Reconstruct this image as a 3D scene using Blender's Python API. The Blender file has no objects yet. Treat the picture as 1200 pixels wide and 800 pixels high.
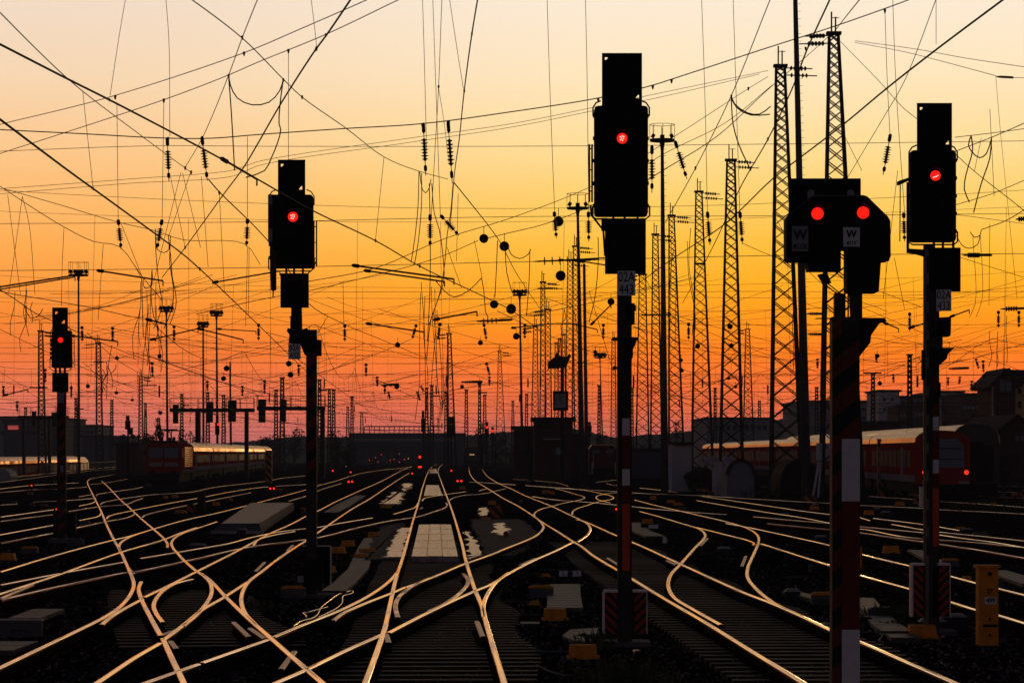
import bpy, bmesh, math, random
from mathutils import Vector, Matrix
random.seed(7)
scene = bpy.context.scene
C = scene.collection
PI = math.pi
R = math.radians
F = 3400.0      # focal length in target pixels (1200 wide)
H = 2.42        # eye height over rail top
HOR = 530.0     # horizon row in the photograph

# ------------------------------------------------------------- camera
cam = bpy.data.cameras.new("camera")
camo = bpy.data.objects.new("camera", cam)
C.objects.link(camo)
camo.location = (0, 0, H)
camo.rotation_euler = (PI / 2, 0, 0)
cam.sensor_width = 36.0
cam.lens = F / 1200.0 * 36.0
cam.shift_y = (HOR - 400.0) / 1200.0
cam.clip_start = 0.5
cam.clip_end = 12000
scene.camera = camo

# ------------------------------------------------------------- world: dusk sky
def srgb(r, g, b):
    def f(c):
        c /= 255.0
        return c / 12.92 if c <= 0.04045 else ((c + 0.055) / 1.055) ** 2.4
    return (f(r), f(g), f(b), 1.0)
SUN_AZ = 7.0    # degrees right of straight ahead
SUN_EL = 1.6
w = bpy.data.worlds.new("World"); scene.world = w; w.use_nodes = True
nt = w.node_tree; nt.nodes.clear()
N = nt.nodes.new; Lk = nt.links.new
out = N("ShaderNodeOutputWorld"); bg = N("ShaderNodeBackground"); Lk(bg.outputs[0], out.inputs[0])
tc = N("ShaderNodeTexCoord"); sep = N("ShaderNodeSeparateXYZ"); Lk(tc.outputs['Generated'], sep.inputs[0])
def math_n(op, a, b=None, c=None, clamp=False):
    n = N("ShaderNodeMath"); n.operation = op; n.use_clamp = clamp
    for i, v in enumerate((a, b, c)):
        if v is None: continue
        if isinstance(v, (int, float)): n.inputs[i].default_value = v
        else: Lk(v, n.inputs[i])
    return n.outputs[0]
def ramp(fac, stops):
    n = N("ShaderNodeValToRGB"); Lk(fac, n.inputs[0]); cr = n.color_ramp
    cr.interpolation = 'LINEAR'
    while len(cr.elements) > 1: cr.elements.remove(cr.elements[-1])
    cr.elements[0].position = stops[0][0]; cr.elements[0].color = stops[0][1]
    for p, c in stops[1:]:
        e = cr.elements.new(p); e.color = c
    return n.outputs[0]
EL = 0.30
HAZE = 0.00035
zf = math_n('DIVIDE', sep.outputs[2], EL, clamp=True)
def stops(rows):
    s = []
    for y, c in rows:
        t = (HOR - y) / F
        # the haze over the yard dims the low sky: its true brightness outside the haze is higher
        k_ = 0.5 * math.exp(HAZE * min(1850.0, 43.6 / max(t, 0.001)) * 1.1)
        col = srgb(*c); s.append((min(1, t / math.sqrt(1 + t * t) / EL), (col[0]*k_, col[1]*k_, col[2]*k_, 1)))
    return s
right = stops([(530,(150,78,76)),(505,(202,98,80)),(480,(223,101,60)),(450,(240,108,40)),(415,(250,124,20)),(375,(255,149,18)),
               (335,(255,171,30)),(290,(255,188,58)),(240,(255,204,98)),(180,(255,219,146)),(90,(254,229,188)),(-10,(251,234,213))])
left = stops([(530,(152,86,88)),(505,(198,106,98)),(480,(215,109,88)),(450,(227,113,70)),(415,(234,115,50)),(375,(243,133,46)),
              (335,(250,152,58)),(290,(252,170,80)),(240,(252,184,106)),(180,(251,198,138)),(90,(246,214,178)),(-10,(240,218,199))])
hi = [(0.60, (0.30, 0.24, 0.20, 1)), (0.74, (0.10, 0.08, 0.085, 1)), (0.88, (0.025, 0.024, 0.035, 1)), (1.0, (0.009, 0.011, 0.022, 1))]
cr_r = ramp(zf, right + hi); cr_l = ramp(zf, left + hi)
az = math_n('DIVIDE', sep.outputs[0], math_n('MAXIMUM', math_n('ABSOLUTE', sep.outputs[1]), 0.001))
mr = N("ShaderNodeMapRange"); mr.interpolation_type = 'SMOOTHSTEP'
Lk(az, mr.inputs[0]); mr.inputs[1].default_value = -0.17; mr.inputs[2].default_value = 0.05
mx = N("ShaderNodeMix"); mx.data_type = 'RGBA'; Lk(mr.outputs[0], mx.inputs[0]); Lk(cr_l, mx.inputs[6]); Lk(cr_r, mx.inputs[7])
# twilight sky away from the afterglow: physical sky with the sun on the horizon
sky = N("ShaderNodeTexSky"); sky.sky_type = 'NISHITA'; sky.sun_disc = False
sky.sun_elevation = R(SUN_EL); sky.sun_rotation = R(SUN_AZ); sky.dust_density = 2.0
sc = N("ShaderNodeMix"); sc.data_type = 'RGBA'; sc.blend_type = 'MULTIPLY'; sc.inputs[0].default_value = 1
Lk(sky.outputs[0], sc.inputs[6]); sc.inputs[7].default_value = (0.062, 0.050, 0.076, 1)
zn = N('ShaderNodeMapRange'); zn.interpolation_type = 'SMOOTHSTEP'; Lk(sep.outputs[2], zn.inputs[0]); zn.inputs[1].default_value = 0.12; zn.inputs[2].default_value = 0.55; zn.inputs[3].default_value = 1.0; zn.inputs[4].default_value = 0.16
sd_ = N('ShaderNodeMix'); sd_.data_type = 'RGBA'; sd_.blend_type = 'MULTIPLY'; sd_.inputs[0].default_value = 1; Lk(sc.outputs[2], sd_.inputs[6]); Lk(zn.outputs[0], sd_.inputs[7])
dirx = math.sin(R(SUN_AZ)); diry = math.cos(R(SUN_AZ))
dot = math_n('ADD', math_n('MULTIPLY', sep.outputs[0], dirx), math_n('MULTIPLY', sep.outputs[1], diry))
fr = N("ShaderNodeMapRange"); fr.interpolation_type = 'SMOOTHSTEP'; Lk(dot, fr.inputs[0])
fr.inputs[1].default_value = 0.25; fr.inputs[2].default_value = 0.9
m2 = N("ShaderNodeMix"); m2.data_type = 'RGBA'; Lk(fr.outputs[0], m2.inputs[0]); Lk(sd_.outputs[2], m2.inputs[6]); Lk(mx.outputs[2], m2.inputs[7])
Lk(m2.outputs[2], bg.inputs[0]); bg.inputs[1].default_value = 2.0

# ------------------------------------------------------------- the last of the sun
sl = bpy.data.lights.new("sun", 'SUN'); sl.energy = 0.06; sl.angle = R(0.5); sl.color = (1.0, 0.62, 0.28)
so = bpy.data.objects.new("sun", sl); C.objects.link(so)
d = Vector((math.sin(R(SUN_AZ)) * math.cos(R(SUN_EL)), math.cos(R(SUN_AZ)) * math.cos(R(SUN_EL)), math.sin(R(SUN_EL))))
so.rotation_euler = d.to_track_quat('Z', 'Y').to_euler()
scene.view_settings.view_transform = 'Standard'
scene.view_settings.look = 'None'
scene.view_settings.exposure = 0.0
scene.view_settings.gamma = 1.0
scene.render.resolution_x = 1024; scene.render.resolution_y = 682
scene.render.engine = 'CYCLES'

# ------------------------------------------------------------- helpers
def P(px, py, Y):
    return Vector(((px - 600.0) * Y / F, Y, H - (py - HOR) * Y / F))
def GY(py, z=0.0):
    return F * (H - z) / max(py - HOR, 1.2)
def G(px, py, z=0.0):
    Y = GY(py, z); return Vector(((px - 600.0) * Y / F, Y, z))
GZ = -0.22      # ballast surface

def mat(name, col, rough=0.7, metal=0.0, spec=0.3, bump=0.0, bscale=20.0, var=0.0, vscale=5.0, emis=None, estr=0.0, coat=0.0):
    m = bpy.data.materials.new(name); m.use_nodes = True
    t = m.node_tree; b = t.nodes['Principled BSDF']
    b.inputs['Base Color'].default_value = (*col, 1); b.inputs['Roughness'].default_value = rough
    b.inputs['Metallic'].default_value = metal; b.inputs['Specular IOR Level'].default_value = spec
    if coat: b.inputs['Coat Weight'].default_value = coat
    tcn = t.nodes.new('ShaderNodeTexCoord')
    if var > 0:
        n = t.nodes.new('ShaderNodeTexNoise'); n.inputs['Scale'].default_value = vscale; n.inputs['Detail'].default_value = 5
        t.links.new(tcn.outputs['Object'], n.inputs['Vector'])
        r = t.nodes.new('ShaderNodeValToRGB'); t.links.new(n.outputs[0], r.inputs[0])
        r.color_ramp.elements[0].position = 0.3; r.color_ramp.elements[1].position = 0.7
        r.color_ramp.elements[0].color = (*[c * (1 - var) for c in col], 1)
        r.color_ramp.elements[1].color = (*[min(1, c * (1 + var)) for c in col], 1)
        t.links.new(r.outputs[0], b.inputs['Base Color'])
    if bump > 0:
        n = t.nodes.new('ShaderNodeTexNoise'); n.inputs['Scale'].default_value = bscale; n.inputs['Detail'].default_value = 6
        t.links.new(tcn.outputs['Object'], n.inputs['Vector'])
        bp = t.nodes.new('ShaderNodeBump'); bp.inputs['Strength'].default_value = bump; bp.inputs['Distance'].default_value = 0.02
        t.links.new(n.outputs[0], bp.inputs['Height']); t.links.new(bp.outputs[0], b.inputs['Normal'])
    if emis:
        b.inputs['Emission Color'].default_value = (*emis, 1); b.inputs['Emission Strength'].default_value = estr
    return m

def rough_var(m, lo, hi, scale):
    t = m.node_tree; b = t.nodes['Principled BSDF']; n = t.nodes.new('ShaderNodeTexNoise'); n.inputs['Scale'].default_value = scale; n.inputs['Detail'].default_value = 4
    g = t.nodes.new('ShaderNodeTexCoord'); t.links.new(g.outputs['Object'], n.inputs['Vector'])
    r = t.nodes.new('ShaderNodeMapRange'); t.links.new(n.outputs[0], r.inputs[0]); r.inputs[1].default_value = .35; r.inputs[2].default_value = .65
    r.inputs[3].default_value = lo; r.inputs[4].default_value = hi; t.links.new(r.outputs[0], b.inputs['Roughness'])
def stripes(name, c1, c2, scale, sx, sz, rough=0.6):
    m = bpy.data.materials.new(name); m.use_nodes = True
    t = m.node_tree; b = t.nodes['Principled BSDF']; b.inputs['Roughness'].default_value = rough
    b.inputs['Specular IOR Level'].default_value = 0.25
    g = t.nodes.new('ShaderNodeTexCoord'); s = t.nodes.new('ShaderNodeSeparateXYZ'); t.links.new(g.outputs['Object'], s.inputs[0])
    def mm(op, a, bb):
        n = t.nodes.new('ShaderNodeMath'); n.operation = op
        for i, v in enumerate((a, bb)):
            if isinstance(v, (int, float)): n.inputs[i].default_value = v
            else: t.links.new(v, n.inputs[i])
        return n.outputs[0]
    v = mm('ADD', mm('MULTIPLY', s.outputs[0], sx), mm('MULTIPLY', s.outputs[2], sz))
    f = mm('GREATER_THAN', mm('FRACT', mm('MULTIPLY', v, scale), 0), 0.5)
    x = t.nodes.new('ShaderNodeMix'); x.data_type = 'RGBA'; t.links.new(f, x.inputs[0])
    x.inputs[6].default_value = (*c1, 1); x.inputs[7].default_value = (*c2, 1)
    t.links.new(x.outputs[2], b.inputs['Base Color'])
    return m

M = {}
M['black'] = mat('black_paint', (0.012, 0.012, 0.014), 0.75, spec=0.1, var=0.3)
M['steel_dark'] = mat('weathered_steel', (0.022, 0.02, 0.019), 0.75, 0.0, 0.08, var=0.35, vscale=3)
M['steel_gal'] = mat('galvanised_steel', (0.10, 0.10, 0.11), 0.6, 0.2, 0.25, var=0.25, vscale=4)
M['mast'] = mat('mast_paint', (0.045, 0.04, 0.038), 0.65, 0.1, 0.2, var=0.3, vscale=2)
M['cable'] = mat('copper_cable', (0.03, 0.02, 0.018), 0.7, 0.0, 0.1)
M['rubber'] = mat('black_cable', (0.015, 0.015, 0.015), 0.6, 0, 0.2)
M['ceramic'] = mat('brown_ceramic', (0.05, 0.022, 0.014), 0.3, 0, 0.4)
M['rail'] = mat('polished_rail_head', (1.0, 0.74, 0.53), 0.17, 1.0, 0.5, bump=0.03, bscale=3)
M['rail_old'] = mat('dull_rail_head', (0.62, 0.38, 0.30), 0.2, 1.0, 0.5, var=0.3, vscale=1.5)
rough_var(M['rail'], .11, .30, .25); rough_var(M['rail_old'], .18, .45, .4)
M['rust'] = mat('rusty_rail_web', (0.020, 0.010, 0.008), 1.0, 0, 0.0, var=0.4, vscale=8)
M['sleeper'] = mat('oiled_sleeper', (0.016, 0.011, 0.011), 0.6, 0, 0.08, bump=0.9, bscale=9, var=0.5, vscale=3)
M['concrete'] = mat('pale_concrete', (0.36, 0.33, 0.32), 0.55, 0, 0.5, bump=0.15, bscale=6, var=0.25, vscale=2)
M['conc_dark'] = mat('dark_concrete', (0.12, 0.115, 0.12), 0.8, 0, 0.15, bump=0.3, bscale=10, var=0.3, vscale=1.2)
M['yellow'] = mat('yellow_cover_paint', (0.78, 0.25, 0.008), 0.65, 0, 0.3, var=0.25, vscale=6)
M['white'] = mat('white_enamel', (0.80, 0.76, 0.82), 0.5, 0, 0.3, var=0.08, vscale=9)
M['plate'] = mat('white_number_plate', (0.78, 0.80, 0.90), 0.5, 0, 0.3, var=0.12, vscale=12)
M['red'] = mat('red_enamel', (0.30, 0.022, 0.014), 0.5, 0, 0.3, var=0.2, vscale=6)
M['letter'] = mat('black_lettering', (0.008, 0.008, 0.01), 0.7, 0, 0.1)
M['lamp_red'] = mat('lit_red_lens', (0.3, 0.0, 0.0), 0.3, 0, 0.3, emis=(1.0, 0.012, 0.006), estr=1.25)
M['lamp_core'] = mat('lit_lens_dots', (0.5, 0.2, 0.2), 0.3, 0, 0.3, emis=(1.0, 0.62, 0.52), estr=1.6)
M['lamp_small'] = mat('lit_red_light', (0.3, 0.0, 0.0), 0.3, 0, 0.3, emis=(1.0, 0.03, 0.01), estr=1.5)
M['lamp_warm'] = mat('lit_warm_light', (0.5, 0.3, 0.1), 0.3, 0, 0.3, emis=(1.0, 0.55, 0.25), estr=1.0)
M['lamp_off'] = mat('unlit_lens', (0.012, 0.012, 0.013), 0.6, 0, 0.1)
M['glass'] = mat('dark_glass', (0.03, 0.03, 0.04), 0.5, 0, 0.03)
M['glass_blue'] = mat('windscreen_glass', (0.16, 0.18, 0.26), 0.35, 0.0, 0.4)
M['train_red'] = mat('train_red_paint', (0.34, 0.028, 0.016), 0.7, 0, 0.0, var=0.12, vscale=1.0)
M['train_white'] = mat('train_white_band', (0.34, 0.30, 0.33), 0.7, 0, 0.0, var=0.15, vscale=1)
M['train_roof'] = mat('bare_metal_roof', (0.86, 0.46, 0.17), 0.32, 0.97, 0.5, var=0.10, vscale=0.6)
M['train_under'] = mat('underframe_black', (0.012, 0.012, 0.012), 0.8, 0, 0.05)
M['train_dark'] = mat('dark_blue_train', (0.02, 0.022, 0.03), 0.35, 0, 0.4)
M['wall_dark'] = mat('soot_brick_wall', (0.07, 0.04, 0.035), 0.9, 0, 0.1, bump=0.3, bscale=3, var=0.3, vscale=0.6)
M['wall_grey'] = mat('grey_render_wall', (0.24, 0.26, 0.31), 0.9, 0, 0.1, var=0.2, vscale=0.1)
M['wall_blue'] = mat('slate_wall', (0.08, 0.09, 0.12), 0.9, 0, 0.1, var=0.25, vscale=0.08)
M['wall_pale'] = mat('pale_render_wall', (0.62, 0.58, 0.62), 0.85, 0, 0.1, var=0.12, vscale=0.3)
M['wall_yellow'] = mat('ochre_wall', (0.80, 0.50, 0.22), 0.85, 0, 0.1, var=0.15, vscale=0.3)
M['roof_dark'] = mat('dark_tile_roof', (0.035, 0.03, 0.033), 0.85, 0, 0.1, var=0.3, vscale=0.8)
M['leaf'] = mat('dark_leaves', (0.035, 0.05, 0.025), 0.8, 0, 0.1, var=0.35, vscale=0.8)
M['leaf_far'] = mat('far_leaves', (0.05, 0.06, 0.05), 0.9, 0, 0.05, var=0.3, vscale=0.3)
M['bark'] = mat('dark_bark', (0.05, 0.035, 0.025), 0.9, 0, 0.1)
M['weed'] = mat('weed_leaves', (0.05, 0.075, 0.025), 0.7, 0, 0.2, var=0.4, vscale=9)
M['stone'] = mat('ballast_stone', (0.060, 0.050, 0.054), 0.5, 0, 0.25, var=0.5, vscale=4)
M['pink_sign'] = mat('lit_hoarding', (0.5, 0.1, 0.1), 0.5, emis=(0.80, 0.12, 0.10), estr=0.55)
M['redblack'] = stripes('red_black_stripes', (0.40, 0.03, 0.015), (0.01, 0.01, 0.01), 7.5, 1.0, 1.0)
M['redblack_up'] = stripes('red_black_stripes_mirrored', (0.40, 0.03, 0.015), (0.01, 0.01, 0.01), 7.5, 1.0, -1.0)
M['redblack_big'] = stripes('red_black_mast_stripes', (0.15, 0.018, 0.012), (0.01, 0.01, 0.01), 2.6, -0.8, 1.0)
M['yelblack'] = stripes('yellow_black_stripes', (0.55, 0.18, 0.02), (0.01, 0.01, 0.01), 1.6, 1.0, 1.0)
M['redyel'] = stripes('orange_black_barrier', (0.50, 0.11, 0.02), (0.01, 0.01, 0.01), 2.2, 1.0, 1.0)

def ground_mat():
    m = bpy.data.materials.new('ballast_ground'); m.use_nodes = True
    t = m.node_tree; b = t.nodes['Principled BSDF']
    b.inputs['Roughness'].default_value = 0.95; b.inputs['Specular IOR Level'].default_value = 0.0
    g = t.nodes.new('ShaderNodeTexCoord')
    v = t.nodes.new('ShaderNodeTexVoronoi'); v.inputs['Scale'].default_value = 14.0; t.links.new(g.outputs['Object'], v.inputs['Vector'])
    n = t.nodes.new('ShaderNodeTexNoise'); n.inputs['Scale'].default_value = 0.35; n.inputs['Detail'].default_value = 6
    t.links.new(g.outputs['Object'], n.inputs['Vector'])
    r = t.nodes.new('ShaderNodeValToRGB'); t.links.new(n.outputs[0], r.inputs[0])
    r.color_ramp.elements[0].position = 0.38; r.color_ramp.elements[0].color = (0.012, 0.008, 0.009, 1)
    r.color_ramp.elements[1].position = 0.68; r.color_ramp.elements[1].color = (0.048, 0.036, 0.038, 1)
    x = t.nodes.new('ShaderNodeMix'); x.data_type = 'RGBA'; x.blend_type = 'MULTIPLY'; x.inputs[0].default_value = 0.8
    t.links.new(r.outputs[0], x.inputs[6]); t.links.new(v.outputs['Color'], x.inputs[7])
    t.links.new(x.outputs[2], b.inputs['Base Color'])
    bp = t.nodes.new('ShaderNodeBump'); bp.inputs['Strength'].default_value = 0.9; bp.inputs['Distance'].default_value = 0.04
    t.links.new(v.outputs['Distance'], bp.inputs['Height']); t.links.new(bp.outputs[0], b.inputs['Normal'])
    return m
M['ground'] = ground_mat()

class MB:
    def __init__(s): s.v = []; s.f = []; s.m = []
    def add(s, vs, fs, mi=0):
        o = len(s.v); s.v += [Vector(v) for v in vs]
        s.f += [[i + o for i in f] for f in fs]; s.m += [mi] * len(fs); return s
    def box(s, x0, x1, y0, y1, z0, z1, mi=0):
        vs = [(x, y, z) for z in (z0, z1) for y in (y0, y1) for x in (x0, x1)]
        return s.add(vs, [(0,2,3,1),(4,5,7,6),(0,1,5,4),(2,6,7,3),(0,4,6,2),(1,3,7,5)], mi)
    def obox(s, c, ux, uy, uz, hx, hy, hz, mi=0):
        c = Vector(c); vs = [c + ux*(a*hx) + uy*(b*hy) + uz*(e*hz) for e in (-1,1) for b in (-1,1) for a in (-1,1)]
        return s.add(vs, [(0,2,3,1),(4,5,7,6),(0,1,5,4),(2,6,7,3),(0,4,6,2),(1,3,7,5)], mi)
    def bar(s, a, b, r, r2=None, n=6, mi=0):
        return s.tube([a, b], r, n, mi, r2)
    def tube(s, pts, r, n=6, mi=0, r2=None):
        pts = [Vector(p) for p in pts]; k = len(pts)
        if r2 is None: r2 = r
        prev = None; o = len(s.v)
        for i, p in enumerate(pts):
            t = (pts[min(i+1, k-1)] - pts[max(i-1, 0)])
            if t.length < 1e-9: t = Vector((0,0,1))
            t.normalize()
            if prev is None:
                ref = Vector((0,0,1)) if abs(t.z) < 0.95 else Vector((1,0,0))
                u = t.cross(ref).normalized()
            else:
                u = (prev - t * prev.dot(t))
                u = u.normalized() if u.length > 1e-6 else t.orthogonal().normalized()
            prev = u; w_ = t.cross(u); rr = r + (r2 - r) * i / max(1, k-1)
            for j in range(n):
                a = 2*PI*(j + 0.5)/n
                s.v.append(p + u*(math.cos(a)*rr) + w_*(math.sin(a)*rr))
        for i in range(k-1):
            for j in range(n):
                j2 = (j+1) % n
                s.f.append([o+i*n+j, o+i*n+j2, o+(i+1)*n+j2, o+(i+1)*n+j]); s.m.append(mi)
        s.f.append([o+j for j in range(n)][::-1]); s.m.append(mi)
        s.f.append([o+(k-1)*n+j for j in range(n)]); s.m.append(mi)
        return s
    def lathe(s, c, axis, prof, n=10, mi=0):
        """prof: (t along axis, radius)"""
        c = Vector(c); ax = Vector(axis).normalized(); u = ax.orthogonal().normalized(); w_ = ax.cross(u); o = len(s.v)
        for t, r in prof:
            for j in range(n):
                a = 2*PI*j/n; s.v.append(c + ax*t + u*(math.cos(a)*r) + w_*(math.sin(a)*r))
        for i in range(len(prof)-1):
            for j in range(n):
                j2 = (j+1) % n; s.f.append([o+i*n+j, o+i*n+j2, o+(i+1)*n+j2, o+(i+1)*n+j]); s.m.append(mi)
        s.f.append([o+j for j in range(n)][::-1]); s.m.append(mi)
        s.f.append([o+(len(prof)-1)*n+j for j in range(n)]); s.m.append(mi)
        return s
    def prism(s, poly, y0, y1, mi=0):
        """poly: (x,z) outline, extruded along y"""
        n = len(poly); vs = [(x, y0, z) for x, z in poly] + [(x, y1, z) for x, z in poly]
        fs = [list(range(n))[::-1], list(range(n, 2*n))] + [[i, (i+1) % n, n+(i+1) % n, n+i] for i in range(n)]
        return s.add(vs, fs, mi)
    def slab(s, poly, z0, z1, mi=0):
        n = len(poly); vs = [(x, y, z0) for x, y in poly] + [(x, y, z1) for x, y in poly]
        fs = [list(range(n))[::-1], list(range(n, 2*n))] + [[i, (i+1) % n, n+(i+1) % n, n+i] for i in range(n)]
        return s.add(vs, fs, mi)
    def build(s, name, mats, parent=None, origin=None, smooth=False):
        if not isinstance(mats, (list, tuple)): mats = [mats]
        if parent is not None: origin = wloc(parent)
        if origin is None: origin = Vector((0,0,0))
        origin = Vector(origin)
        me = bpy.data.meshes.new(name)
        me.from_pydata([v - origin for v in s.v], [], s.f)
        for m_ in mats: me.materials.append(m_)
        if len(mats) > 1: me.polygons.foreach_set('material_index', s.m)
        bm = bmesh.new(); bm.from_mesh(me); bmesh.ops.recalc_face_normals(bm, faces=bm.faces); bm.to_mesh(me); bm.free()
        if smooth: me.polygons.foreach_set('use_smooth', [True]*len(me.polygons))
        me.update()
        o = bpy.data.objects.new(name, me); C.objects.link(o)
        if parent is not None: o.parent = parent
        else: o.location = origin
        return o
def wloc(o):
    l = Vector(o.location)
    while o.parent: o = o.parent; l += Vector(o.location)
    return l
def tag(o, label=None, cat=None, group=None, kind=None):
    if label: o['label'] = label
    if cat: o['category'] = cat
    if group: o['group'] = group
    if kind: o['kind'] = kind
    return o
def thing(name, label, cat, loc, group=None):
    o = bpy.data.objects.new(name, None); C.objects.link(o); o.location = Vector(loc); o.empty_display_size = 0.3
    return tag(o, label, cat, group)
def text_part(name, body, size, center, matl, parent, bold=0.0, sx=1.0, depth=0.002):
    cu = bpy.data.curves.new(name, 'FONT'); cu.body = body; cu.size = size; cu.align_x = 'CENTER'; cu.align_y = 'CENTER'
    cu.extrude = depth; cu.offset = bold; cu.space_line = 0.9
    t = bpy.data.objects.new(name + '_tmp', cu); C.objects.link(t)
    bpy.context.view_layer.update()
    me = bpy.data.meshes.new_from_object(t.evaluated_get(bpy.context.evaluated_depsgraph_get()))
    bpy.data.objects.remove(t); me.name = name
    for v in me.vertices:
        x, y, z = v.co; v.co = (x * sx, -z, y)
    me.materials.clear(); me.materials.append(matl)
    o = bpy.data.objects.new(name, me); C.objects.link(o); o.parent = parent
    o.location = Vector(center) - wloc(parent)
    return o
def catmull(pts, step=6.0):
    if len(pts) < 3:
        return [Vector(p) for p in pts]
    p = [Vector((*a, 0)) if len(a) == 2 else Vector(a) for a in pts]
    p = [p[0]*2 - p[1]] + p + [p[-1]*2 - p[-2]]
    res = []
    for i in range(1, len(p)-2):
        p0, p1, p2, p3 = p[i-1:i+3]
        d = lambda a, b: max(1e-4, (b-a).length) ** 0.5
        t0 = 0; t1 = t0 + d(p0,p1); t2 = t1 + d(p1,p2); t3 = t2 + d(p2,p3)
        n = max(2, int((p2-p1).length / step) + 1)
        for k in range(n):
            t = t1 + (t2-t1)*k/n
            A1 = p0*((t1-t)/(t1-t0)) + p1*((t-t0)/(t1-t0)); A2 = p1*((t2-t)/(t2-t1)) + p2*((t-t1)/(t2-t1)); A3 = p2*((t3-t)/(t3-t2)) + p3*((t-t2)/(t3-t2))
            B1 = A1*((t2-t)/(t2-t0)) + A2*((t-t0)/(t2-t0)); B2 = A2*((t3-t)/(t3-t1)) + A3*((t-t1)/(t3-t1))
            res.append(B1*((t2-t)/(t2-t1)) + B2*((t-t1)/(t2-t1)))
    res.append(p[-2])
    return res
# ------------------------------------------------------------- ground
def ground_z(x, y):
    if y < 250: return GZ
    edge = -53.5 - 0.105 * (y - 320)      # left of this line the yard lies lower
    a = min(1, max(0, (edge - x) / 2.5)); b = min(1, max(0, (y - 326) / 10.0))
    return GZ - 1.9 * a * b
xs = [-1150, -400, -200] + [-140 + 5*i for i in range(13)] + [-78 + 1.5*i for i in range(24)] + [-40 + 10*i for i in range(9)] + [60, 120, 300, 1150]
ys = [-60, 0, 30, 60, 100, 150, 200, 250, 300, 320, 326, 331, 336] + [345 + 15*i for i in range(12)] + [560, 700, 1000, 1500, 1800]
b = MB(); nx = len(xs)
b.v = [Vector((x, y, ground_z(x, y))) for y in ys for x in xs]
b.f = [[j*nx+i, j*nx+i+1, (j+1)*nx+i+1, (j+1)*nx+i] for j in range(len(ys)-1) for i in range(nx-1)]
b.m = [0]*len(b.f)
tag(b.build('ground', M['ground']), kind='structure')

# loose ballast stones on the near ground, one countless mass
b = MB(); rnd = random.Random(3)
for i in range(26000):
    Y = 27 + 70 * rnd.random() ** 1.6
    X = (rnd.random()*2-1) * (Y * 0.19 + 2.0)
    s = 0.014 + 0.028*rnd.random()
    c = Vector((X, Y, GZ + s*0.5)); a = rnd.random()*6.28
    ux = Vector((math.cos(a), math.sin(a), rnd.uniform(-.5,.5))).normalized(); uz = Vector((rnd.uniform(-.4,.4), rnd.uniform(-.4,.4), 1)).normalized()
    uy = uz.cross(ux).normalized(); sx, sy, sz = s*rnd.uniform(.7,1.4), s*rnd.uniform(.6,1.1), s*rnd.uniform(.5,1.0)
    o = len(b.v)
    b.v += [c+ux*sx, c+uy*sy, c-ux*sx*rnd.uniform(.6,1), c-uy*sy, c+uz*sz+ux*sx*rnd.uniform(-.4,.4), c-uz*sz]
    b.f += [[o,o+1,o+4],[o+1,o+2,o+4],[o+2,o+3,o+4],[o+3,o,o+4]]; b.m += [1 if rnd.random() < .006 else 0]*4
tag(b.build('gravel', [M['stone'], M['concrete']]), 'loose dark ballast stones strewn between the tracks', 'gravel', kind='stuff')

# ------------------------------------------------------------- tracks
M['check'] = mat('worn_check_rail', (0.26, 0.16, 0.14), 0.34, 1.0, 0.3, var=0.3, vscale=4)
PROF = [(-.07,-.165),(.07,-.165),(.07,-.15),(.012,-.13),(.009,-.05),(.034,-.040),(.036,-.012),(.030,-.003),(.014,.0),(-.014,.0),(-.030,-.003),(-.036,-.012),(-.034,-.040),(-.009,-.05),(-.012,-.13),(-.07,-.15)]
def rail_mb(pxpts, z=0.0):
    pts = catmull(pxpts, 5.0)
    w = [G(p.x, p.y, z) for p in pts]
    # thin out points that fall on one another
    q = [w[0]]
    for p in w[1:]:
        if (p - q[-1]).length > 0.15: q.append(p)
    b = MB(); n = len(PROF); k = len(q)
    for i, p in enumerate(q):
        t = q[min(i+1, k-1)] - q[max(i-1, 0)]; t.z = 0
        t = t.normalized() if t.length > 1e-6 else Vector((0,1,0))
        u = Vector((t.y, -t.x, 0))
        for (a, c) in PROF: b.v.append(p + u*a + Vector((0,0,c)))
    for i in range(k-1):
        for j in range(n):
            j2 = (j+1) % n
            b.f.append([i*n+j, i*n+j2, (i+1)*n+j2, (i+1)*n+j]); b.m.append(0 if 5 <= j <= 11 else 1)
    b.f.append(list(range(n))[::-1]); b.m.append(1); b.f.append(list(range((k-1)*n, k*n))); b.m.append(1)
    return b, q
def interpX(q, Y):
    s = sorted(q, key=lambda p: p.y)
    if Y < s[0].y or Y > s[-1].y: return None
    for a, c in zip(s, s[1:]):
        if a.y <= Y <= c.y:
            return a.x + (c.x-a.x)*(Y-a.y)/max(1e-6, c.y-a.y)
ALLQ = []
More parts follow.
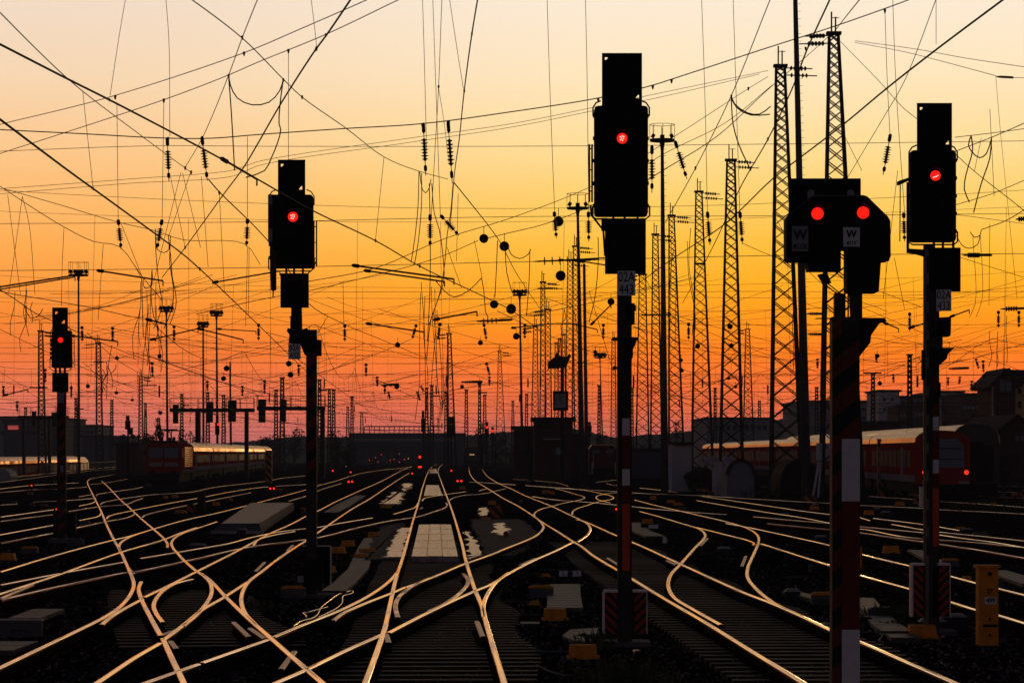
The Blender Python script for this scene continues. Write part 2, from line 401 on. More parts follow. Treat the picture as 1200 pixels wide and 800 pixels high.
def track(label, rails, old=(), checks=(), sleep=None, group='tracks crossing the railway yard'):
    first = G(*rails[0][-1]) if rails else G(*old[0][-1])
    root = thing('railway_track', label, 'track', (first.x, first.y, GZ), group)
    qs = []
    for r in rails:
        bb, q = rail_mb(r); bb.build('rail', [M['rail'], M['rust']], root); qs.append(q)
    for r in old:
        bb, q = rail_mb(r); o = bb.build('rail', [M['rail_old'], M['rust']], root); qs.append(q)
    for r in checks:
        bb, q = rail_mb(r, -0.01); bb.build('check_rail', [M['check'], M['rust']], root)
    if sleep:
        i, j, y0, y1 = sleep; n = 0; Y = y0; mesh = None; far = MB()
        while Y < y1:
            xa, xb = interpX(qs[i], Y), interpX(qs[j], Y)
            if xa is not None and xb is not None:
                xc = (xa+xb)/2; xa2, xb2 = interpX(qs[i], Y+1.5), interpX(qs[j], Y+1.5)
                dx = ((xa2+xb2)/2 - xc) if xa2 is not None and xb2 is not None else 0
                ux = Vector((1.5, -dx, 0)).normalized(); uy = Vector((dx, 1.5, 0)).normalized(); hl = max(1.25, abs(xb-xa)/2+0.5)
                c = Vector((xc, Y, -0.222))
                jit = 0.04*math.sin(n*12.9898)
                c = c + Vector((jit, jit*.7, jit*.25)); hl *= 1+jit
                if n < 95:
                    sb = MB(); sb.obox(c, ux, uy, Vector((0,0,1)), hl, 0.13, 0.06)
                    sb.build('sleeper', M['sleeper'], root)
                else: far.obox(c, ux, uy, Vector((0,0,1)), hl, 0.13, 0.06)
                n += 1
            Y += 0.63
        if far.v: tag(far.build('sleepers', M['sleeper'], root), kind='stuff')
    ALLQ.append((root, qs))
    return root

track('straight main track with paved crossing panels, running up the middle of the yard',
  [[(521.6,538.5),(519,540),(511,544),(504.7,548),(500.7,554.7),(497.3,564),(494,574.7),(490,590.7),(485.3,605.3),(476,638.7),(471.2,655),(463.8,677.5),(457.5,705),(451,734),(443,758),(427.5,800),(405,858)],
   [(524,539.2),(522,541.6),(514.7,547.3),(513.3,552.7),(516.7,562.7),(522,577.3),(527.3,590.7),(532.7,606.7),(542,638.7),(545,652.5),(556.2,688.8),(565,710),(568.8,725),(577.5,755),(591.2,800),(607,858)]],
  checks=[[(452,740),(455.5,752)],[(559,727),(566,745)]], sleep=(0,1,25,84))
track('curving track right of the central signal, its rails sweeping down to the bottom edge',
  [[(546,536),(548.4,541),(549.3,548),(551.3,556),(556.7,562.7),(566,568.7),(578,576),(588.7,582.7),(608.7,593.3),(625.3,604),(638,612.7),(653.3,622),(672,634),(681.3,639.3),(695,650),(728.8,670),(741,677.5),(780,701),(791,707.5),(830,730),(880,761),(943.8,800),(1020,850)],
   [(557,537),(559.3,541),(564.7,548.7),(570,556.7),(582,564.7),(600,572.7),(613.3,579.3),(646.7,592.7),(670.7,604),(690.7,612.7),(726.7,628.7),(753.3,639.7),(797.5,660),(870,692.5),(905,706),(937.5,720),(977.5,738.8),(1008.8,751),(1060,773),(1120,799),(1200,836)]],
  checks=[[(712,653),(728,663)],[(782,656),(793,661)]], sleep=(0,1,25,84))
track('double slip curves linking the middle track with the right hand curve',
  [[(320,800),(357.5,783.8),(405,761),(447,742.5)],
   [(455,740.5),(470,732.5),(502.5,716),(553.8,692.5),(560,690),(577.5,682.5),(596,670)],
   [(567,722),(566,712),(567,705),(572.5,692.5),(582.5,680),(600,668.8),(625,656),(650,645),(673,634.2),(676.7,634),(685.3,628.7),(690.7,623.3),(691.7,618),(688,612.7),(681.3,609.3),(676,608.4)],
   [(475,687.5),(495,680),(520,670),(543.8,660),(551,657.5),(570,651),(595,641),(620,631),(631,625),(637,617.3),(634.7,612),(626,604)]],
  old=[[(502.5,715),(525,703.8),(540,692.5),(547.5,683.8),(548.3,677.5),(543,671)],
       [(510,674.5),(500,677.5),(480,687.5),(466,700),(463.3,710),(466.5,722.5)]],
  checks=[[(345,762),(329,783)],[(609,661.5),(627,653.5)],[(547,654),(563,649)],[(745,760),(747,762)]])
track('crossing track sweeping up from the lower left corner across the main track',
  [[(166.5,800),(209,785),(232,777)],[(236,775.5),(313,748.6)],
   [(320,745.5),(355,731),(405,711),(437.5,693.8),(457.5,678.8),(466,669)],
   [(405,715.5),(430,705),(461,693),(475,687)]],
  old=[[(390,726),(398,720),(405,715.5)]],
  checks=[[(185,744),(206,737)],[(293,735),(311,747)]])
track('left diagonal track whose rails run down past the leftmost big signal',
  [[(150,553),(128,556.7),(113.3,559.3),(105.3,561),(102.3,564),(106.7,574.7),(113.3,588),(118.7,598.7),(124,612),(132.7,630),(141.7,645.8),(150.7,666),(155.7,677.2),(156.8,685),(153,695),(141.7,708.8),(121.5,722.3),(90,738),(45,759.4),(0,780.8),(-60,808)],
   [(119.3,563.3),(128,571.3),(140,584),(150.7,593.3),(158.7,600.7),(166.6,608),(179.3,618.7),(192.7,630.7),(196.4,636.8),(195.8,641)],
   [(203.6,642.5),(216,655.9),(230.6,668.3),(245,677.5),(262.5,696),(287.5,720),(316,745),(357.5,781),(381,801),(440,850)],
   [(165.4,680.6),(162.5,688.5),(165.4,699.8),(177.8,724.5),(188.5,743.8)],[(191,747),(202.5,771.8),(216,800),(240,858)]],
  checks=[[(274,728),(292,745)]], sleep=(3,2,25,70))
track('curved track joining the left diagonal beside the second signal',
  [[(482,552.4),(467.3,561.3),(450,572.7),(433.3,584),(413.3,595.3),(393.3,608.7),(373.8,622.5),(358.8,632.5),(330,651),(305,670),(291,681),(283.8,693.8),(283,705),(287.5,717.5),(300,731)],
   [(482,546),(466,553.3),(450,562),(420,575.3),(393.3,587.3),(375.3,596.7),(359.3,604),(340,614),(315,625),(277.5,645),(231.8,668),(195.8,686),(168.5,699)],
   [(290,681),(262,699),(236,714),(213.8,732),(191.5,748.5)],
   [(187,752.5),(157.5,769.5),(111.4,800),(40,845)],
   [(166.5,701),(144,713),(126,724.5),(119,731)]],
  checks=[[(310,658),(299,669)],[(343,638),(336,645)],[(200,750),(207,759)]])
track('tight slip curves inside the left diamond crossing',
  [[(225,677.7),(202.5,684),(186.8,695),(180,707.6),(183.4,717.8),(191,728)],
   [(236,671),(246.4,681.8),(248,693),(243,704),(229.5,720),(214,732.5)],
   [(254,610.7),(230,618.7),(212.7,624.7),(203.3,630.7),(200.7,636),(203.6,642.5)]])
track('long shallow track entering at the left edge below the far left signal',
  [[(0,669.4),(67.5,649),(132.7,632),(150,628),(176.7,620),(216.7,608.7),(256.7,600),(308.7,586.7),(358.7,573.3),(372,568.7),(390.7,564),(420,555),(450,550),(482,547)],
   [(141.7,646),(139.3,641),(141,635.5),(150,629.5),(163,624.5),(177,620)],
   [(-20,702),(0,695),(67.5,672.8),(139.5,646.9),(191,631.8),(211,624),(230,617.5)]],
  checks=[[(150,664),(158,672)]])
track('pair of flat rails crossing the left field towards the stone ramp',
  [[(0,684.7),(67.5,671.6),(146.3,657.5)],
   [(163.8,653.6),(225,643.5),(270,635.6),(292.5,629.5),(330,622),(373.8,617),(393.3,613.3),(436,606.3)],
   [(297,638.8),(301,632.5),(317.5,627),(345,622)]],
  old=[[(0,702),(67.5,686.3),(150.8,669.4),(157.5,669),(225,654.8),(292.5,640),(373,629),(420,617.3),(458.7,609.3),(490,604.7),(507.3,599.3),(519.3,595.3),(524,592),(523,588.5)],
       [(0,700.5),(38,684)]])
track('short turnout rails meeting the main track behind the paved panels',
  [[(460.7,602),(476.7,597.3),(487.3,593.3),(490,588.5)],
   [(494.7,586.5),(497,583.5),(503.3,582),(523.3,578.7),(545.3,575.7)],
   [(560.7,574.7),(570,572.3)]],
  old=[[(524.7,587.5),(530,583.3),(543.3,580),(566,578),(592.7,572)]],
  checks=[[(492,596),(495,594)]])
track('right hand curve bending around beside the thick red and white post',
  [[(744,585.3),(767,591.3),(796.7,598),(816.7,602.7),(843.3,608.7),(863.3,614),(876.7,618.7),(884.7,623.3),(889.3,629.3),(888.7,635.3),(882.5,650),(876.5,663.8),(876,675),(885,687.5),(905,704),(922,713)],
   [(750,598.7),(770,604),(796.7,612),(816.7,618),(823.3,621.5),(826.7,626.7),(823.3,632),(815.3,640),(797.5,660),(786,672.5),(783,685),(787.5,696),(793,701.5),(810,711.5),(830,722.8),(845,731)]],
  checks=[[(829,630),(820,639)],[(874,651),(869,663)],[(890,636.5),(899,639)]])
track('right hand track running out past the yellow cabinet',
  [[(851.3,612.7),(874,616.7),(890,620),(933.3,629.3),(975,638.8),(1010,648.8),(1067.5,662.5),(1112.5,673.8),(1145,682.5),(1171,688.8),(1200,696),(1260,711)],
   [(816.7,617.3),(843.3,624),(880.7,634),(884,636.5),(881,638)],[(893,636.5),(975,662.5),(1006,672.5),(1067.5,689.5),(1115,704.5),(1145,713.8),(1171,720),(1200,728.8),(1260,747)]])
track('diamond of curved rails in the middle distance beside the red ground lamp',
  [[(628,606.7),(626,602),(628.7,598.7),(636,595.3),(646.7,592.7),(658.7,589.3),(672,586.7),(681.3,584.7),(685.3,582.7),(682.7,580.7),(674.7,578.7),(664,575.3),(650.7,572)],
   [(670.7,602.7),(670.7,599.3),(676,595.3),(686.7,592),(698.7,588),(708,586),(716,584.7),(719.3,582.7),(714.7,580),(708,578.7),(693.3,575.3),(680,573.3),(664,571.6),(646.7,570.7),(616,568.4)],
   [(726,576.5),(716,577.3),(706.7,578.7),(698.7,581.3),(699.3,584),(706.7,586.7),(716,588.7)]])
track('flat far track leading right towards the grey hut',
  [[(624,581.3),(646.7,584.7),(680,587.3),(706.7,589.6),(726.7,591.6),(750,594),(776.7,596.7),(796.7,598.4),(824.7,600.7),(852,602.4)],
   [(616,568.4),(673,572.7),(726.7,575.7),(750,577.5),(776.7,578.7),(816.7,580),(868.7,583.3),(908.7,585.7),(940,587.6),(974.7,589.3)]])
track('flat rails behind the middle junction',
  [[(550,564.3),(570,565.3),(604.7,567.7)],[(750,571.3),(770,573.5),(794,576.3)]],
  old=[[(601,561),(620,562)],[(626.7,563),(653,565.3),(666.7,569.3)],[(698,565),(704,564),(722,562)],[(710.7,566),(716,567.6),(726.7,568.4)],[(450,550),(482,549)]])
track('pair of rails passing in front of the railcar on the right',
  [[(823.3,581),(856.7,586),(908.7,593.6),(933.3,597.3),(974.7,602.4),(1005,605.3),(1020,609.6)],
   [(816.7,586),(863.3,594),(908.7,601.3),(940,606),(974.7,612.7),(1005,618.7),(1020,620.7),(1057,628),(1102.7,632),(1155,636),(1200,641),(1260,647)]])
track('brightest pair of rails merging at the right edge behind the right signal',
  [[(883.3,605),(900,606.4),(940,610),(975.3,613),(1005.3,616),(1058.7,621.3),(1088,624.3),(1133.3,630.7),(1160,634),(1198.7,640.5),(1260,652)],
   [(1045.3,613.7),(1088,621),(1125.3,625.3),(1160,628.7),(1198.7,633),(1260,640)],
   [(1024,606.7),(1040,608.7),(1088,614.7),(1125,621)]],
  old=[[(900,612.7),(940,616.7),(974.7,619.7),(1005,623),(1058.7,630.7),(1102.5,637),(1155,645),(1200,653),(1260,664)]])
track('far pair of rails in front of the dark red tail coach',
  [[(1005.3,591.3),(1060,594),(1088,595.6),(1101.3,596.7),(1160,599.6),(1198.7,601.7),(1260,605)],
   [(1102.7,587),(1160,590.7),(1198.7,593.7),(1260,597)]],
  old=[[(1018.7,581.3),(1058.7,583.7),(1070.7,585)],[(1146.7,581),(1198.7,583.3),(1260,586)],[(1132,573.6),(1153,574.7),(1198.7,577),(1260,579.5)],[(1162.7,568.7),(1198.7,570),(1260,572)]])
# far left field
track('outermost pair of rails along the fence on the left',
  [[(-40,563),(0,560.3),(36,556.7),(72,552.7),(133,546.7),(158.7,544.7),(166,544.2)],
   [(-40,577.5),(0,572.4),(36,568.4),(72,566.4),(92,565.3)]],
  old=[[(0,565),(77,554.7),(120,550),(150,547.5)],[(0,576.4),(40,573.3),(72,572.4),(101,570)],[(92,581.6),(108,578.7)],[(105.3,567.3),(128,564.7),(149.3,560.7)]])
track('second pair of rails in the left field, broken by turnouts',
  [[(0,591.3),(20,590)],[(38.7,587.6),(72,586.4),(112,583.3)],[(0,605.3),(62.7,596.7)],[(92,592.4),(108,589),(111.5,587)]],
  old=[[(0,610.3),(64,602)],[(112.7,580.5),(113.5,579),(120,577.5),(158.7,572),(167,570)],[(118,591),(119,589),(126.7,586.7),(158.7,581.6),(176.7,579.3),(224.7,576),(250,570.7),(308.7,563.7),(330,560),(358,557)],[(80,598.7),(117,593),(149.3,590),(158.7,586),(167,583.5)]])
track('third pair of rails in the left field, ending at the left diagonal',
  [[(-20,629.5),(0,626),(68,613.6)],[(92,609.3),(105.3,606.7),(116,604),(118.7,600.5)],
   [(125.3,607.5),(125.5,606),(128,604),(153.3,598),(190,590.7),(232.7,583),(276.7,574.7),(308.7,570.4),(358.7,567.3)]],
  old=[[(0,635.7),(68,622.7),(88,618.3),(122.7,610.7),(150.7,605.3),(157.3,602),(158,600)],[(167.3,606),(168,604),(172.7,602),(194,596.7),(230,589.3),(263.3,582.7),(294,576.7)],
       [(338,586.7),(358.7,580.7),(372,574.7),(400,566)],[(88,618),(124,610.4)]])
# ------------------------------------------------------------- paving and slabs set in the ballast
def pave(name, label, poly_px, z, matl, cat='paving', group=None, rag=0.0, nsub=1):
    pts = [G(x, y, z) for x, y in poly_px]
    if rag:
        rr = random.Random(hash(label) % 1000 if False else len(label)); q = []
        for a, c in zip(pts, pts[1:]+pts[:1]):
            n = 18
            for i in range(n):
                p = a.lerp(c, i/n); dv = (c-a).normalized()
                q.append(p + Vector((-dv.y, dv.x, 0)) * rr.uniform(-rag, rag))
        pts = q
    b = MB(); b.slab([(p.x, p.y) for p in pts], GZ-0.03, z)
    o = b.build(name, matl, None, sum(pts, Vector())/len(pts)); tag(o, label, cat, group)
    return o
# near crossing: grid of panels, each with thin joints
def lerp2(a, b, t): return (a[0]+(b[0]-a[0])*t, a[1]+(b[1]-a[1])*t)
def panel_field(label, tl, tr, br, bl, nu, nv, z):
    c = [G(*p, z) for p in (tl, tr, br, bl)]
    root = thing('paved_crossing', label, 'paving', (sum(c, Vector())/4).to_tuple()[:2] + (GZ,), 'paved panels between the rails')
    rr = random.Random(nu*10+nv)
    for i in range(nu):
        for j in range(nv):
            u0, u1, v0, v1 = i/nu+.006, (i+1)/nu-.006, j/nv+.004, (j+1)/nv-.004
            q = [c[3].lerp(c[2], u).lerp(c[0].lerp(c[1], u), v) for u, v in ((u0,v0),(u1,v0),(u1,v1),(u0,v1))]
            b = MB(); dz = rr.uniform(-.006, .004); b.slab([(p.x, p.y) for p in q], GZ-.02, z+dz); b.build('panel', M['concrete_wet'], root)
M['concrete_wet'] = mat('damp_concrete', (0.38, 0.27, 0.29), 0.26, 0, 0.9, bump=0.5, bscale=5.0, var=0.6, vscale=4.5)
panel_field('near block of pale damp concrete panels between the main rails', (491,614),(528.5,614),(537,651.5),(482,651.5), 3, 5, -0.03)
panel_field('far block of pale panels between the main rails beyond the turnout', (499.5,568),(514,568),(519,580.5),(496.5,580.5), 3, 4, -0.03)
panel_field('farthest small panels where the main track starts to bend', (504.5,549),(511,549),(513,554),(503,554), 1, 2, -0.03)
pave('concrete_slab', 'ragged pale slab left of the main track beside the paved panels', [(470,618),(479,618),(472,652),(451,652),(459,634)], -0.10, M['concrete_wet'], rag=0.10, group='ragged pale slabs')
pave('concrete_slab', 'ragged pale slab right of the main track beside the paved panels', [(545,622),(552,624),(567,650),(550,651)], -0.10, M['concrete_wet'], rag=0.10, group='ragged pale slabs')
pave('concrete_slab', 'irregular pale patch left of the main track near the small yellow cover', [(461,576),(470,576),(473,582),(467,590),(446,590),(455,583)], -0.12, M['concrete_wet'], rag=0.25, group='ragged pale slabs')
pave('concrete_slab', 'pale patch with yellow cover left of the far turnout', [(472,566),(481,566),(482,571),(475,575),(471,571)], -0.12, M['concrete_wet'], rag=0.2, group='ragged pale slabs')
pave('concrete_slab', 'pale patch behind the yellow cover right of the main track', [(561,595),(571,594),(572,603),(563,604)], -0.12, M['concrete_wet'], rag=0.1, group='ragged pale slabs')
pave('concrete_slab', 'small pale patch in the dark apron right of the paved panels', [(580,613),(590,612),(596,621),(592,627),(580,624)], -0.12, M['concrete_wet'], rag=0.15, group='ragged pale slabs')
M['apron'] = mat('worn_blue_asphalt', (0.035, 0.042, 0.062), 0.8, 0, 0.1, bump=0.3, bscale=2.5, var=0.3, vscale=1.0)
pave('asphalt_apron', 'dark bluish asphalt apron right of the paved panels', [(551,608),(612,608),(634,628),(600,650),(571,652)], -0.13, M['apron'], cat='apron', rag=0.1)
pave('asphalt_apron', 'dark bluish asphalt apron left of the main track', [(447,612),(476,612),(468,655),(425,655)], -0.13, M['apron'], cat='apron', rag=0.1)
DUCT = 'cable duct covers'
def duct(label, cl, wpx, matl='conc_dark'):
    """line of rectangular concrete lids along a ground path given by pixels; width in metres"""
    pts = [G(x, y, GZ+0.07) for x, y in cl]
    root = thing('cable_duct', label, 'cable duct', (pts[0].x, pts[0].y, GZ), DUCT)
    L = 0.0; n = 0
    for a, c in zip(pts, pts[1:]):
        d_ = (c-a); ln = d_.length; d_.normalize(); u = Vector((d_.y, -d_.x, 0)); k = max(1, int(ln/0.8)); st = ln/k
        for i in range(k):
            if n > 60: break
            b = MB(); b.obox(a + d_*(st*(i+.5)) + Vector((0,0,-.03)), u, d_, Vector((0,0,1)), wpx/2, st/2-.03, .035); b.build('lid', M[matl], root); n += 1
M['lid'] = mat('duct_lid_concrete', (0.075, 0.058, 0.062), 0.5, 0, 0.25, bump=0.6, bscale=9, var=0.6, vscale=6)
duct('pale cable duct winding past the yellow covers beside the second signal', [(391,692),(404,682),(420,666),(424,655),(430,640),(436,630)], .45, 'lid')
duct('cable duct lids in front of the thick post on the right', [(1062,747),(1040,732),(1022,716),(1010,700)], .42, 'lid')
duct('cable duct lids behind the yellow cabinet', [(1165,668),(1185,674),(1215,684)], .55, 'lid')
duct('cable duct lids beside the central signal', [(662,712),(661,695),(662,684)], .60, 'lid')
duct('cable duct crossing the far left corner above the low box', [(28,724),(58,713)], .5, 'lid')
duct('cable duct leaving the bottom left corner', [(-12,762),(20,751)], .6, 'lid')
duct('cable duct lids under the right signal', [(1072,644),(1090,653),(1100,662)], .4, 'lid')
duct('cable duct lids near the middle of the right field', [(740,612),(752,622),(768,628)], .6, 'lid')
duct('long pale cable duct running towards the distance left of centre', [(384,600),(400,592),(425,577),(445,570),(470,562)], .9, 'lid')
duct('short cable duct left of the thick post', [(975,704),(940,696),(925,693)], .35, 'lid')

# low concrete block (old loading ramp) between the left tracks
b = MB()
z1 = 0.09
f0, f1 = G(249,625,GZ), G(308,625,GZ); Yf = f0.y
bk0, bk1 = 0, 0
Yb = GY(597, GZ)
def xx(px, Y): return (px-600)*Y/F
root = thing('concrete_block', 'low pale concrete block lying between the left tracks', 'ramp', (xx(278,Yf), Yf, GZ))
b.add([(xx(246,Yf),Yf,GZ),(xx(307,Yf),Yf,GZ),(xx(303,Yf),Yf+.3,z1),(xx(257,Yf),Yf+.3,z1),(xx(292,Yb),Yb,GZ),(xx(345,Yb),Yb,GZ),(xx(345,Yb),Yb-.3,z1),(xx(294,Yb),Yb-.3,z1)],
      [(0,1,2,3),(3,2,6,7),(1,5,6,2),(0,3,7,4),(4,7,6,5),(0,4,5,1)])
b.build('block_body', M['conc_dark'], root)  # sides kept darker than the top: shade put into the colour
b = MB(); b.add([(xx(258,Yf),Yf+.35,z1+.003),(xx(302,Yf),Yf+.35,z1+.003),(xx(344,Yb),Yb-.35,z1+.003),(xx(295,Yb),Yb-.35,z1+.003),(xx(258,Yf),Yf+.35,z1+.02),(xx(302,Yf),Yf+.35,z1+.02),(xx(344,Yb),Yb-.35,z1+.02),(xx(295,Yb),Yb-.35,z1+.02)],[(0,3,2,1),(4,5,6,7),(0,1,5,4),(1,2,6,5),(2,3,7,6),(3,0,4,7)]); M['block_top'] = mat('skylit_block_top', (.17,.12,.12), .45, 0, .35, bump=.4, bscale=4, var=.5, vscale=3); b.build('top_slab', M['block_top'], root)  # paler, warmer top than the sides: sky light put into its colour
b = MB(); b.box(xx(248,Yf), xx(309,Yf), Yf-.25, Yf-.01, GZ, GZ+.10); b.build('kerb', M['concrete'], root)

# ------------------------------------------------------------- low number box at the left edge
Y = GY(746, GZ); root = thing('cable_trough', 'long low dark box with a pale top edge at the left edge', 'trough', (xx(10,Y), Y, GZ))
a0, a1 = P(-60,727,Y), P(48.5,727,Y)
b = MB(); b.box(a0.x, a1.x, Y, Y+.14, GZ, a0.z); b.build('trough_body', M['conc_dark'], root)
b = MB(); b.box(a0.x, a1.x+.01, Y-.02, Y+.16, a0.z, a0.z+.022); b.build('trough_lid', M['concrete'], root)
p0, p1 = P(10,735.5,Y), P(39,743,Y)
b = MB(); b.box(p0.x, p1.x, Y-.006, Y-.001, p1.z, p0.z); pl = b.build('number_plate', M['conc_dark'], root)
text_part('lettering', '02W411', .075, ((p0.x+p1.x)/2, Y-.008, (p0.z+p1.z)/2), M['sleeper'], pl, sx=1.1)

# ------------------------------------------------------------- yellow point-motor covers
YG = 'yellow covers over point motors'
def cover(px0, px1, py0, py1, label, rounded=False, m='yellow'):
    Y = GY(py1, GZ); x0, x1 = xx(px0, Y), xx(px1, Y); h = (py1-py0)*Y/F; wd = x1-x0; dpt = min(.7, max(.3, wd*.7)); ht = max(.10, h*0.86); 
    root = thing('point_motor_cover', label, 'cover', ((x0+x1)/2, Y+dpt/2, GZ), YG)
    b = MB(); z0 = GZ+.03; z1 = GZ+ht
    if rounded: b.add([(x0,Y,z0),(x1,Y,z0),(x1,Y+dpt,z0),(x0,Y+dpt,z0),(x0+wd*.16,Y+.10,z1),(x1-wd*.16,Y+.10,z1),(x1-wd*.16,Y+dpt-.10,z1),(x0+wd*.16,Y+dpt-.10,z1)],
                      [(0,3,2,1),(4,5,6,7),(0,1,5,4),(1,2,6,5),(2,3,7,6),(3,0,4,7)])
    else: b.add([(x0,Y,z0),(x1,Y,z0),(x1,Y+dpt,z0),(x0,Y+dpt,z0),(x0+wd*.03,Y+.02,z1),(x1-wd*.03,Y+.02,z1),(x1-wd*.03,Y+dpt-.02,z1),(x0+wd*.03,Y+dpt-.02,z1)],
                      [(0,3,2,1),(4,5,6,7),(0,1,5,4),(1,2,6,5),(2,3,7,6),(3,0,4,7)])
    b.build('cover_shell', M[m], root)
    b = MB(); b.box(x0-.03, x1+.03, Y-.02, Y+dpt+.02, GZ-.01, GZ+.035); b.build('base_flange', M['yellow'] if not rounded else M['steel_dark'], root)
    if Y < 70:
        b = MB(); zc = GZ+.09
        b.bar((x0-.45, Y+dpt*.4, zc), (x0, Y+dpt*.4, zc), .012); b.bar((x0-.40, Y+dpt*.65, zc), (x0, Y+dpt*.6, zc), .012)
        b.build('drive_rod', M['steel_gal'], root)
    return root
for a in [(637,664,711,727,'wide yellow cover in the ballast left of the central signal'),
          (667,700,753,772,'nearest yellow cover, beside the foot of the central signal'),
          (1066,1098,730,748,'yellow cover in front of the right signal foot'),
          (1036,1054,638,648,'yellow cover between the thick post and the right signal'),
          (431,444,622,631,'yellow cover nearest the ragged slab left of the main track'),
          (400,415,632,640,'upper left yellow cover of the cluster by the second signal'),
          (387,404,639.5,648,'leftmost yellow cover of the cluster by the second signal'),
          (420,440,641.5,650,'rightmost wide yellow cover of the cluster by the second signal'),
          (414,431,647.5,656,'front yellow cover of the cluster by the second signal'),
          (384,392,662,671,'yellow cover half hidden behind the white base board of the second signal'),
          (0,16.5,647,656,'yellow cover at the far left edge of the yard'),
          (564,575,605,611,'yellow cover under the striped barrier right of the main track'),
          (572,581,586,591,'yellow cover behind the striped barrier right of the main track'),
          (473,482,571,574,'yellow cover on the pale patch left of the main track'),
          (446,458,591,595,'yellow cover on the edge of the irregular pale patch'),
          (635,645,573.5,578,'yellow cover in the middle distance left of the diamond'),
          (645,650,575,579,'small yellow cover touching its neighbour left of the diamond'),
          (753,765,607,613,'yellow cover above the little number plate in the right field'),
          (762,769,580,585,'first of three far yellow covers right of the central signal'),
          (782,791,585,589,'middle of three far yellow covers right of the central signal'),
          (790,800,588,592,'nearest of three far yellow covers right of the central signal'),
          (817,823,571,575,'left of the pair of far covers before the dark mound'),
          (824,831,572,576,'right of the pair of far covers before the dark mound'),
          (950,960,592,597,'yellow cover left of the thick post under the slanted supports'),
          (1013,1024,597,603,'yellow cover just right of the thick post'),
          (1050,1060,587,592,'yellow cover left of the small white cabinet'),
          (1065,1073,577,581,'far yellow cover beside the red striped barrier'),
          (1186,1196,577,581,'yellow cover near the right edge of the yard'),
          (1162,1168,588,592,'small yellow cover on the rails right of the right signal'),
          (249,257,587.5,592,'yellow cover in the left field below the locomotive'),
          (265,272,583,586.5,'small yellow cover right of its neighbour below the coaches'),
          (191,196,580,584,'small far yellow cover with a pale edge in front of the locomotive'),
          (201,208,579,583,'far orange cover in front of the locomotive'),
          (205,218,597,601,'wide dull orange cover left of the striped barrier in the left field'),
          (538,545,569,573,'yellow cover beside the twin red lamps right of the main track')]:
    cover(*a)
cover(620,633,706,711,'low rounded yellow cover behind the wide one', True)
cover(634,645,673.5,677.5,'small rounded cover left of the dwarf box', True)
cover(1130,1139,674,683,'small yellow cover left of the tall yellow cabinet')
cover(657,673,665,672,'dark rounded box with number plates in the ballast', True, 'steel_dark')
cover(1006,1025,722,731,'dark rounded box right of the thick post', True, 'steel_dark')
cover(945,957,674,681,'dark rounded mushroom box in the right field', True, 'steel_dark')

# ------------------------------------------------------------- tall yellow cabinet
Y = GY(756, GZ); A, B_ = P(1146,662,Y), P(1171,756,Y)
root = thing('equipment_cabinet', 'tall yellow cabinet with number 499 at the right edge', 'cabinet', ((A.x+B_.x)/2, Y+.12, GZ))
b = MB(); b.box(A.x+.01, B_.x-.01, Y, Y+.26, GZ-.1, A.z-.035); b.build('cabinet_body', M['yellow'], root)
b = MB(); b.box(A.x-.02, B_.x+.015, Y-.03, Y+.29, A.z-.035, A.z); b.build('cabinet_cap', M['yellow'], root)
q0, q1 = P(1151.5,684,Y), P(1168.5,731,Y)
b = MB(); b.box(q0.x, q1.x, Y-.008, Y-.001, q1.z, q0.z); dr = b.build('door', M['yellow'], root)
l0 = P(1160,692.5,Y); text_part('lettering', '27', .085, (l0.x-.005, Y-.010, l0.z), M['letter'], root, .002)
l0, l1 = P(1154,699,Y), P(1167.5,707.5,Y)
b = MB(); b.box(l0.x, l1.x, Y-.014, Y-.009, l1.z, l0.z); pl = b.build('number_plate', M['white'], root)
text_part('lettering', '499', .092, ((l0.x+l1.x)/2, Y-.016, (l0.z+l1.z)/2), M['letter'], pl, .002, .85)
for py in (672, 725, 744):
    c = P(1160,py,Y); b = MB(); b.lathe((c.x, Y-.012, c.z), (0,1,0), [(0,.03 if py==672 else .018),(.014,.03 if py==672 else .018)], 12); b.build('lock', M['black'], root)
b = MB(); c0, c1 = P(1152,731,Y), P(1169,734,Y); b.box(c0.x, c1.x, Y-.012, Y-.002, c1.z, c0.z); b.build('slot', M['black'], root)

# low white box beside the right signal
Y = GY(594, GZ); A, B_ = P(1078.5,571,Y), P(1087,594,Y)
root = thing('white_cabinet', 'small white cabinet standing left of the right signal mast', 'cabinet', ((A.x+B_.x)/2, Y, GZ))
b = MB(); b.box(A.x, B_.x, Y, Y+.4, GZ-.05, A.z); b.build('cabinet_body', M['white'], root)
b = MB(); b.box(A.x-.03, B_.x+.03, Y-.03, Y+.43, A.z, A.z+.04); b.build('cabinet_cap', M['white'], root)
b = MB(); b.box(B_.x+.002, B_.x+.02, Y+.05, Y+.35, GZ+.15, A.z-.1); b.build('side_door', M['black'], root)

# ------------------------------------------------------------- striped barriers and posts
def barrier(px0, px1, py0, py1, label, m='redyel'):
    Y = GY(py1, GZ); A, B_ = P(px0,py0,Y), P(px1,py1,Y)
    root = thing('striped_barrier', label, 'barrier', ((A.x+B_.x)/2, Y, GZ), 'orange and black striped ballast barriers')
    b = MB(); b.prism([(A.x+(B_.x-A.x)*.25, A.z),(B_.x-(B_.x-A.x)*.25, A.z),(B_.x, GZ+.02),(A.x, GZ+.02)], Y, Y+.12); b.build('board', M[m], root)
    b = MB(); b.bar((A.x+(B_.x-A.x)*.3, Y+.2, GZ), (A.x+(B_.x-A.x)*.3, Y+.2, A.z-.05), .04); b.bar((A.x+(B_.x-A.x)*.7, Y+.2, GZ), (A.x+(B_.x-A.x)*.7, Y+.2, A.z-.05), .04); b.build('stake', M['steel_dark'], root)
barrier(570,591,592,607,'orange striped barrier right of the main track behind the yellow cover')
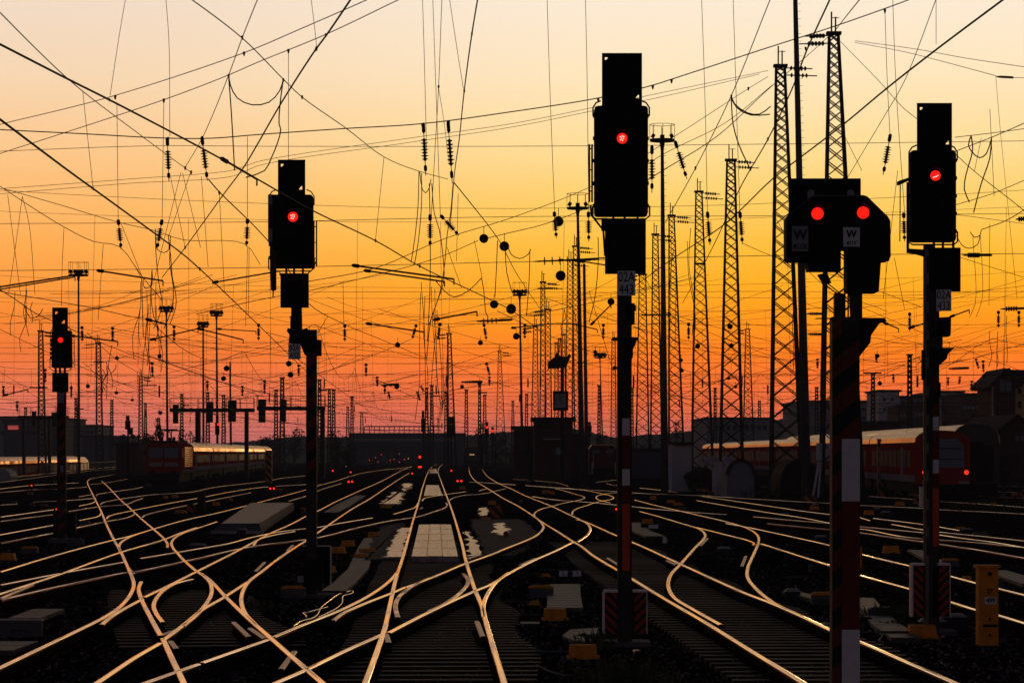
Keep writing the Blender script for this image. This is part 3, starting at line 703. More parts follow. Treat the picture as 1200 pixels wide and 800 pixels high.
barrier(216,230,590,600,'orange striped barrier in the left field')
barrier(941,959,580,591,'striped barrier at the foot of the slanted supports')
barrier(1048,1062,571,580,'dim striped barrier in front of the railcar')
barrier(1071,1079,579,592,'striped barrier left of the small white cabinet')
barrier(464,474,569,573.5,'dim striped barrier left of the main track')
barrier(1194,1202,573,583,'striped barrier at the right edge')
def post(px0, px1, py0, py1, label, m='yelblack'):
    Y = GY(py1, GZ); A, B_ = P(px0,py0,Y), P(px1,py1,Y); c = (A.x+B_.x)/2; hw = (B_.x-A.x)/2
    root = thing('striped_post', label, 'post', (c, Y, GZ), 'black striped square posts')
    b = MB(); b.box(c-hw, c+hw, Y, Y+2*hw, GZ-.1, A.z); b.build('post_shaft', M[m], root)
    b = MB(); b.box(c-hw*1.15, c+hw*1.15, Y-hw*.15, Y+2.15*hw, A.z, A.z+.05); b.build('post_cap', M['steel_dark'], root)
post(1029,1036.5,515,581,'yellow and black striped post in front of the red railcar')
post(311,318.5,528,566,'orange and black striped post at the end of the left train')
post(231,240,578,600,'dark post with a pale plate in the left field', 'steel_dark')

# red and white marker bollard, small hydrants
Y = GY(632,GZ); c = P(593,632,Y)
root = thing('round_marker', 'small round red marker disc in the dark apron', 'marker', (c.x, Y, GZ)); b = MB()
b.bar((c.x,Y,GZ),(c.x,Y,GZ+.12),.015); b.build('stake', M['steel_dark'], root)
b = MB(); b.lathe((c.x,Y-.03,GZ+.17),(0,1,0),[(0,.09),(.02,.09)],14); b.build('disc', M['red'], root)
Y = GY(636,GZ); c = P(779,636,Y)
root = thing('white_post', 'small white hydrant-like stub in the right field', 'stub', (c.x, Y, GZ)); b = MB()
b.lathe((c.x,Y,GZ-.02),(0,0,1),[(0,.07),(.14,.07),(.15,.05),(.2,.05)],10); b.build('stub_body', M['white'], root)
Y = GY(677,GZ); c = P(950,665,Y)
root = thing('spherical_lamp', 'small dull lantern stub standing on the mushroom box in the right field', 'lantern', (c.x, Y+.1, GZ+.13)); b = MB()
b.lathe((c.x,Y+.1,GZ+.13),(0,0,1),[(0,.03),(.05,.03),(.08,.045),(.14,.045),(.16,.02)],10); b.build('lantern_body', M['steel_gal'], root)

# small blue number plate under the yellow cover in the right field
Y = GY(620,GZ); A, B_ = P(760,614.5,Y), P(771.5,619,Y)
root = thing('dwarf_box', 'low equipment box with a small bluish number plate in the right field', 'box', ((A.x+B_.x)/2, Y, GZ))
b = MB(); b.box(A.x-.25, B_.x+.25, Y, Y+.35, GZ-.02, A.z+.03); b.build('box_body', M['steel_dark'], root)
b = MB(); b.box(A.x, B_.x, Y-.015, Y-.002, B_.z, A.z); b.build('number_plate', M['plate'], root)
Y = GY(675,GZ); A, B_ = P(655,668,Y), P(681,674,Y)
root = thing('number_board', 'low cross shaped board with two number plates in the ballast', 'board', ((A.x+B_.x)/2, Y-.05, GZ))
b = MB(); b.box(A.x, B_.x, Y-.06, Y-.03, A.z-.03, A.z); b.build('crossbar', M['steel_gal'], root)
for px in (660, 676):
    c = P(px,671.5,Y); b = MB(); b.box(c.x-.09, c.x+.09, Y-.075, Y-.062, c.z-.06, c.z+.06); pl = b.build('number_plate', M['plate'], root)
    text_part('lettering', '2' if px == 660 else '3', .1, (c.x, Y-.077, c.z), M['letter'], pl)
# walkway grate, loose cables and scrap near the central signal
b = MB(); poly = [(659,744),(668,737),(700,735),(702,741),(690,743),(684,741),(672,744),(690,747),(700,752),(672,750)]
o = pave('scrap_plate', 'bent pale sheet lying in the weeds left of the central signal', poly, GZ+.05, M['lid'], 'scrap')
def cable(label, pts_px, r, m='rubber', z=.03, name='ground_cable', cat='cable'):
    pts = [G(p.x, p.y, GZ+z) for p in catmull(pts_px, 4)]
    b = MB(); b.tube(pts, r, 6); o = b.build(name, M[m], None, pts[0], smooth=True); tag(o, label, cat)
cable('black cable looping along the ballast below the nearest yellow cover', [(600,752),(625,760),(650,765),(690,757)], .02)
cable('black cable running to the bottom in front of the central signal', [(620,774),(640,785),(665,792),(690,794)], .02)
cable('thin shiny cable looping by the foot of the second signal', [(342,735),(352,728),(366,724),(372,720),(376,712),(388,702),(397,696),(404,694),(413,692),(414,694),(409,696),(402,698),(401,706),(395,712),(384,718),(370,724)], .012, 'rail')
cable('thin shiny cable end beside the second signal', [(384,711),(375,713),(361,717),(355,718),(359,721),(358,724)], .012, 'rail')
cable('black hoses at the foot of the thick post', [(1008,742),(1025,740),(1035,744),(1030,750),(1040,753),(1065,752)], .018, 'rubber')
cable('dull cable drooping at the left diamond crossing', [(232,730),(245,729),(252,735)], .02, 'steel_gal')
for lab, rect in (('short metal plate lying at the bottom of the ballast',(603,621,773,776.5)),('narrow pale strip behind the central signal base',(798,814,733,736)),('pale strip near the bottom of the main track',(610,632,728,730)),('pale strip in the ballast beside the thick post',(960,981,729,731))):
    x0,x1,y0,y1 = rect; pave('metal_plate', lab, [(x0,y0),(x1,y0),(x1,y1),(x0,y1)], GZ+.03, M['lid'], 'plate', 'small plates in the ballast')

# ------------------------------------------------------------- weeds
def weed(px, py, label, n=90, spread=.5, hmax=.55, m='weed'):
    Y = GY(py, GZ); c = P(px, py, Y); b = MB(); rr = random.Random(int(px*7+py)); 
    for i in range(n):
        a = rr.random()*6.28; r0 = spread*rr.random()**.7; x, y = c.x+math.cos(a)*r0, Y+math.sin(a)*r0*.6
        h = hmax*rr.uniform(.35,1)*(1-.4*r0/spread); lean = Vector((math.cos(a)*rr.uniform(0,.45), math.sin(a)*rr.uniform(0,.3), 0))*h
        wd = Vector((math.cos(a+1.57), math.sin(a+1.57), 0))*rr.uniform(.006,.02)
        p0 = Vector((x,y,GZ-.02)); p1 = p0+lean*.4+Vector((0,0,h*.6)); p2 = p0+lean+Vector((0,0,h))
        b.add([p0-wd*.5, p0+wd*.5, p1+wd, p1-wd, p2], [(0,1,2,3),(3,2,4)])
        if rr.random() < .5:
            l = Vector((rr.uniform(-.1,.1), rr.uniform(-.1,.1), rr.uniform(0,.05))); u = Vector((-l.y, l.x, .02))*.35
            b.add([p1, p1+l*.5+u, p1+l, p1+l*.5-u], [(0,1,2,3)])
    o = b.build('weed_clump', M[m], None, (c.x, Y, GZ)); tag(o, label, 'weeds', 'weeds in the ballast')
weed(712,800,'dark weeds in front of the central signal foot, left side',160,.45,.42)
weed(738,812,'tall dark weeds right in front of the central signal foot',160,.5,.5)
weed(765,800,'dark weeds in front of the central signal foot, right side',120,.4,.35)
weed(697,760,'weeds behind the nearest yellow cover',70,.3,.4)
weed(1045,725,'low reddish weeds behind the duct lids on the right',140,.9,.4)
weed(1052,735,'green tuft beside the right yellow cover',80,.3,.22)
weed(1010,770,'low weeds by the thick post',70,.3,.3)
weed(300,716,'faint weeds left of the second signal foot',80,.6,.3)
weed(865,580,'low dark scrub in front of the stone arch',160,3.2,1.7,'leaf')
weed(900,583,'dark scrub right of the stone arch',160,2.6,1.4,'leaf')
weed(1178,600,'scrub among the rails at the right edge',160,3.0,1.0,'weed')
weed(640,566,'dark scrub below the signal box',160,6.0,1.8,'leaf')
# small track-side junction boxes and cable stubs scattered between the tracks
rj = random.Random(77)
def near_rail(x, y):
    for root_, qs_ in ALLQ:
        for q_ in qs_:
            if q_ and min(q_[0].y, q_[-1].y)-1 < y < max(q_[0].y, q_[-1].y)+1:
                xi = interpX(q_, y)
                if xi is not None and abs(xi-x) < .42: return True
    return False
nj = 0
while nj < 70:
    px = rj.uniform(5, 1195); py = 566+200*rj.random()**1.7; g = G(px, py, GZ)
    if (px < 80 and py > 690) or (440 < px < 620 and 600 < py < 665) or (640 < px < 770 and py > 655): continue
    if near_rail(g.x, g.y) or near_rail(g.x+.25, g.y) or near_rail(g.x-.25, g.y): continue
    nj += 1; kind_ = nj % 3
    root = thing('junction_box', ('small dull grey junction box between the tracks', 'small pale lidded junction box between the tracks', 'small yellow topped junction box between the tracks')[kind_], 'box', g, 'small junction boxes between the tracks')
    wj, hj = rj.uniform(.10,.22), rj.uniform(.10,.2)
    b = MB(); b.box(g.x-wj, g.x+wj, g.y, g.y+.25, GZ-.03, GZ+hj); b.build('box_body', M['steel_gal' if kind_ != 1 else 'apron'], root)
    b = MB(); b.add([(g.x-wj-.02,g.y-.02,GZ+hj),(g.x+wj+.02,g.y-.02,GZ+hj),(g.x+wj+.02,g.y+.27,GZ+hj),(g.x-wj-.02,g.y+.27,GZ+hj),(g.x-wj*.7,g.y+.05,GZ+hj+.05),(g.x+wj*.7,g.y+.05,GZ+hj+.05),(g.x+wj*.7,g.y+.2,GZ+hj+.05),(g.x-wj*.7,g.y+.2,GZ+hj+.05)],[(0,3,2,1),(4,5,6,7),(0,1,5,4),(1,2,6,5),(2,3,7,6),(3,0,4,7)]); b.build('lid', M[('steel_gal','concrete','yellow')[kind_]], root)
    b = MB(); a_ = rj.uniform(0,6.28); b.tube([Vector((g.x,g.y+.1,GZ+.05)), Vector((g.x+math.cos(a_)*.3,g.y+.1+math.sin(a_)*.3,GZ+.04)), Vector((g.x+math.cos(a_)*.6,g.y+.1+math.sin(a_+.5)*.7,GZ+.01))], .014, 5); b.build('cable', M['rubber'], root)
# ------------------------------------------------------------- main signals
def rect(b, x0, x1, y0, y1, Y, t, off=0.0, mi=0):
    """box whose front face is the pixel rectangle at distance Y (+off), t metres thick"""
    A = P(x0, y0, Y); B_ = P(x1, y1, Y)
    return b.box(A.x, B_.x, Y+off, Y+off+t, B_.z, A.z, mi)
def rrect_prism(b, x0, x1, y0, y1, Y, t, off, c, mi=0):
    A = P(x0, y0, Y); B_ = P(x1, y1, Y); x0, x1, z0, z1 = A.x, B_.x, B_.z, A.z
    poly = []
    for cx, cz, a0 in ((x1-c, z1-c, 0), (x0+c, z1-c, 90), (x0+c, z0+c, 180), (x1-c, z0+c, 270)):
        for k in range(4):
            a = R(a0+30*k); poly.append((cx+c*math.cos(a), cz+c*math.sin(a)))
    return b.prism(poly, Y+off, Y+off+t, mi)
def lens(root, px, py, rpx, Y, off, lit=True, dots='ring', hood=True):
    c = P(px, py, Y); r = rpx*Y/F
    b = MB(); b.lathe((c.x, Y+off, c.z), (0,-1,0), [(0,r*1.25),(.02,r*1.25),(.02,r*1.08)], 20); ring = b.build('lens_ring', M['black'], root)
    b = MB(); b.lathe((c.x, Y+off-.008, c.z), (0,-1,0), [(0,r),(.02,r*.96),(.03,r*.6),(.033,r*.1)], 22)
    l = b.build('lamp_lens', M['lamp_red' if lit else 'lamp_off'], root, smooth=True)
    if lit and dots:
        b = MB()
        ps = [(-.35,.25),(0,.4),(.3,.3),(-.1,.0),(.25,-.05),(-.3,-.3),(.05,-.4)] if dots == 'ring' else [(-.42,-.38),(-.14,-.3),(.14,-.18),(.40,-.02)]
        for u, v in ps:
            b.lathe((c.x+u*r, Y+off-.040, c.z+v*r), (0,-1,0), [(0,r*.12),(.003,r*.12)], 6)
        b.build('lens_dots', M['lamp_core'], l)
    return l
def hood_part(root, px, py, rpx, Y, off):
    c = P(px, py, Y); r = rpx*Y/F*1.35; b = MB(); n = 9; vs = []
    for i in range(n):
        a = R(15+150*i/(n-1)); ca, sa = math.cos(a), math.sin(a)
        for rr_, yy in ((r, off), (r, off-.14*abs(sa)-.02), (r+.006, off-.14*abs(sa)-.02), (r+.006, off)):
            vs.append((c.x+ca*rr_, Y+yy, c.z+sa*rr_))
    fs = []
    for i in range(n-1):
        for k in range(4): fs.append((4*i+k, 4*i+(k+1)%4, 4*i+4+(k+1)%4, 4*i+4+k))
    b.add(vs, fs); b.build('lens_hood', M['black'], root)
def numplate(root, x0, x1, y0, y1, Y, off, txt, size=None):
    b = MB(); rect(b, x0, x1, y0, y1, Y, .006, off); pl = b.build('number_plate', M['plate'], root)
    A = P(x0,y0,Y); B_ = P(x1,y1,Y); hgt = A.z-B_.z; lines = txt.split('\n')
    sz = size or hgt/len(lines)*1.12
    for i, ln in enumerate(lines):
        text_part('lettering', ln, sz, ((A.x+B_.x)/2, Y+off-.003, A.z-hgt*(i+.5)/len(lines)-.004), M['letter'], pl, .0, .72 if len(ln) > 2 else 1)
    return pl
def main_signal(label, Y, head, top, lampc, lower, plate, plate_txt, mast, bracket, base, small, off_mast=0.0, dots='ring', frame_side=-1, topcut=True):
    basez = GZ; mx0, mx1, my0 = mast
    bx = P((mx0+mx1)/2, 500, Y).x
    root = thing('railway_signal', label, 'railway signal', (bx, Y+.1, basez), 'tall main signals showing red')
    s = Y/F
    # background boards and box
    x0,x1,y0,y1 = head
    b = MB(); rrect_prism(b, x0+1.5, x1-1.5, y0, y1, Y, .24, 0, .05); hd = b.build('signal_head', M['black'], root)
    b = MB()
    for k in range(5):
        zz = y0+12+(y1-y0-24)*k/4; rect(b, x0-.2, x0+2.4, zz-2, zz+2, Y, .05, -.02); rect(b, x1-2.4, x1-.6, zz-2, zz+2, Y, .05, -.02)
    b.build('hinge', M['black'], hd)
    b = MB()      # bent tube frame round the head
    for xa, sgn in ((x0, 1), (x1, -1)):
        pts = [P(xa+sgn*9, y0-6, Y), P(xa+sgn*3.5, y0-3.5, Y), P(xa, y0+2, Y), P(xa, y0+12, Y)]
        b.tube([p+Vector((0,.02,0)) for p in pts], .011, 6)
    b.tube([P(x0-.3, y1-12, Y)+Vector((0,.02,0)), P(x0-.3, y1+1, Y)+Vector((0,.02,0)), P(x0+4, y1+3.5, Y)+Vector((0,.02,0)), P(x1-4, y1+3.5, Y)+Vector((0,.02,0)), P(x1+.3, y1, Y)+Vector((0,.02,0)), P(x1+.3, y1-12, Y)+Vector((0,.02,0))], .012, 6)
    b.build('tube_frame', M['steel_dark'], root)
    tx0,tx1,ty0,ty1 = top
    b = MB(); A = P(tx0,ty0,Y); B_ = P(tx1,ty1+6,Y)
    e = 1.3*s*2.2
    h1x, h1y, h2x, h2y, yb_ = tx0+5, ty0+5.5, tx1-5.5, ty1-9, ty1+6
    rect(b, tx0,tx1,ty0,h1y-1.6,Y,.02,.03); rect(b, tx0,h1x-1.6,h1y-1.6,h1y+1.6,Y,.02,.03); rect(b, h1x+1.6,tx1,h1y-1.6,h1y+1.6,Y,.02,.03)
    rect(b, tx0,tx1,h1y+1.6,h2y-2,Y,.02,.03); rect(b, tx0,h2x-1.8,h2y-2,h2y+2,Y,.02,.03); rect(b, h2x+2,tx1,h2y-2,h2y+2,Y,.02,.03); rect(b, tx0,tx1,h2y+2,yb_,Y,.02,.03)
    b.build('top_board', M['black'], root)
    b = MB(); rect(b, tx0, tx1, ty0-.9, ty0+.4, Y, .05, .02); b.build('board_edge', M['steel_dark'], root)
    b = MB()
    for cx, cy in ((tx0+5, ty0+5.5), (tx1-5.5, ty1-9)):
        c = P(cx, cy, Y); r = 1.7*s; b = MB(); b.prism([(c.x+r*1.15, c.z-r*1.15),(c.x+r*1.15, c.z+r*.5),(c.x-r*.4, c.z-r*1.15)] if cx < tx0+9 else [(c.x-r*1.2, c.z+r*1.3),(c.x+r*.6, c.z+r*1.3),(c.x-r*1.2, c.z-r*.9)], Y+.033, Y+.047); b.build('corner_gusset', M['black'], root)
    lens(root, lampc[0], lampc[1], lampc[2], Y, 0, dots=dots)
    hood_part(root, lampc[0], lampc[1], lampc[2], Y, 0)
    # unlit lower lenses
    for fy in (.52, .74):
        lens(root, lampc[0], y0+(y1-y0)*fy, lampc[2]*.9, Y, 0, lit=False)
    # lower box
    if lower:
        lx0,lx1,ly0,ly1 = lower
        b = MB(); rect(b, lx0, lx1, ly0, ly1, Y, .2, .02); b.build('distant_signal_box', M['black'], root)
        for fx in (.2, .48, .8):
            b = MB(); xx_ = lx0+(lx1-lx0)*fx; rect(b, xx_-1.2, xx_+1.2, y1-1, ly0+1, Y, .05, .08); b.build('spacer', M['steel_dark'], root)
        for fx, fy in ((.3,.3),(.7,.3),(.3,.72),(.7,.72)):
            lens(root, lx0+(lx1-lx0)*fx, ly0+(ly1-ly0)*fy, lampc[2]*.62, Y, .02, lit=False)
    if plate: numplate(root, *plate, Y, -.03, plate_txt)
    # mast: two channels with battens between them
    top_y = (lower[3] if lower else y1)-10
    zb = basez-.1; zt = P(0, my0, Y).z
    A, B_ = P(mx0, 0, Y), P(mx1, 0, Y); wch = (B_.x-A.x)
    b = MB(); b.box(A.x, A.x+.05, Y+.03, Y+.15, zb, zt); b.box(B_.x-.05, B_.x, Y+.03, Y+.15, zb, zt)
    z = basez+.25
    b.box(A.x+.05, B_.x-.05, Y+.045, Y+.055, zb, zt)
    while z < zt-.1: b.box(A.x+.05, B_.x-.05, Y+.032, Y+.045, z, z+.09); z += .42
    b.build('mast', M['mast'], root)
    return root, s
def ladder(root, px, y0, y1, Y, off=.25, wpx=7):
    b = MB(); A, B_ = P(px-wpx/2, y0, Y), P(px+wpx/2, y1, Y)
    b.bar((A.x, Y+off, A.z), (A.x, Y+off, B_.z), .013); b.bar((B_.x, Y+off, A.z), (B_.x, Y+off, B_.z), .013)
    z = B_.z+.15
    while z < A.z: b.bar((A.x, Y+off, z), (B_.x, Y+off, z), .009); z += .29
    return b.build('ladder', M['steel_dark'], root)
def mastboard(root, x0, x1, segs, Y, off=-.02):
    """white and red enamel strip: segs = [(y0,y1,key)]"""
    for y0, y1, k in segs:
        b = MB(); rect(b, x0, x1, y0, y1, Y, .008, off); b.build('mast_board', M[k], root)
def footboards(root, x0, x1, y0, y1, Y, cx, inner=None):
    """two striped boards with bright rims either side of the foot"""
    A, B_ = P(x0,y0,Y), P(x1,y1,Y); cxw = P(cx,0,Y).x; wb = (B_.x-A.x)*.28
    for sx, m in ((0,'redblack'),(1,'redblack_up')):
        xa = A.x if sx == 0 else B_.x-wb; xb = xa+wb
        b = MB(); b.box(xa, xb, Y-.04, Y+.16, B_.z, A.z); bd = b.build('foot_board', M[m], root)
        b = MB(); b.box(xa-.014 if sx == 0 else xa-.02, xb+.02 if sx == 0 else xb+.014, Y-.055, Y+.17, A.z, A.z+.03)
        if sx == 0: b.box(xa-.030, xa-.004, Y-.055, Y+.17, B_.z, A.z)
        else: b.box(xb+.004, xb+.018, Y-.055, Y+.17, B_.z, A.z)
        b.build('rim', M['white'], bd)
    b = MB(); b.box(A.x+wb, B_.x-wb, Y+.06, Y+.12, B_.z, A.z-.02); b.build('foot_plate', M['apron'], root)
    b = MB(); b.box(cxw-.35, cxw+.35, Y-.12, Y+.5, GZ-.1, GZ+.07); b.build('foundation', M['conc_dark'], root)

# central signal
Y1 = 39.5
r1, s = main_signal('large signal with one red light and number 02A 443, central and tallest of the signals', Y1,
    (695,761,124,253), (705.5,752.5,63,122), (729,162.5,6.4), (709.5,757,257.5,320), (723.5,744.5,317.5,346.5), '02A\n443',
    (723.5,740.5,300), None, None, None)
ladder(r1, 692.5, 168, 236, Y1, .12, 3.2)
b = MB(); b.tube([P(692,240,Y1),P(693,252,Y1),P(701,262,Y1),P(707,270,Y1),P(709,300,Y1)], .014, 6); rect(b, 705,712,255,270,Y1,.08,.05); b.build('cable_pipe', M['steel_dark'], r1)
b = MB(); rect(b, 734,744,355,380,Y1,.16,.02); rect(b, 744,745.5,357,364,Y1,.1,.04); b.build('speed_box', M['black'], r1)
b = MB(); b.prism([(P(x,y,Y1).x,P(x,y,Y1).z) for x,y in ((740,395),(747,396),(745,403),(742,409),(742,418),(738,427),(736,437),(732,437),(732,395))], Y1+.02, Y1+.22)
b.prism([(P(x,y,Y1).x,P(x,y,Y1).z) for x,y in ((718,395),(748,395),(748,398),(718,398))], Y1+.0, Y1+.3); b.build('bracket', M['black'], r1)
mastboard(r1, 728.5, 738, [(490,510,'white'),(510,549,'red_dark'),(549,568.5,'white'),(568.5,590,'letter'),(590,690,'red')], Y1) if False else None
M['red_dark'] = mat('soiled_red_enamel', (0.16, 0.012, 0.012), 0.6, 0, 0.2, var=0.25, vscale=6)
M['red_bright'] = mat('reflective_red_sheet', (0.7, 0.07, 0.02), 0.5, 0, 0.3, var=0.15, vscale=6)
mastboard(r1, 729.0, 738, [(490,510,'white'),(510.3,549,'red_dark'),(549.3,568.5,'white'),(568.8,590,'red_dark'),(590.3,668,'red_bright')], Y1)
footboards(r1, 709, 757, 693.5, 742, Y1, 732)

# left (second) signal
Y2 = 53.0
r2, s = main_signal('large signal numbered 02A 432, one red light, on a cranked bracket left of centre', Y2,
    (315,368,228,314), (325.5,357.5,188,229), (343.3,254.2,6.0), (328.5,361,320,360), (338,352.5,403,421), '02A\n432',
    (358.5,371,386), None, None, None)
b = MB(); rect(b, 314.2,320,228,284,Y2,.03,-.03); b.build('side_board', M['mast'], r2)
M['plate_dim'] = mat('grey_plate', (0.28,0.29,0.37), .6, 0, .2)  # greyer, darker tone of the number plate white
for y0,y1 in ((228,240),(268,284)):
    b = MB(); rect(b, 315.0,319.2,y0,y1,Y2,.005,-.037); b.build('side_plate', M['plate_dim'], r2)
b = MB(); b.prism([(P(x,y,Y2).x,P(x,y,Y2).z) for x,y in ((316.5,288),(319.5,288),(319.5,292),(324,293),(324,340),(321,341),(320.8,349),(319.5,349),(319.5,341),(317.5,340),(316.2,295))], Y2-.04, Y2-.01); b.build('side_flag', M['wall_dark'], r2)
ladder(r2, 369, 258, 312, Y2, .1, 3)
b = MB(); b.tube([P(371,262,Y2),P(371,305,Y2),P(366,316,Y2),P(361,320,Y2)], .012, 6); b.build('cable_pipe', M['steel_dark'], r2)
b = MB(); b.prism([(P(x,y,Y2).x,P(x,y,Y2).z) for x,y in ((341,358),(353,358),(353.5,386),(359,384),(366,391),(371,394),(372,416),(357,416),(352,404),(338,402),(339,392),(336,388),(337,384),(340,385),(340,372),(338.5,371),(341,370))], Y2+.02, Y2+.2)
b.build('cranked_bracket', M['black'], r2)
b = MB(); rect(b, 350,353,362,388,Y2,.04,-.02); b.build('bracket_strip', M['yelgrey'] if 'yelgrey' in M else M['mast'], r2)
b = MB(); rect(b, 371,376.5,398,417,Y2,.14,.0); b.build('telephone_box', M['wall_dark'], r2)
b = MB(); rect(b, 359.5,370,412,560,Y2,.012,-.015); b.build('mast_board', M['redblack_big'], r2)
b = MB(); b.bar(P(371,360,Y2)*1, P(371,361,Y2)*1, .001); 
A, B_ = P(354.5,640.5,Y2), P(386,684,Y2)
b = MB(); b.box(A.x, B_.x, Y2+.18, Y2+.20, B_.z, A.z); b.build('foot_board', M['black'], r2)
b = MB(); b.box(A.x-.012, B_.x+.012, Y2+.17, Y2+.21, A.z, A.z+.022); b.box(B_.x+.001, B_.x+.024, Y2+.17, Y2+.21, B_.z, A.z); b.build('rim', M['white'], r2)
b = MB(); rect(b, 357,378,655,690,Y2,.3,-.05); b.build('cable_box', M['black'], r2)
c = P(365,0,Y2); b = MB(); b.box(c.x-.4, c.x+.4, Y2-.15, Y2+.45, GZ-.1, GZ+.06); b.build('foundation', M['conc_dark'], r2)
b = MB(); rect(b, 349,356,674,682,Y2,.02,-.1); b.build('cable_tag', M['plate_dim'], r2)

# right signal
Y3 = 42.0
r3, s = main_signal('large signal with one red light and number 02A 433, rightmost of the signals', Y3,
    (1065.5,1122,176,283), (1075,1116,121.5,176), (1096,206,6.2), (1088,1126,290,341), (1097,1114.5,339.5,364.5), '02A\n433',
    (1083.5,1093.5,287), None, None, None, dots='diag')
b = MB(); b.prism([(P(x,y,Y3).x,P(x,y,Y3).z) for x,y in ((1063.5,213),(1065.5,213),(1066,291),(1084,292),(1089,290),(1089,300),(1083,300),(1072,297),(1063.5,296))], Y3+.05, Y3+.12)
b.prism([(P(x,y,Y3).x,P(x,y,Y3).z) for x,y in ((1053,212),(1065,208),(1066,211),(1055,216),(1053,216))], Y3+.0, Y3+.2); b.build('side_frame', M['black'], r3)
b = MB(); b.bar(P(1055,216,Y3), P(1054.5,283,Y3), .008); b.build('cable_pipe', M['steel_dark'], r3)
b = MB(); b.prism([(P(x,y,Y3).x,P(x,y,Y3).z) for x,y in ((1098,372),(1114.5,371),(1114,392),(1113,394),(1096,394))], Y3-.02, Y3+.22); b.build('speed_box', M['black'], r3)
b = MB(); rect(b, 1094.5,1097.5,373,394,Y3,.2,.0); b.build('box_side', M['mast'], r3)
b = MB(); rect(b, 1101,1105.5,394,409,Y3,.06,.06); b.build('box_post', M['mast'], r3)
b = MB(); b.prism([(P(x,y,Y3).x,P(x,y,Y3).z) for x,y in ((1096,407),(1119,407),(1116,410),(1111,415),(1110,420),(1101,428),(1098,432),(1090,432),(1090,407))], Y3+.02, Y3+.22); b.build('bracket', M['black'], r3)
b = MB(); rect(b, 1081,1084.5,410,445,Y3,.12,.0); b.build('cable_box', M['black'], r3)
b = MB(); rect(b, 1100,1102.5,448,465,Y3,.1,.0); b.build('telephone_box', M['black'], r3)
M['mast_pale'] = mat('pale_mast_paint', (0.20,0.17,0.13), .65, 0, .2, var=.25, vscale=3)
b = MB(); A = P(1084.3,0,Y3); B_ = P(1088.7,0,Y3); zt = P(0,292,Y3).z; b.box(A.x, B_.x, Y3+.004, Y3+.03, GZ, zt); ms = b.build('mast_strip', M['mast_pale'], r3)
b = MB(); y = 300
while y < 655: rect(b, 1086.2,1088.2, y, y+20, Y3, .003, .0); y += 33
b.build('slot', M['black'], ms)
b = MB(); A = P(1091,0,Y3); B_ = P(1101.5,0,Y3); b.box(A.x, B_.x, Y3+.06, Y3+.10, GZ, P(0,341,Y3).z); b.build('mast_side', M['mast'], r3)
b = MB(); rect(b, 1090.5,1100.5,415,488,Y3,.012,.045); b.build('mast_board', M['redblack_big'], r3)
mastboard(r3, 1092.5, 1100.8, [(488,504,'white'),(504.3,538,'red_dark'),(538.3,554.5,'white'),(554.8,572,'red_dark'),(572.3,640,'red_bright')], Y3, .045)
footboards(r3, 1070, 1112, 662, 722, Y3, 1092)
A, B_ = P(1067.5,661,Y3), P(1073,722,Y3); b = MB(); b.box(A.x, B_.x-.01, Y3+.0, Y3+.2, B_.z, A.z); b.build('side_board', M['white'], r3)

# far left signal
Y5 = 85.0
r5, s = main_signal('signal with one red light at the far left, smallest of the main signals', Y5,
    (58.8,84.2,387,431), (61,79.3,361,386), (71,398.3,3.2), (61,79,436.5,459), None, '',
    (66.5,77,440), None, None, None, dots=None)
ladder(r5, 85, 398, 431, Y5, .1, 2.6)
b = MB(); rect(b, 68,76,459,628,Y5,.012,-.0); b.build('mast_board', M['redblack_big'], r5)
b = MB(); rect(b, 67.5,75,460,472,Y5,.01,-.03); b.build('number_plate', M['plate_dim'], r5)
mastboard(r5, 70.5, 74.5, [(545,553,'plate_dim')], Y5, -.015)
A, B_ = P(61,601,Y5), P(87,626,Y5)
b = MB(); b.box(A.x, B_.x, Y5+.2, Y5+.23, B_.z, A.z); b.build('foot_board', M['black'], r5)
b = MB(); b.box(A.x, B_.x, Y5+.19, Y5+.24, A.z, A.z+.02); b.box(B_.x+.002, B_.x+.03, Y5+.19, Y5+.24, B_.z, A.z); b.build('rim', M['steel_gal'], r5)
c = P(71.5,0,Y5); b = MB(); b.box(c.x-.35, c.x+.35, Y5-.2, Y5+.5, GZ-.1, GZ+.12); b.build('foundation', M['conc_dark'], r5)

# ------------------------------------------------------------- W shunting signal on the thick post
Y4 = 29.0
pt = lambda x, y, Y=Y4: (P(x,y,Y).x, P(x,y,Y).z)
r4 = thing('shunting_signal', 'broad black signal with two red lights side by side on a thick striped post', 'railway signal', (P(990,0,Y4).x, Y4+.1, GZ))
OCT = [(921.6,256),(924,252),(951,231),(955,229.5),(1012,229.5),(1016,231),(1040,254.5),(1042.6,259),(1043,300),(1041,305.5),(1032.5,306),(1030,341),(1028,342.5),(994,342.5),(992.5,340),(992.5,292),(985.5,292),(985.5,317),(948,317),(946,306),(923,306),(921.6,302)]
b = MB(); b.prism([pt(*q) for q in OCT], Y4, Y4+.30); hd = b.build('signal_head', M['black'], r4)
b = MB(); edge = [P(x,y,Y4)+Vector((0,-.004,0)) for x,y in OCT[:11]]; edge = [P(921.6,302,Y4)+Vector((0,-.004,0))]+edge
b.tube(edge, .0075, 6); b.build('head_rim', M['steel_gal'], hd)
b = MB(); rect(b, 928,1013.3,205.5,262,Y4,.03,.32); b.build('back_board', M['black'], r4)
for cx in (954,1001):
    c = P(cx,223,Y4); b = MB(); r_ = .035
    b.prism([(c.x+r_*math.cos(R(a)), c.z+r_*math.sin(R(a))) for a in range(0,181,20)]+[(c.x-r_,c.z-.05),(c.x+r_,c.z-.05)], Y4+.305, Y4+.318); b.build('unlit_lens', M['plate_dim'], r4)
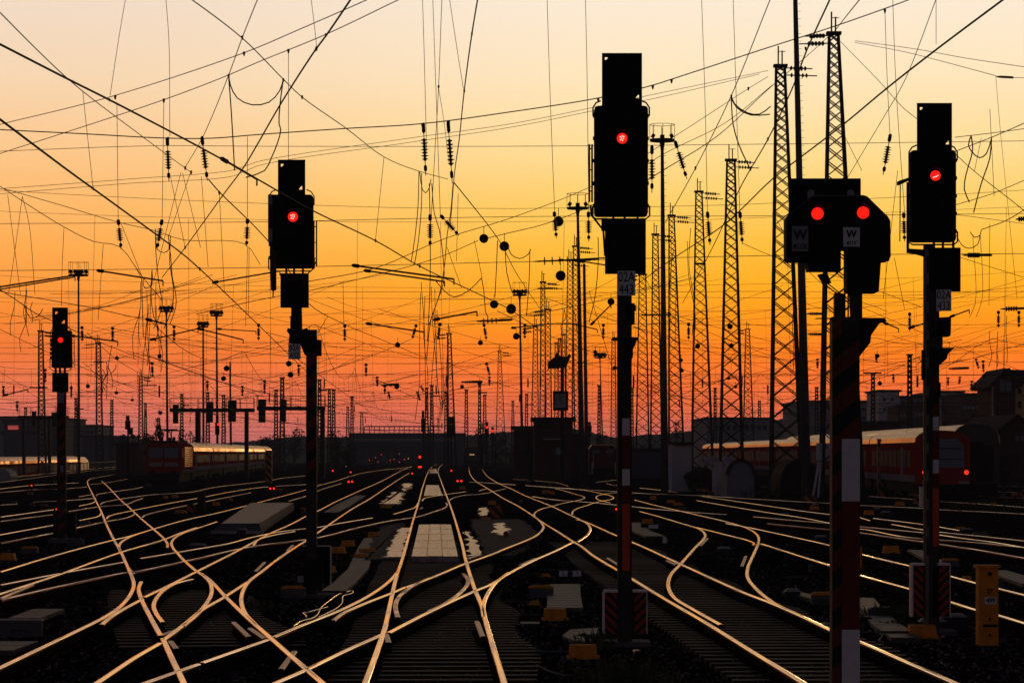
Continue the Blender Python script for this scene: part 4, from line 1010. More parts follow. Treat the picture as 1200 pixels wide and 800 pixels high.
for cx, cy, rp in ((957.8,250.5,7.4),(1011.2,249.4,7.4)):
    lens(r4, cx, cy, rp, Y4, 0, dots=None)
    hood_part(r4, cx, cy, rp*.9, Y4, 0)
M['lamp_halo'] = M['lamp_red']
def wplate(x0,x1,y0,y1,key,l2):
    b = MB(); rect(b, x0,x1,y0,y1,Y4,.006,-.012); pl = b.build('number_plate', M[key], r4)
    A, B_ = P(x0,y0,Y4), P(x1,y1,Y4); hh = A.z-B_.z
    text_part('lettering', 'W', hh*.56, ((A.x+B_.x)/2, Y4-.016, A.z-hh*.36), M['letter'], pl, .003, .9)
    text_part('lettering', l2, hh*.30, ((A.x+B_.x)/2, Y4-.016, A.z-hh*.82), M['letter'], pl, .001, .85)
wplate(928,947,265,294.5,'plate_dim','411X')
wplate(988,1007.5,266.5,289,'plate','411Y')
# the post: dark core, striped left edge, enamel board right
zb = GZ-.2; c0 = P(975.5,0,Y4); c1 = P(1007,0,Y4)
b = MB(); b.box(c0.x, c1.x, Y4+.03, Y4+.26, zb, P(0,371,Y4).z); b.build('post', M['mast'], r4)
b = MB(); rect(b, 979,992,343,371,Y4,.10,.08); b.build('striped_upper', M['redblack_big'], r4)
b = MB(); rect(b, 976,986.5,371,880,Y4,.012,.01); b.build('striped_board', M['redblack_big'], r4)
b = MB(); rect(b, 987.0,1007.5,395,514,Y4,.012,.0); b.build('dark_board', M['redblack_big'], r4)
mastboard(r4, 986.5, 1007.5, [(514,587,'white'),(587.3,737,'red_dark'),(737.3,885,'white')], Y4, -.01)
b = MB(); b.prism([pt(*q) for q in ((958,372),(1038,372),(1040,376),(1032,378),(1022,392),(1021,401),(1003,424),(998,428),(984,432),(984,372))], Y4+.06, Y4+.34); b.build('bracket', M['black'], r4)
b = MB(); rect(b, 1000,1012,342,373,Y4,.1,.1); b.bar(P(996,342,Y4)+Vector((0,.15,0)), P(996,373,Y4)+Vector((0,.15,0)), .008); b.bar(P(999,342,Y4)+Vector((0,.15,0)), P(999,373,Y4)+Vector((0,.15,0)), .008); b.build('support_tube', M['mast'], r4)
b = MB(); b.prism([pt(*q) for q in ((960,321),(970,319),(975,331),(966,331))], Y4+.05, Y4+.2); b.build('clamp', M['black'], r4)
c = P(990,0,Y4); b = MB(); b.box(c.x-.3, c.x+.3, Y4-.2, Y4+.5, GZ-.1, GZ+.05); b.build('foundation', M['conc_dark'], r4)
# its slim yellow-edged neighbour low on the right of the post
Y = GY(668,GZ); root = thing('yellow_stake', 'short yellow stake seen just right of the thick post', 'stake', (P(1008.5,0,Y).x, Y, GZ))
b = MB(); rect(b, 1006.5,1010.5,641,666,Y,.1,0); b.build('stake_board', M['yellow'], root)
c = P(1008.5,0,Y); b = MB(); b.bar((c.x,Y+.05,GZ-.05),(c.x,Y+.05,GZ+.1),.02); b.build('stake_foot', M['steel_dark'], root)

# sign 199 4 on two slanted struts
Y6 = 170.0
r6 = thing('kilometre_sign', 'pale sign reading 199 4 on two slanted struts', 'sign', (P(965,0,Y6).x, Y6, GZ))
numplate(r6, 956.5,974,519,539.5,Y6,0,'199\n4', .50)
b = MB(); b.bar(P(960,541,Y6)+Vector((0,.1,0)), P(951.5,585,Y6)+Vector((0,-.3,0)), .07); b.bar(P(962.5,541,Y6)+Vector((0,.1,0)), P(958,585,Y6)+Vector((0,-.3,0)), .07); b.build('strut', M['white'], r6)

# ------------------------------------------------------------- small ground signals (two red lamps)
def dwarf(lamps, label, r=1.3, col='lamp_small'):
    cx = sum(l[0] for l in lamps)/len(lamps); cy = sum(l[1] for l in lamps)/len(lamps)
    Y = min(520, GY(cy+ (9 if cy > 556 else 7), GZ)); s = Y/F; c = P(cx, cy, Y)
    root = thing('ground_signal', label, 'ground signal', (c.x, Y+.1, min(GZ, c.z-.3)), 'small ground signals with red lamps')
    b = MB(); hw = (abs(lamps[0][0]-lamps[-1][0])/2+3.2)*s; hz = 3.0*s
    b.prism([(c.x-hw,c.z-hz),(c.x+hw,c.z-hz),(c.x+hw,c.z+hz*.4),(c.x+hw*.6,c.z+hz*1.1),(c.x-hw*.6,c.z+hz*1.1),(c.x-hw,c.z+hz*.4)], Y, Y+.25); b.build('signal_box', M['black'], root)
    for lx, ly in lamps:
        q = P(lx, ly, Y); b = MB(); b.lathe((q.x, Y, q.z), (0,-1,0), [(0,r*s),(.03,r*s*.9),(.05,r*s*.3)], 12); b.build('lamp', M[col], root)
    b = MB(); b.bar((c.x, Y+.12, min(GZ, c.z-.3)-.1), (c.x, Y+.12, c.z-hz), .05); b.build('foot_post', M['steel_dark'], root)
for lm, lab in [([(408.5,564.2),(412.7,564)], 'ground signal with twin red lamps right of the second signal'),
                ([(316.7,572),(321,572)], 'ground signal with twin red lamps left of the second signal'),
                ([(536.2,563.3),(540.7,563.3)], 'ground signal with twin red lamps between the two central tracks'),
                ([(411,553)], 'ground signal with one red lamp above the twin lamps right of the second signal'),
                ([(390,551.3)], 'dim ground signal just right of the second signal mast'),
                ([(529,551.2)], 'ground signal with one red lamp right of the main track bend'),
                ([(491,547),(493,546.8)], 'ground signal with a wide red lamp left of the main track bend'),
                ([(483,554.5)], 'ground signal with one red lamp at the far left of the main track bend'),
                ([(722.3,596.3)], 'ground signal with an orange red lamp beside the central mast'),
                ([(66,596.3)], 'ground signal with one red lamp beside the far left signal'),
                ([(37,568.5)], 'ground signal with one red lamp in the far left field')]:
    dwarf(lm, lab, 1.25 if len(lm) > 1 or lm[0][0] > 700 else 1.0)
# ------------------------------------------------------------- lattice masts
def yfor(h, ytop): return (h-H)*F/(HOR-ytop)
def lattice(label, xt, yt, wt, x5, w5, h, group='steel lattice masts of the overhead line', head='insul', npan=None, mesh_leg=.10, brace=.036, faces=4, arm=None, zbase=GZ, yshift=0):
    Y = yfor(h, yt); s = Y/F; ztop = P(0, yt, Y).z
    z5 = P(0, 500, Y).z
    def at(z):     # centre x and half width at height z
        t = (ztop-z)/(ztop-z5); return ((xt+(x5-xt)*t-600)*s, max(.12, (wt+(w5-wt)*t)*s/2))
    cx, hw = at(zbase)
    root = thing('lattice_mast', label, 'lattice mast', (cx, Y, zbase), group)
    yd = lambda hw_: hw_*0.8
    def corner(z, i):
        c, hw_ = at(z); return Vector((c+(-hw_ if i in (0,3) else hw_), Y+(-yd(hw_) if i in (0,1) else yd(hw_)), z))
    lr = mesh_leg
    for i in range(4):
        b = MB(); b.tube([corner(zbase-.2, i), corner(ztop, i)], lr, 4, r2=lr*.75); b.build('leg', M['steel_dark'], root)
    b = MB(); z = zbase+.3; k = 0
    fs = ((0,1),(3,2),(0,3),(1,2)) if faces == 4 else ((0,1),(3,2))
    while z < ztop-.2 and k < 90:
        c, hw_ = at(z); dz = min(max(hw_*2*.78, .55), ztop-z)
        for (i, j) in fs:
            b.bar(corner(z,i), corner(z+dz,j), brace, n=4); b.bar(corner(z,j), corner(z+dz,i), brace, n=4)
        z += dz; k += 1
    b.build('bracing', M['steel_dark'], root)
    c, hw_ = at(ztop)
    b = MB(); b.box(c-hw_-lr-.05, c+hw_+lr+.05, Y-yd(hw_)-.1, Y+yd(hw_)+.1, ztop-.05, ztop+.12); b.build('head_plate', M['steel_dark'], root)
    if head == 'insul':
        b = MB(); rr = random.Random(int(xt)); sd = 1 if rr.random() < .5 else -1
        for dx, hh in ((-hw_*.5, 1.3), (hw_*.4, 1.0)):
            b.bar((c+dx, Y, ztop+.1), (c+dx, Y, ztop+hh), .05, n=5)
        b.bar((c-hw_*.6, Y, ztop+.95), (c+hw_*1.2, Y, ztop+.95), .03, n=4)
        b.build('head_frame', M['steel_dark'], root)
        for q in range(2):
            a = Vector((c+sd*hw_, Y, ztop-.1-.45*q)); e = a+Vector((sd*(1.6+.3*q), -1.5, -.25)); b = MB(); ax = (e-a).normalized()
            b.tube([a, e], .04, 5)
            for m_ in range(5): b.lathe(a+ax*(.5+.28*m_), ax, [(0,.05),(.03,.15),(.06,.05)], 8)
            b.build('strain_insulator', M['ceramic'], root)
    if arm:
        for (ya, x0, x1) in arm:
            z = P(0, ya, Y).z; b = MB(); b.box((x0-600)*s, (x1-600)*s, Y-.12, Y+.12, z-.09, z+.09); b.build('crossarm', M['steel_dark'], root)
    return root
lattice('tallest lattice mast, rising behind the twin-light W signal', 977,40,10.5, 985,42, 27, mesh_leg=.12, brace=.046)
lattice('tall lattice mast left of the smooth tubular pole', 914.5,78,10, 921,33, 27, mesh_leg=.12, brace=.046)
lattice('tall lattice mast standing third from the right in the big row', 856.5,188,9, 857,24, 27, mesh_leg=.12, brace=.046)
lattice('lattice mast with a forked head, left of the third one in the big row', 819,225,7, 822.5,22, 27, arm=[(309,814,826)])
lattice('lattice mast just right of the tall floodlight mast', 787,253,6, 792,16, 26)
lattice('slim lattice mast just left of the tall floodlight mast', 768,275,6, 769,12.5, 26)
lattice('lattice mast close behind the central signal mast on its right', 753,322,7.5, 753,14, 23, arm=[(369,751,786)])
lattice('thinner lattice mast behind the legs of the third big one', 876,386,4.5, 877,11, 22)
lattice('lattice mast left of the middle floodlight mast with a long crossarm', 668,305,5.5, 668,11, 25, arm=[(305,655,692)])
lattice('slim lattice mast touching the middle floodlight mast', 674.3,289,5, 674.5,8, 25)
lattice('mast with a small bracket arm left of the clock', 636.2,331,4.5, 636.2,7, 21, arm=[(338,630,648)])
lattice('short mast between two others left of the clock', 642,363,5.5, 642.5,8, 19)
lattice('leftmost mast of the bundle above the dark signal box', 627.5,383,4.5, 627,8, 18)
for x, y, lab in ((652,402,'first'),(656,397,'second'),(660.5,392,'third')):
    lattice('%s from the left of three small stepped masts right above the clock' % lab, x,y,3.2, x,4.5, 18, head=None)
lattice('mast behind the left edge of the central signal mast', 719,398,4, 719,6, 19)
lattice('dark mast standing alone right of the middle of the yard', 526.3,391,3.8, 529,7.5, 19, mesh_leg=.16)
lattice('thin tapering lattice mast right of the lone dark mast', 585.5,412,3, 586.5,9.5, 19)
lattice('lattice mast left of the far left signal', 47.7,388,4.6, 49,7.5, 18, arm=[(454,35,55.5)])
lattice('lattice mast right of the leftmost floodlight mast', 115.3,402,4.6, 116.5,7, 18, arm=[(424,110,122)])
lattice('short mast with a crossarm pointing right, left of the locomotive', 165,441,3.2, 165,4.6, 14, arm=[(451.5,165,184)])
G2 = 'small distant masts of the overhead line'
for i, (x, y, w, lab) in enumerate([(131,469,2.6,'small mast between the leftmost floodlight mast and the locomotive'),
        (213,462,2.6,'small mast above the roof of the locomotive'),(170.5,473,2.2,'smallest mast beside the tree left of the locomotive'),
        (243.5,460,3,'small mast behind the left signal bridge'),(262,463,3,'second small mast behind the left signal bridge'),
        (323.5,457,3,'mast under the left end of the right signal bridge'),(330.7,443,4,'mast at the middle of the right signal bridge'),
        (374.5,445,3.2,'small mast just right of the second signal mast'),(386,456,2.8,'first of twin masts right of the second signal'),
        (391,457,2.8,'second of twin masts right of the second signal'),(407.5,477,2.6,'small mast left of the far bridge'),
        (412.5,465,2.6,'mast over the left end of the far bridge'),(500,455,3,'mast above the right end of the far bridge'),
        (506,452,3,'mast one step right of the far bridge end'),(522.5,460,2.6,'small mast just left of the lone dark mast'),
        (546.5,457,3,'small mast with an arm right of the lone dark mast'),(562,448,2.4,'thin mast above the round tree'),
        (568,463,3,'mast rising out of the round tree'),(601,470,2.4,'small mast left of the thin floodlight pole'),
        (617,462,2.6,'small mast left of the signal box roof'),(702,452,2.4,'small mast above the shunting engine'),
        (740.5,455,2.6,'small mast seen right of the central signal'),(1023,438,3.6,'mast with a wide T arm above the railcar roof'),
        (1066,416,4,'mast between the W signal and the right signal'),(957,454,3,'small mast left of the striped post of the W signal'),
        (838,455,2.4,'small mast inside the legs of the big row'),(890,470,2.6,'small mast above the pale roof on the right'),
        (1147,470,2.4,'small mast left of the gabled house'),(89,467,2.4,'tiny mast left of the floodlight mast'),(30,478,2.4,'tiny mast at the far left'),
        (424,483,3,'T shaped mast at the left end of the far bridge')]):
    arm = [(437,x-11,x+10)] if x == 1023 else ([(y+12,x-2,x+9)] if i % 3 == 1 else ([(483,x-4,x+8)] if x == 424 else None))
    lattice(lab[0].upper()*0+lab, x, y, w*.8, x, w*1.15, 12.5, group=G2, head=None, faces=2, mesh_leg=.14, brace=.06, arm=arm)

# ------------------------------------------------------------- tubular pole and floodlight masts
def pole(label, xt, yt, wt, xb, wb, Y, rungs=True, cat='pole', name='steel_pole'):
    s = Y/F; yb = HOR+(H-GZ)*F/Y; root = thing(name, label, cat, ((xb-600)*s, Y, GZ))
    a = Vector(((xb-600)*s, Y, GZ-.2)); e = P(xt, yt, Y)
    b = MB(); b.tube([a, e], wb*s/2, 14, r2=wt*s/2); b.build('shaft', M['steel_gal'], root, smooth=True)
    if rungs:
        b = MB(); n = int((e-a).length/.42)
        for i in range(4, n):
            t = i/n; c = a.lerp(e, t); r = (wb+(wt-wb)*t)*s/2
            b.bar(c+Vector((r*.9,0,0)), c+Vector((r+.16,0,0)), .014, n=4)
        b.build('climbing_pegs', M['steel_gal'], root)
    return root, a, e
pole('tall smooth tubular pole with climbing pegs rising out of the top of the picture', 931.3,-30,5.0, 945.5,12, 165)
pole('smooth thin pole with pegs beside the middle floodlight mast', 684.5,309,3.2, 688,5.2, 205)
def floodmast(label, x, ytop, xb, wt, wb, h=20, lamps=2, ring=12):
    Y = yfor(h, ytop+6); s = Y/F
    root, a, e = pole(label, x, ytop+9, wt, xb, wb, Y, True, 'floodlight mast', 'floodlight_mast'); root['group'] = 'floodlight masts of the yard'
    zt = e.z; hw = ring*s
    b = MB(); b.lathe((e.x,Y,zt-.5), (0,0,1), [(0,wt*s/2),(.5,wt*s*.9),(.55,hw*.96),(.70,hw),(.74,hw*.5)], 14); b.build('platform', M['steel_dark'], root)
    b = MB(); zr = zt+.6+3.2*s*3
    for k in range(8):
        an = 2*PI*k/8; p = Vector((e.x+math.cos(an)*hw*.97, Y+math.sin(an)*hw*.97, zt+.2)); b.bar(p, Vector((p.x,p.y,zr)), .022, n=4)
    pts = [Vector((e.x+math.cos(2*PI*k/16)*hw*.97, Y+math.sin(2*PI*k/16)*hw*.97, zr)) for k in range(17)]
    b.tube(pts, .022, 4); b.bar((e.x,Y,zt), (e.x,Y,zt+17*s), .02, n=4); b.build('railing', M['steel_dark'], root)
    for dx in ([-.72,.72] if lamps == 2 else [-.75,-.3,.35,.78]):
        c = Vector((e.x+dx*hw, Y-.2, zt+.25+2.6*s)); sg = -1 if dx < 0 else 1
        uz = Vector((sg*.45, -.35, -.8)).normalized(); ux = Vector((.9,0,sg*.45)).normalized(); uy = uz.cross(ux).normalized(); ux = uy.cross(uz)
        b = MB(); b.obox(c, ux, uy, uz, 2.0*s, 2.2*s, 1.7*s); b.bar(c, (c.x, Y, zt+.1), .05); b.build('floodlight', M['steel_dark'], root)
    b = MB(); b.box(e.x-2.4*s, e.x+2.4*s, Y-.4, Y+.3, zt+.15, zt+.15+5.5*s); b.build('control_box', M['steel_dark'], root)
floodmast('tallest floodlight mast, right beside the central signal head', 776,158, 779,3.6, 9.5, 22, 2, 15)
floodmast('floodlight mast left of the central signal head', 677,237, 683,3.0, 6.5, 21, 2, 13)
floodmast('leftmost floodlight mast, beside the far left signal', 92,315, 92.5,2.0, 3.6, 20, 4, 12)
floodmast('floodlight mast above the locomotive', 195,357, 196.5,1.9, 3.2, 20, 4, 8.5)
floodmast('shorter one of two floodlight masts above the coaches', 238,375, 238.5,1.8, 3.0, 20, 4, 6.5)
floodmast('taller one of two floodlight masts above the coaches', 253.7,362, 255,1.8, 3.2, 20, 4, 7.5)
floodmast('floodlight mast right of the middle of the yard', 609,338, 612.5,1.9, 3.6, 20, 4, 8.5)
floodmast('small far floodlight mast left of the central signal mast', 703,411, 707,1.2, 2.0, 19, 4, 7)
pole('thin dark pole with a round drum between the two signal bridges', 269.5,424,1.8, 271,3.2, 330, False)

# ------------------------------------------------------------- signal bridges
def sigbridge(label, x0, x1, yb, posts, sigs, Y, rails=True):
    s = Y/F; root = thing('signal_bridge', label, 'signal bridge', P((x0+x1)/2, 0, Y).to_tuple()[:2]+(GZ,), 'signal bridges over the left tracks')
    A, B_ = P(x0,yb-2.2,Y), P(x1,yb+2.2,Y)
    b = MB(); b.box(A.x,B_.x,Y-.6,Y-.5,B_.z,A.z); b.box(A.x,B_.x,Y+.5,Y+.6,B_.z,A.z); b.box(A.x,B_.x,Y-.5,Y+.5,B_.z,B_.z+.08); b.build('girder', M['steel_dark'], root)
    b = MB(); n = int((B_.x-A.x)/1.4); zr = A.z+1.05
    for i in range(n+1):
        x = A.x+(B_.x-A.x)*i/n; b.bar((x,Y-.55,A.z),(x,Y-.55,zr),.035,n=4); b.bar((x,Y+.55,A.z),(x,Y+.55,zr),.035,n=4)
    for yy in (Y-.55,Y+.55): b.bar((A.x,yy,zr),(B_.x,yy,zr),.035,n=4); b.bar((A.x,yy,zr-.5),(B_.x,yy,zr-.5),.025,n=4)
    b.build('handrail', M['steel_dark'], root)
    for px, w in posts:
        c = P(px,0,Y); b = MB(); hw = w*s/2; b.box(c.x-hw, c.x+hw, Y-.45, Y+.45, GZ-.1, B_.z-.003); b.build('leg', M['steel_dark'], root)
    for (sx0,sx1,sy0,sy1) in sigs:
        b = MB(); rect(b, sx0,sx1,sy0,sy1,Y,.3,-1.05); sg = b.build('signal_head', M['black'], root)
        b = MB(); rect(b, sx0-.7,sx1+.7,sy0-1,sy0+(sy1-sy0)*.45,Y,.03,-.74); b.build('background_board', M['black'], sg)
        b = MB(); c = P((sx0+sx1)/2,0,Y); b.bar((c.x,Y-.7,B_.z),(c.x,Y-.7,P(0,sy0,Y).z-.1),.06); b.build('hanger', M['steel_dark'], root)
    return root
sigbridge('left signal bridge over the coaches with black signal heads hanging from it', 199.5,298,480.5,[(232,5.5),(289,4.2)],[(204,210,475,496),(243,250.5,472,495),(268.5,277.5,470,494)],300)
sigbridge('right signal bridge behind the second signal mast', 301.5,381,478.5,[(378,5)],[(304,312,469,495),(330,336,469,494)],290)
sigbridge('dark far signal bridge at the left behind the far left signal', 22,80,489,[(28,3),(58,3),(76,3)],[(39,43,483,499),(62,68,484,500)],370)
def smallsig(label, x0,x1,y0,y1,ybase,lamp=None,Y=None,lower=None):
    Y = Y or GY(ybase,GZ); s = Y/F; c = P((x0+x1)/2,0,Y); root = thing('railway_signal', label, 'railway signal', (c.x, Y, GZ), 'small distant signals')
    b = MB(); rect(b,x0,x1,y0+(y1-y0)*.35,y1,Y,.25,0); b.build('signal_head', M['black'], root)
    b = MB(); rect(b,x0+.8,x1-.8,y0,y0+(y1-y0)*.35-.1,Y,.03,.05); b.build('top_board', M['black'], root)
    if lower: b = MB(); rect(b,*lower,Y,.2,0); b.build('lower_box', M['black'], root)
    b = MB(); hw = max(.07, .9*s); b.box(c.x-hw,c.x+hw,Y+.27,Y+.27+2*hw,GZ-.1,P(0,y1,Y).z+.4); b.build('mast', M['steel_dark'], root)
    if lamp: q = P(*lamp,Y); b = MB(); b.lathe((q.x,Y,q.z),(0,-1,0),[(0,1.6*s),(.04,1.4*s),(.05,.3*s)],12); b.build('lamp', M['lamp_small'], root)
smallsig('small unlit signal beside the tree left of the locomotive',146.5,152.5,487,503,563,lower=(149,155.5,501,509))
smallsig('small black signal right of the far bridge, left of the lone dark mast',493.5,498,481,506,547,Y=430)
smallsig('black signal with boxes on the foot of the lone dark mast',523.5,533.5,488,512,556,Y=330)
smallsig('far signal with one red lamp in front of the round tree',568,573,494,512,545,(570.6,500.5),Y=420)
smallsig('far small signal with an orange red lamp right of the round tree',575,579.5,500,514,545,(577.2,505),Y=430)
smallsig('distant signal with a red lamp under the far bridge',490.5,494,530,544,553,(492,535.3))
smallsig('dark signal left of the lit end of the shunting engine',688.5,693.5,494,506,557,Y=330)
smallsig('signal with a small orange glow under the left signal bridge',252,257,487,509,553,(256,497),Y=315)
M['clock'] = mat('clock_face', (.38,.38,.42), .6)
# clock / white board on its mast and the dark silhouetted bulky head above
Y = 250; root = thing('platform_clock', 'square pale clock high on a dark mast above the signal box', 'clock', (P(659,0,Y).x, Y, GZ))
b = MB(); b.box(P(657,0,Y).x, P(661,0,Y).x, Y+.2, Y+.4, GZ, P(0,430,Y).z); b.build('mast', M['steel_dark'], root)
b = MB(); rect(b,648,666,458,481,Y,.3,.0); b.build('clock_case', M['black'], root)
b = MB(); rect(b,650,663,461.5,477.5,Y,.02,-.025); fc = b.build('clock_face', M['clock'], root)
b = MB(); q = P(656.5,469.5,Y); b.bar((q.x,Y-.03,q.z),(q.x,Y-.03,q.z+.38),.03,n=4); b.bar((q.x,Y-.03,q.z),(q.x+.18,Y-.03,q.z-.18),.035,n=4); b.build('clock_hands', M['letter'], fc)
b = MB(); b.prism([(P(x,y,Y).x,P(x,y,Y).z) for x,y in ((642,424),(650,418),(652,413),(656,417),(664,418),(667,414),(669,417),(666,424),(663,431),(642,432))], Y-.2, Y+.5); b.build('dark_hood', M['black'], root)
b = MB(); rect(b,652,668,432,458,Y,.12,.5); b.build('mast_cage', M['steel_dark'], root) if False else None

# ------------------------------------------------------------- overhead wires
def span(pts, Y0, Y1, step=14):
    q = catmull(pts, step) if len(pts) > 2 else [Vector((*pts[0],0)), Vector((*pts[-1],0))]
    L = [0]
    for a, c in zip(q, q[1:]): L.append(L[-1]+(c-a).length)
    res = []
    for p, l in zip(q, L):
        t = l/L[-1]; Y = 1/((1-t)/Y0 + t/Y1); res.append(P(p.x, p.y, Y))
    return res
def wire(label, pts, Y0, Y1, wpx=1.0, m='cable', name='overhead_wire', cat='wire', group='overhead wires', clips=()):
    q = span(pts, Y0, Y1); Ym = min(Y0, Y1)*.5+max(Y0, Y1)*.5; r = max(.0035, min(.03, wpx*.5*Ym/F*.9))
    b = MB(); b.tube(q, r, 5); o = b.build(name, M[m], None, q[0]); tag(o, label, cat, group)
    return o
def yz(y, z): return (z-H)*F/(HOR-y)
# thick contact wires (z = 5.5)
wire('thick contact wire from the upper left edge down to the middle of the sky', [(-8,48),(0,52),(80,93),(128,117),(235,173),(300,209),(365,246),(440,282),(492,312),(562,345),(600,364),(640,392)], yz(50,5.5), yz(392,5.5), 1.5)
wire('contact wire entering the left edge below the others and falling steeply', [(-8,134),(0,140),(80,200),(109,221),(182,274),(217,300),(250,330),(300,378),(335,412),(380,455)], yz(134,5.5), yz(455,5.5), 1.1)
wire('thick wire falling from the top edge leftwards behind the insulator pairs', [(416,-8),(382,42),(370,58),(330,120),(300,172),(285,197),(264,225),(217,290),(190,325)], yz(-8,5.5), yz(325,5.5), 1.6)
wire('thick wire with two clamps dropping almost straight from the top edge left of centre', [(561,-8),(553,40),(544,107),(538,165),(533,200),(528,262)], yz(0,5.5), yz(262,5.5), 1.4)
wire('thick wire climbing to the top right corner', [(1186,-8),(1095,60),(1040,103),(987,147),(940,183),(905,210),(850,262),(790,302),(740,338)], yz(0,5.5), yz(338,5.5), 1.6)
wire('wire running up to the top edge right of the tallest lattice mast', [(976,-8),(945,60),(930,100),(900,163),(870,215),(835,290),(800,355)], yz(0,5.5), yz(355,5.5), 1.2)
# messengers
wire('messenger wire from the upper left corner falling behind the second signal', [(-6,9),(0,15),(80,93),(160,155),(217,197),(224,202)], yz(10,7), yz(200,7.6), 1.2)
wire('messenger wire continuing from the second insulator pair behind the second signal', [(244,210),(257,225),(300,267),(330,302),(361,355),(402,379),(450,399),(500,420)], yz(200,7.6), 130, 1.0)
wire('wire from the top edge crossing down to the middle insulator pair', [(216,-6),(225,0),(284,45),(332,93),(354,114),(405,150),(450,184),(489,200),(525,210)], yz(0,7.4), yz(205,8), 1.2)
wire('wire falling from the middle insulator pair to the right towards the lone dark mast', [(532,214),(553,240),(585,282),(605,320),(640,372)], yz(205,8), 125, 1.0)
wire('wire rising from the stay point to the top edge above the second signal', [(304,-6),(284,44),(268,88),(237,162),(217,196)], yz(0,6.6), yz(196,6.6), 1.1)
wire('thin straight wire from the top edge crossing the far right sky', [(1099,-6),(1060,95),(1040,130),(995,205),(960,262)], 60, 90, .9)
wire('wire from the top edge down to the head of the tallest lattice mast', [(1012,-6),(995,15),(977,38)], 90, 157, 1.3)
wire('stay wire from the tallest mast down behind the W signal', [(972,42),(950,62),(900,105),(840,160),(770,204),(700,250)], 157, 95, 1.1)
wire('wire from the upper right crossing behind the tall floodlight mast', [(905,-6),(900,6),(857,112),(815,197),(780,260)], 80, 100, 1.2)
wire('rising wire right of the central signal, upper one', [(900,90),(877,104),(795,157),(700,215),(600,255),(520,280),(440,314),(360,330)], 130, 90, .9)
wire('rising wire right of the central signal, lower one', [(905,100),(850,144),(770,185),(700,237),(640,262),(600,272),(571,279)], 125, 95, .9)
wire('wire rising from the dark disc left of centre to the second signal', [(560,282),(510,303),(404,331),(360,341),(300,352),(230,368)], 95, 80, 1.0)
wire('upper wire climbing from the left edge to the top edge, ending left', [(-6,148),(0,146),(128,114),(286,62),(350,35),(430,0),(445,-7)], 95, 70, 1.2)
wire('lower wire climbing from the left edge to the top edge, ending further right', [(-6,182),(0,180),(192,117),(268,88),(300,74),(383,40),(467,0),(485,-8)], 92, 70, 1.2)
wire('twin wires from the top edge to the middle insulators, left one', [(518,-6),(516,50),(514,102),(509,190),(505,262)], 70, 80, .9)
wire('looped tie from the top edge to the thick wire left of centre', [(526,-6),(536,60),(543,104)], 60, 58, .8, name='tie_wire', cat='tie')
wire('short fork of the twin wires above the middle insulators', [(514,104),(520,140),(526,190)], 75, 80, .7)
# head span over the whole picture
wire('long sagging head span wire across the whole picture carrying the insulators', [(-30,150),(0,152),(100,157),(195,162),(250,162),(300,158),(400,151),(495,145),(600,131),(701,115),(765,100),(787,93),(900,56),(975,32),(1065,0),(1100,-14)], 80, 80, 1.5, name='head_span_wire', cat='span wire')
wire('thin level span wire just below the long sagging one', [(-20,178),(180,171),(300,171.5),(600,171.5),(900,169),(1220,165)], 80, 80, .8, name='span_wire', cat='span wire')
wire('level span wire at the height of the second signal lamp', [(-20,262),(0,262),(300,260),(600,254),(900,253),(1220,250)], 80, 80, .8, name='span_wire', cat='span wire')
wire('level span wire below the second signal head', [(-20,317),(0,317),(300,313.5),(600,307),(900,299.5),(1220,297)], 80, 80, .9, name='span_wire', cat='span wire')
wire('thin wire pair crossing the sky centre, upper wire', [(-10,222),(150,210),(275,199),(300,190),(480,162),(600,145),(700,125),(760,112),(900,83)], 100, 100, .7)
wire('thin wire pair crossing the sky centre, lower wire', [(-10,228),(150,215),(275,206),(300,195),(480,167),(600,149),(700,129),(760,117),(890,87)], 101, 101, .7)
for i, (pts, lab) in enumerate([([(194,-6),(198,50),(199,160)], 'thin vertical tie left of the first hanging insulator'),([(641,-6),(643,60),(645,120),(650,249)], 'thin vertical tie left of the central signal'),
        ([(686,-6),(688,90),(689,170),(690,249)], 'thin vertical tie touching the left side of the central signal'),([(822,-6),(826,110),(829,249)], 'thin vertical tie down to the insulator before the forked mast'),
        ([(859,-6),(862,90),(867,249)], 'thin vertical tie down to the insulator before the third big mast'),([(1037,12),(1040,100),(1043,158)], 'thin vertical tie above the insulator right of the W signal'),
        ([(1046,-6),(1050,100),(1060,249)], 'thin vertical tie between the W signal and the right signal'),([(1097,-6),(1097,52)], 'short vertical tie at the top edge above the right signal'),
        ([(495,-6),(497,60),(500,180)], 'faint vertical tie left of the middle insulator pair'),([(507,-6),(510,80),(516,252)], 'faint second vertical tie left of the middle insulator pair'),
        ([(1160,128),(1165,230)], 'short thin tie right of the right signal'),([(290,160),(290,255)], 'vertical tie above the insulator left of the second signal'),
        ([(137,120),(138.5,256)], 'vertical tie above the leftmost hanging insulator'),([(192,118),(190,256)], 'vertical tie above the tilted insulator left of the second signal'),
        ([(338,62),(338,188)], 'thin vertical tie ending on the second signal head'),([(148,-6),(140,40),(129,112)], 'short tie from the top edge to the two climbing wires'),
        ([(97,108),(109,220)], 'first dropper in the upper left sky'),([(364,-6),(369,35),(371,55)], 'looped tie from the top edge left of the thick wire'),([(436,-6),(450,60)], 'short diagonal tie fading into the sky') ][:18]):
    wire(lab, pts, 80, 80, .8, name='tie_wire', cat='tie')
wire('messenger wire falling from the left edge to the leftmost hanging insulator', [(-6,214),(4,221),(75,266),(110,283),(140,289),(165,322),(190,352)], 60, 66, 1.0)
wire('messenger wire from the left edge to the insulator left of the second signal', [(4,221),(70,240),(137,260),(180,270),(215,281),(287,286),(305,310)], 60, 62, .9)
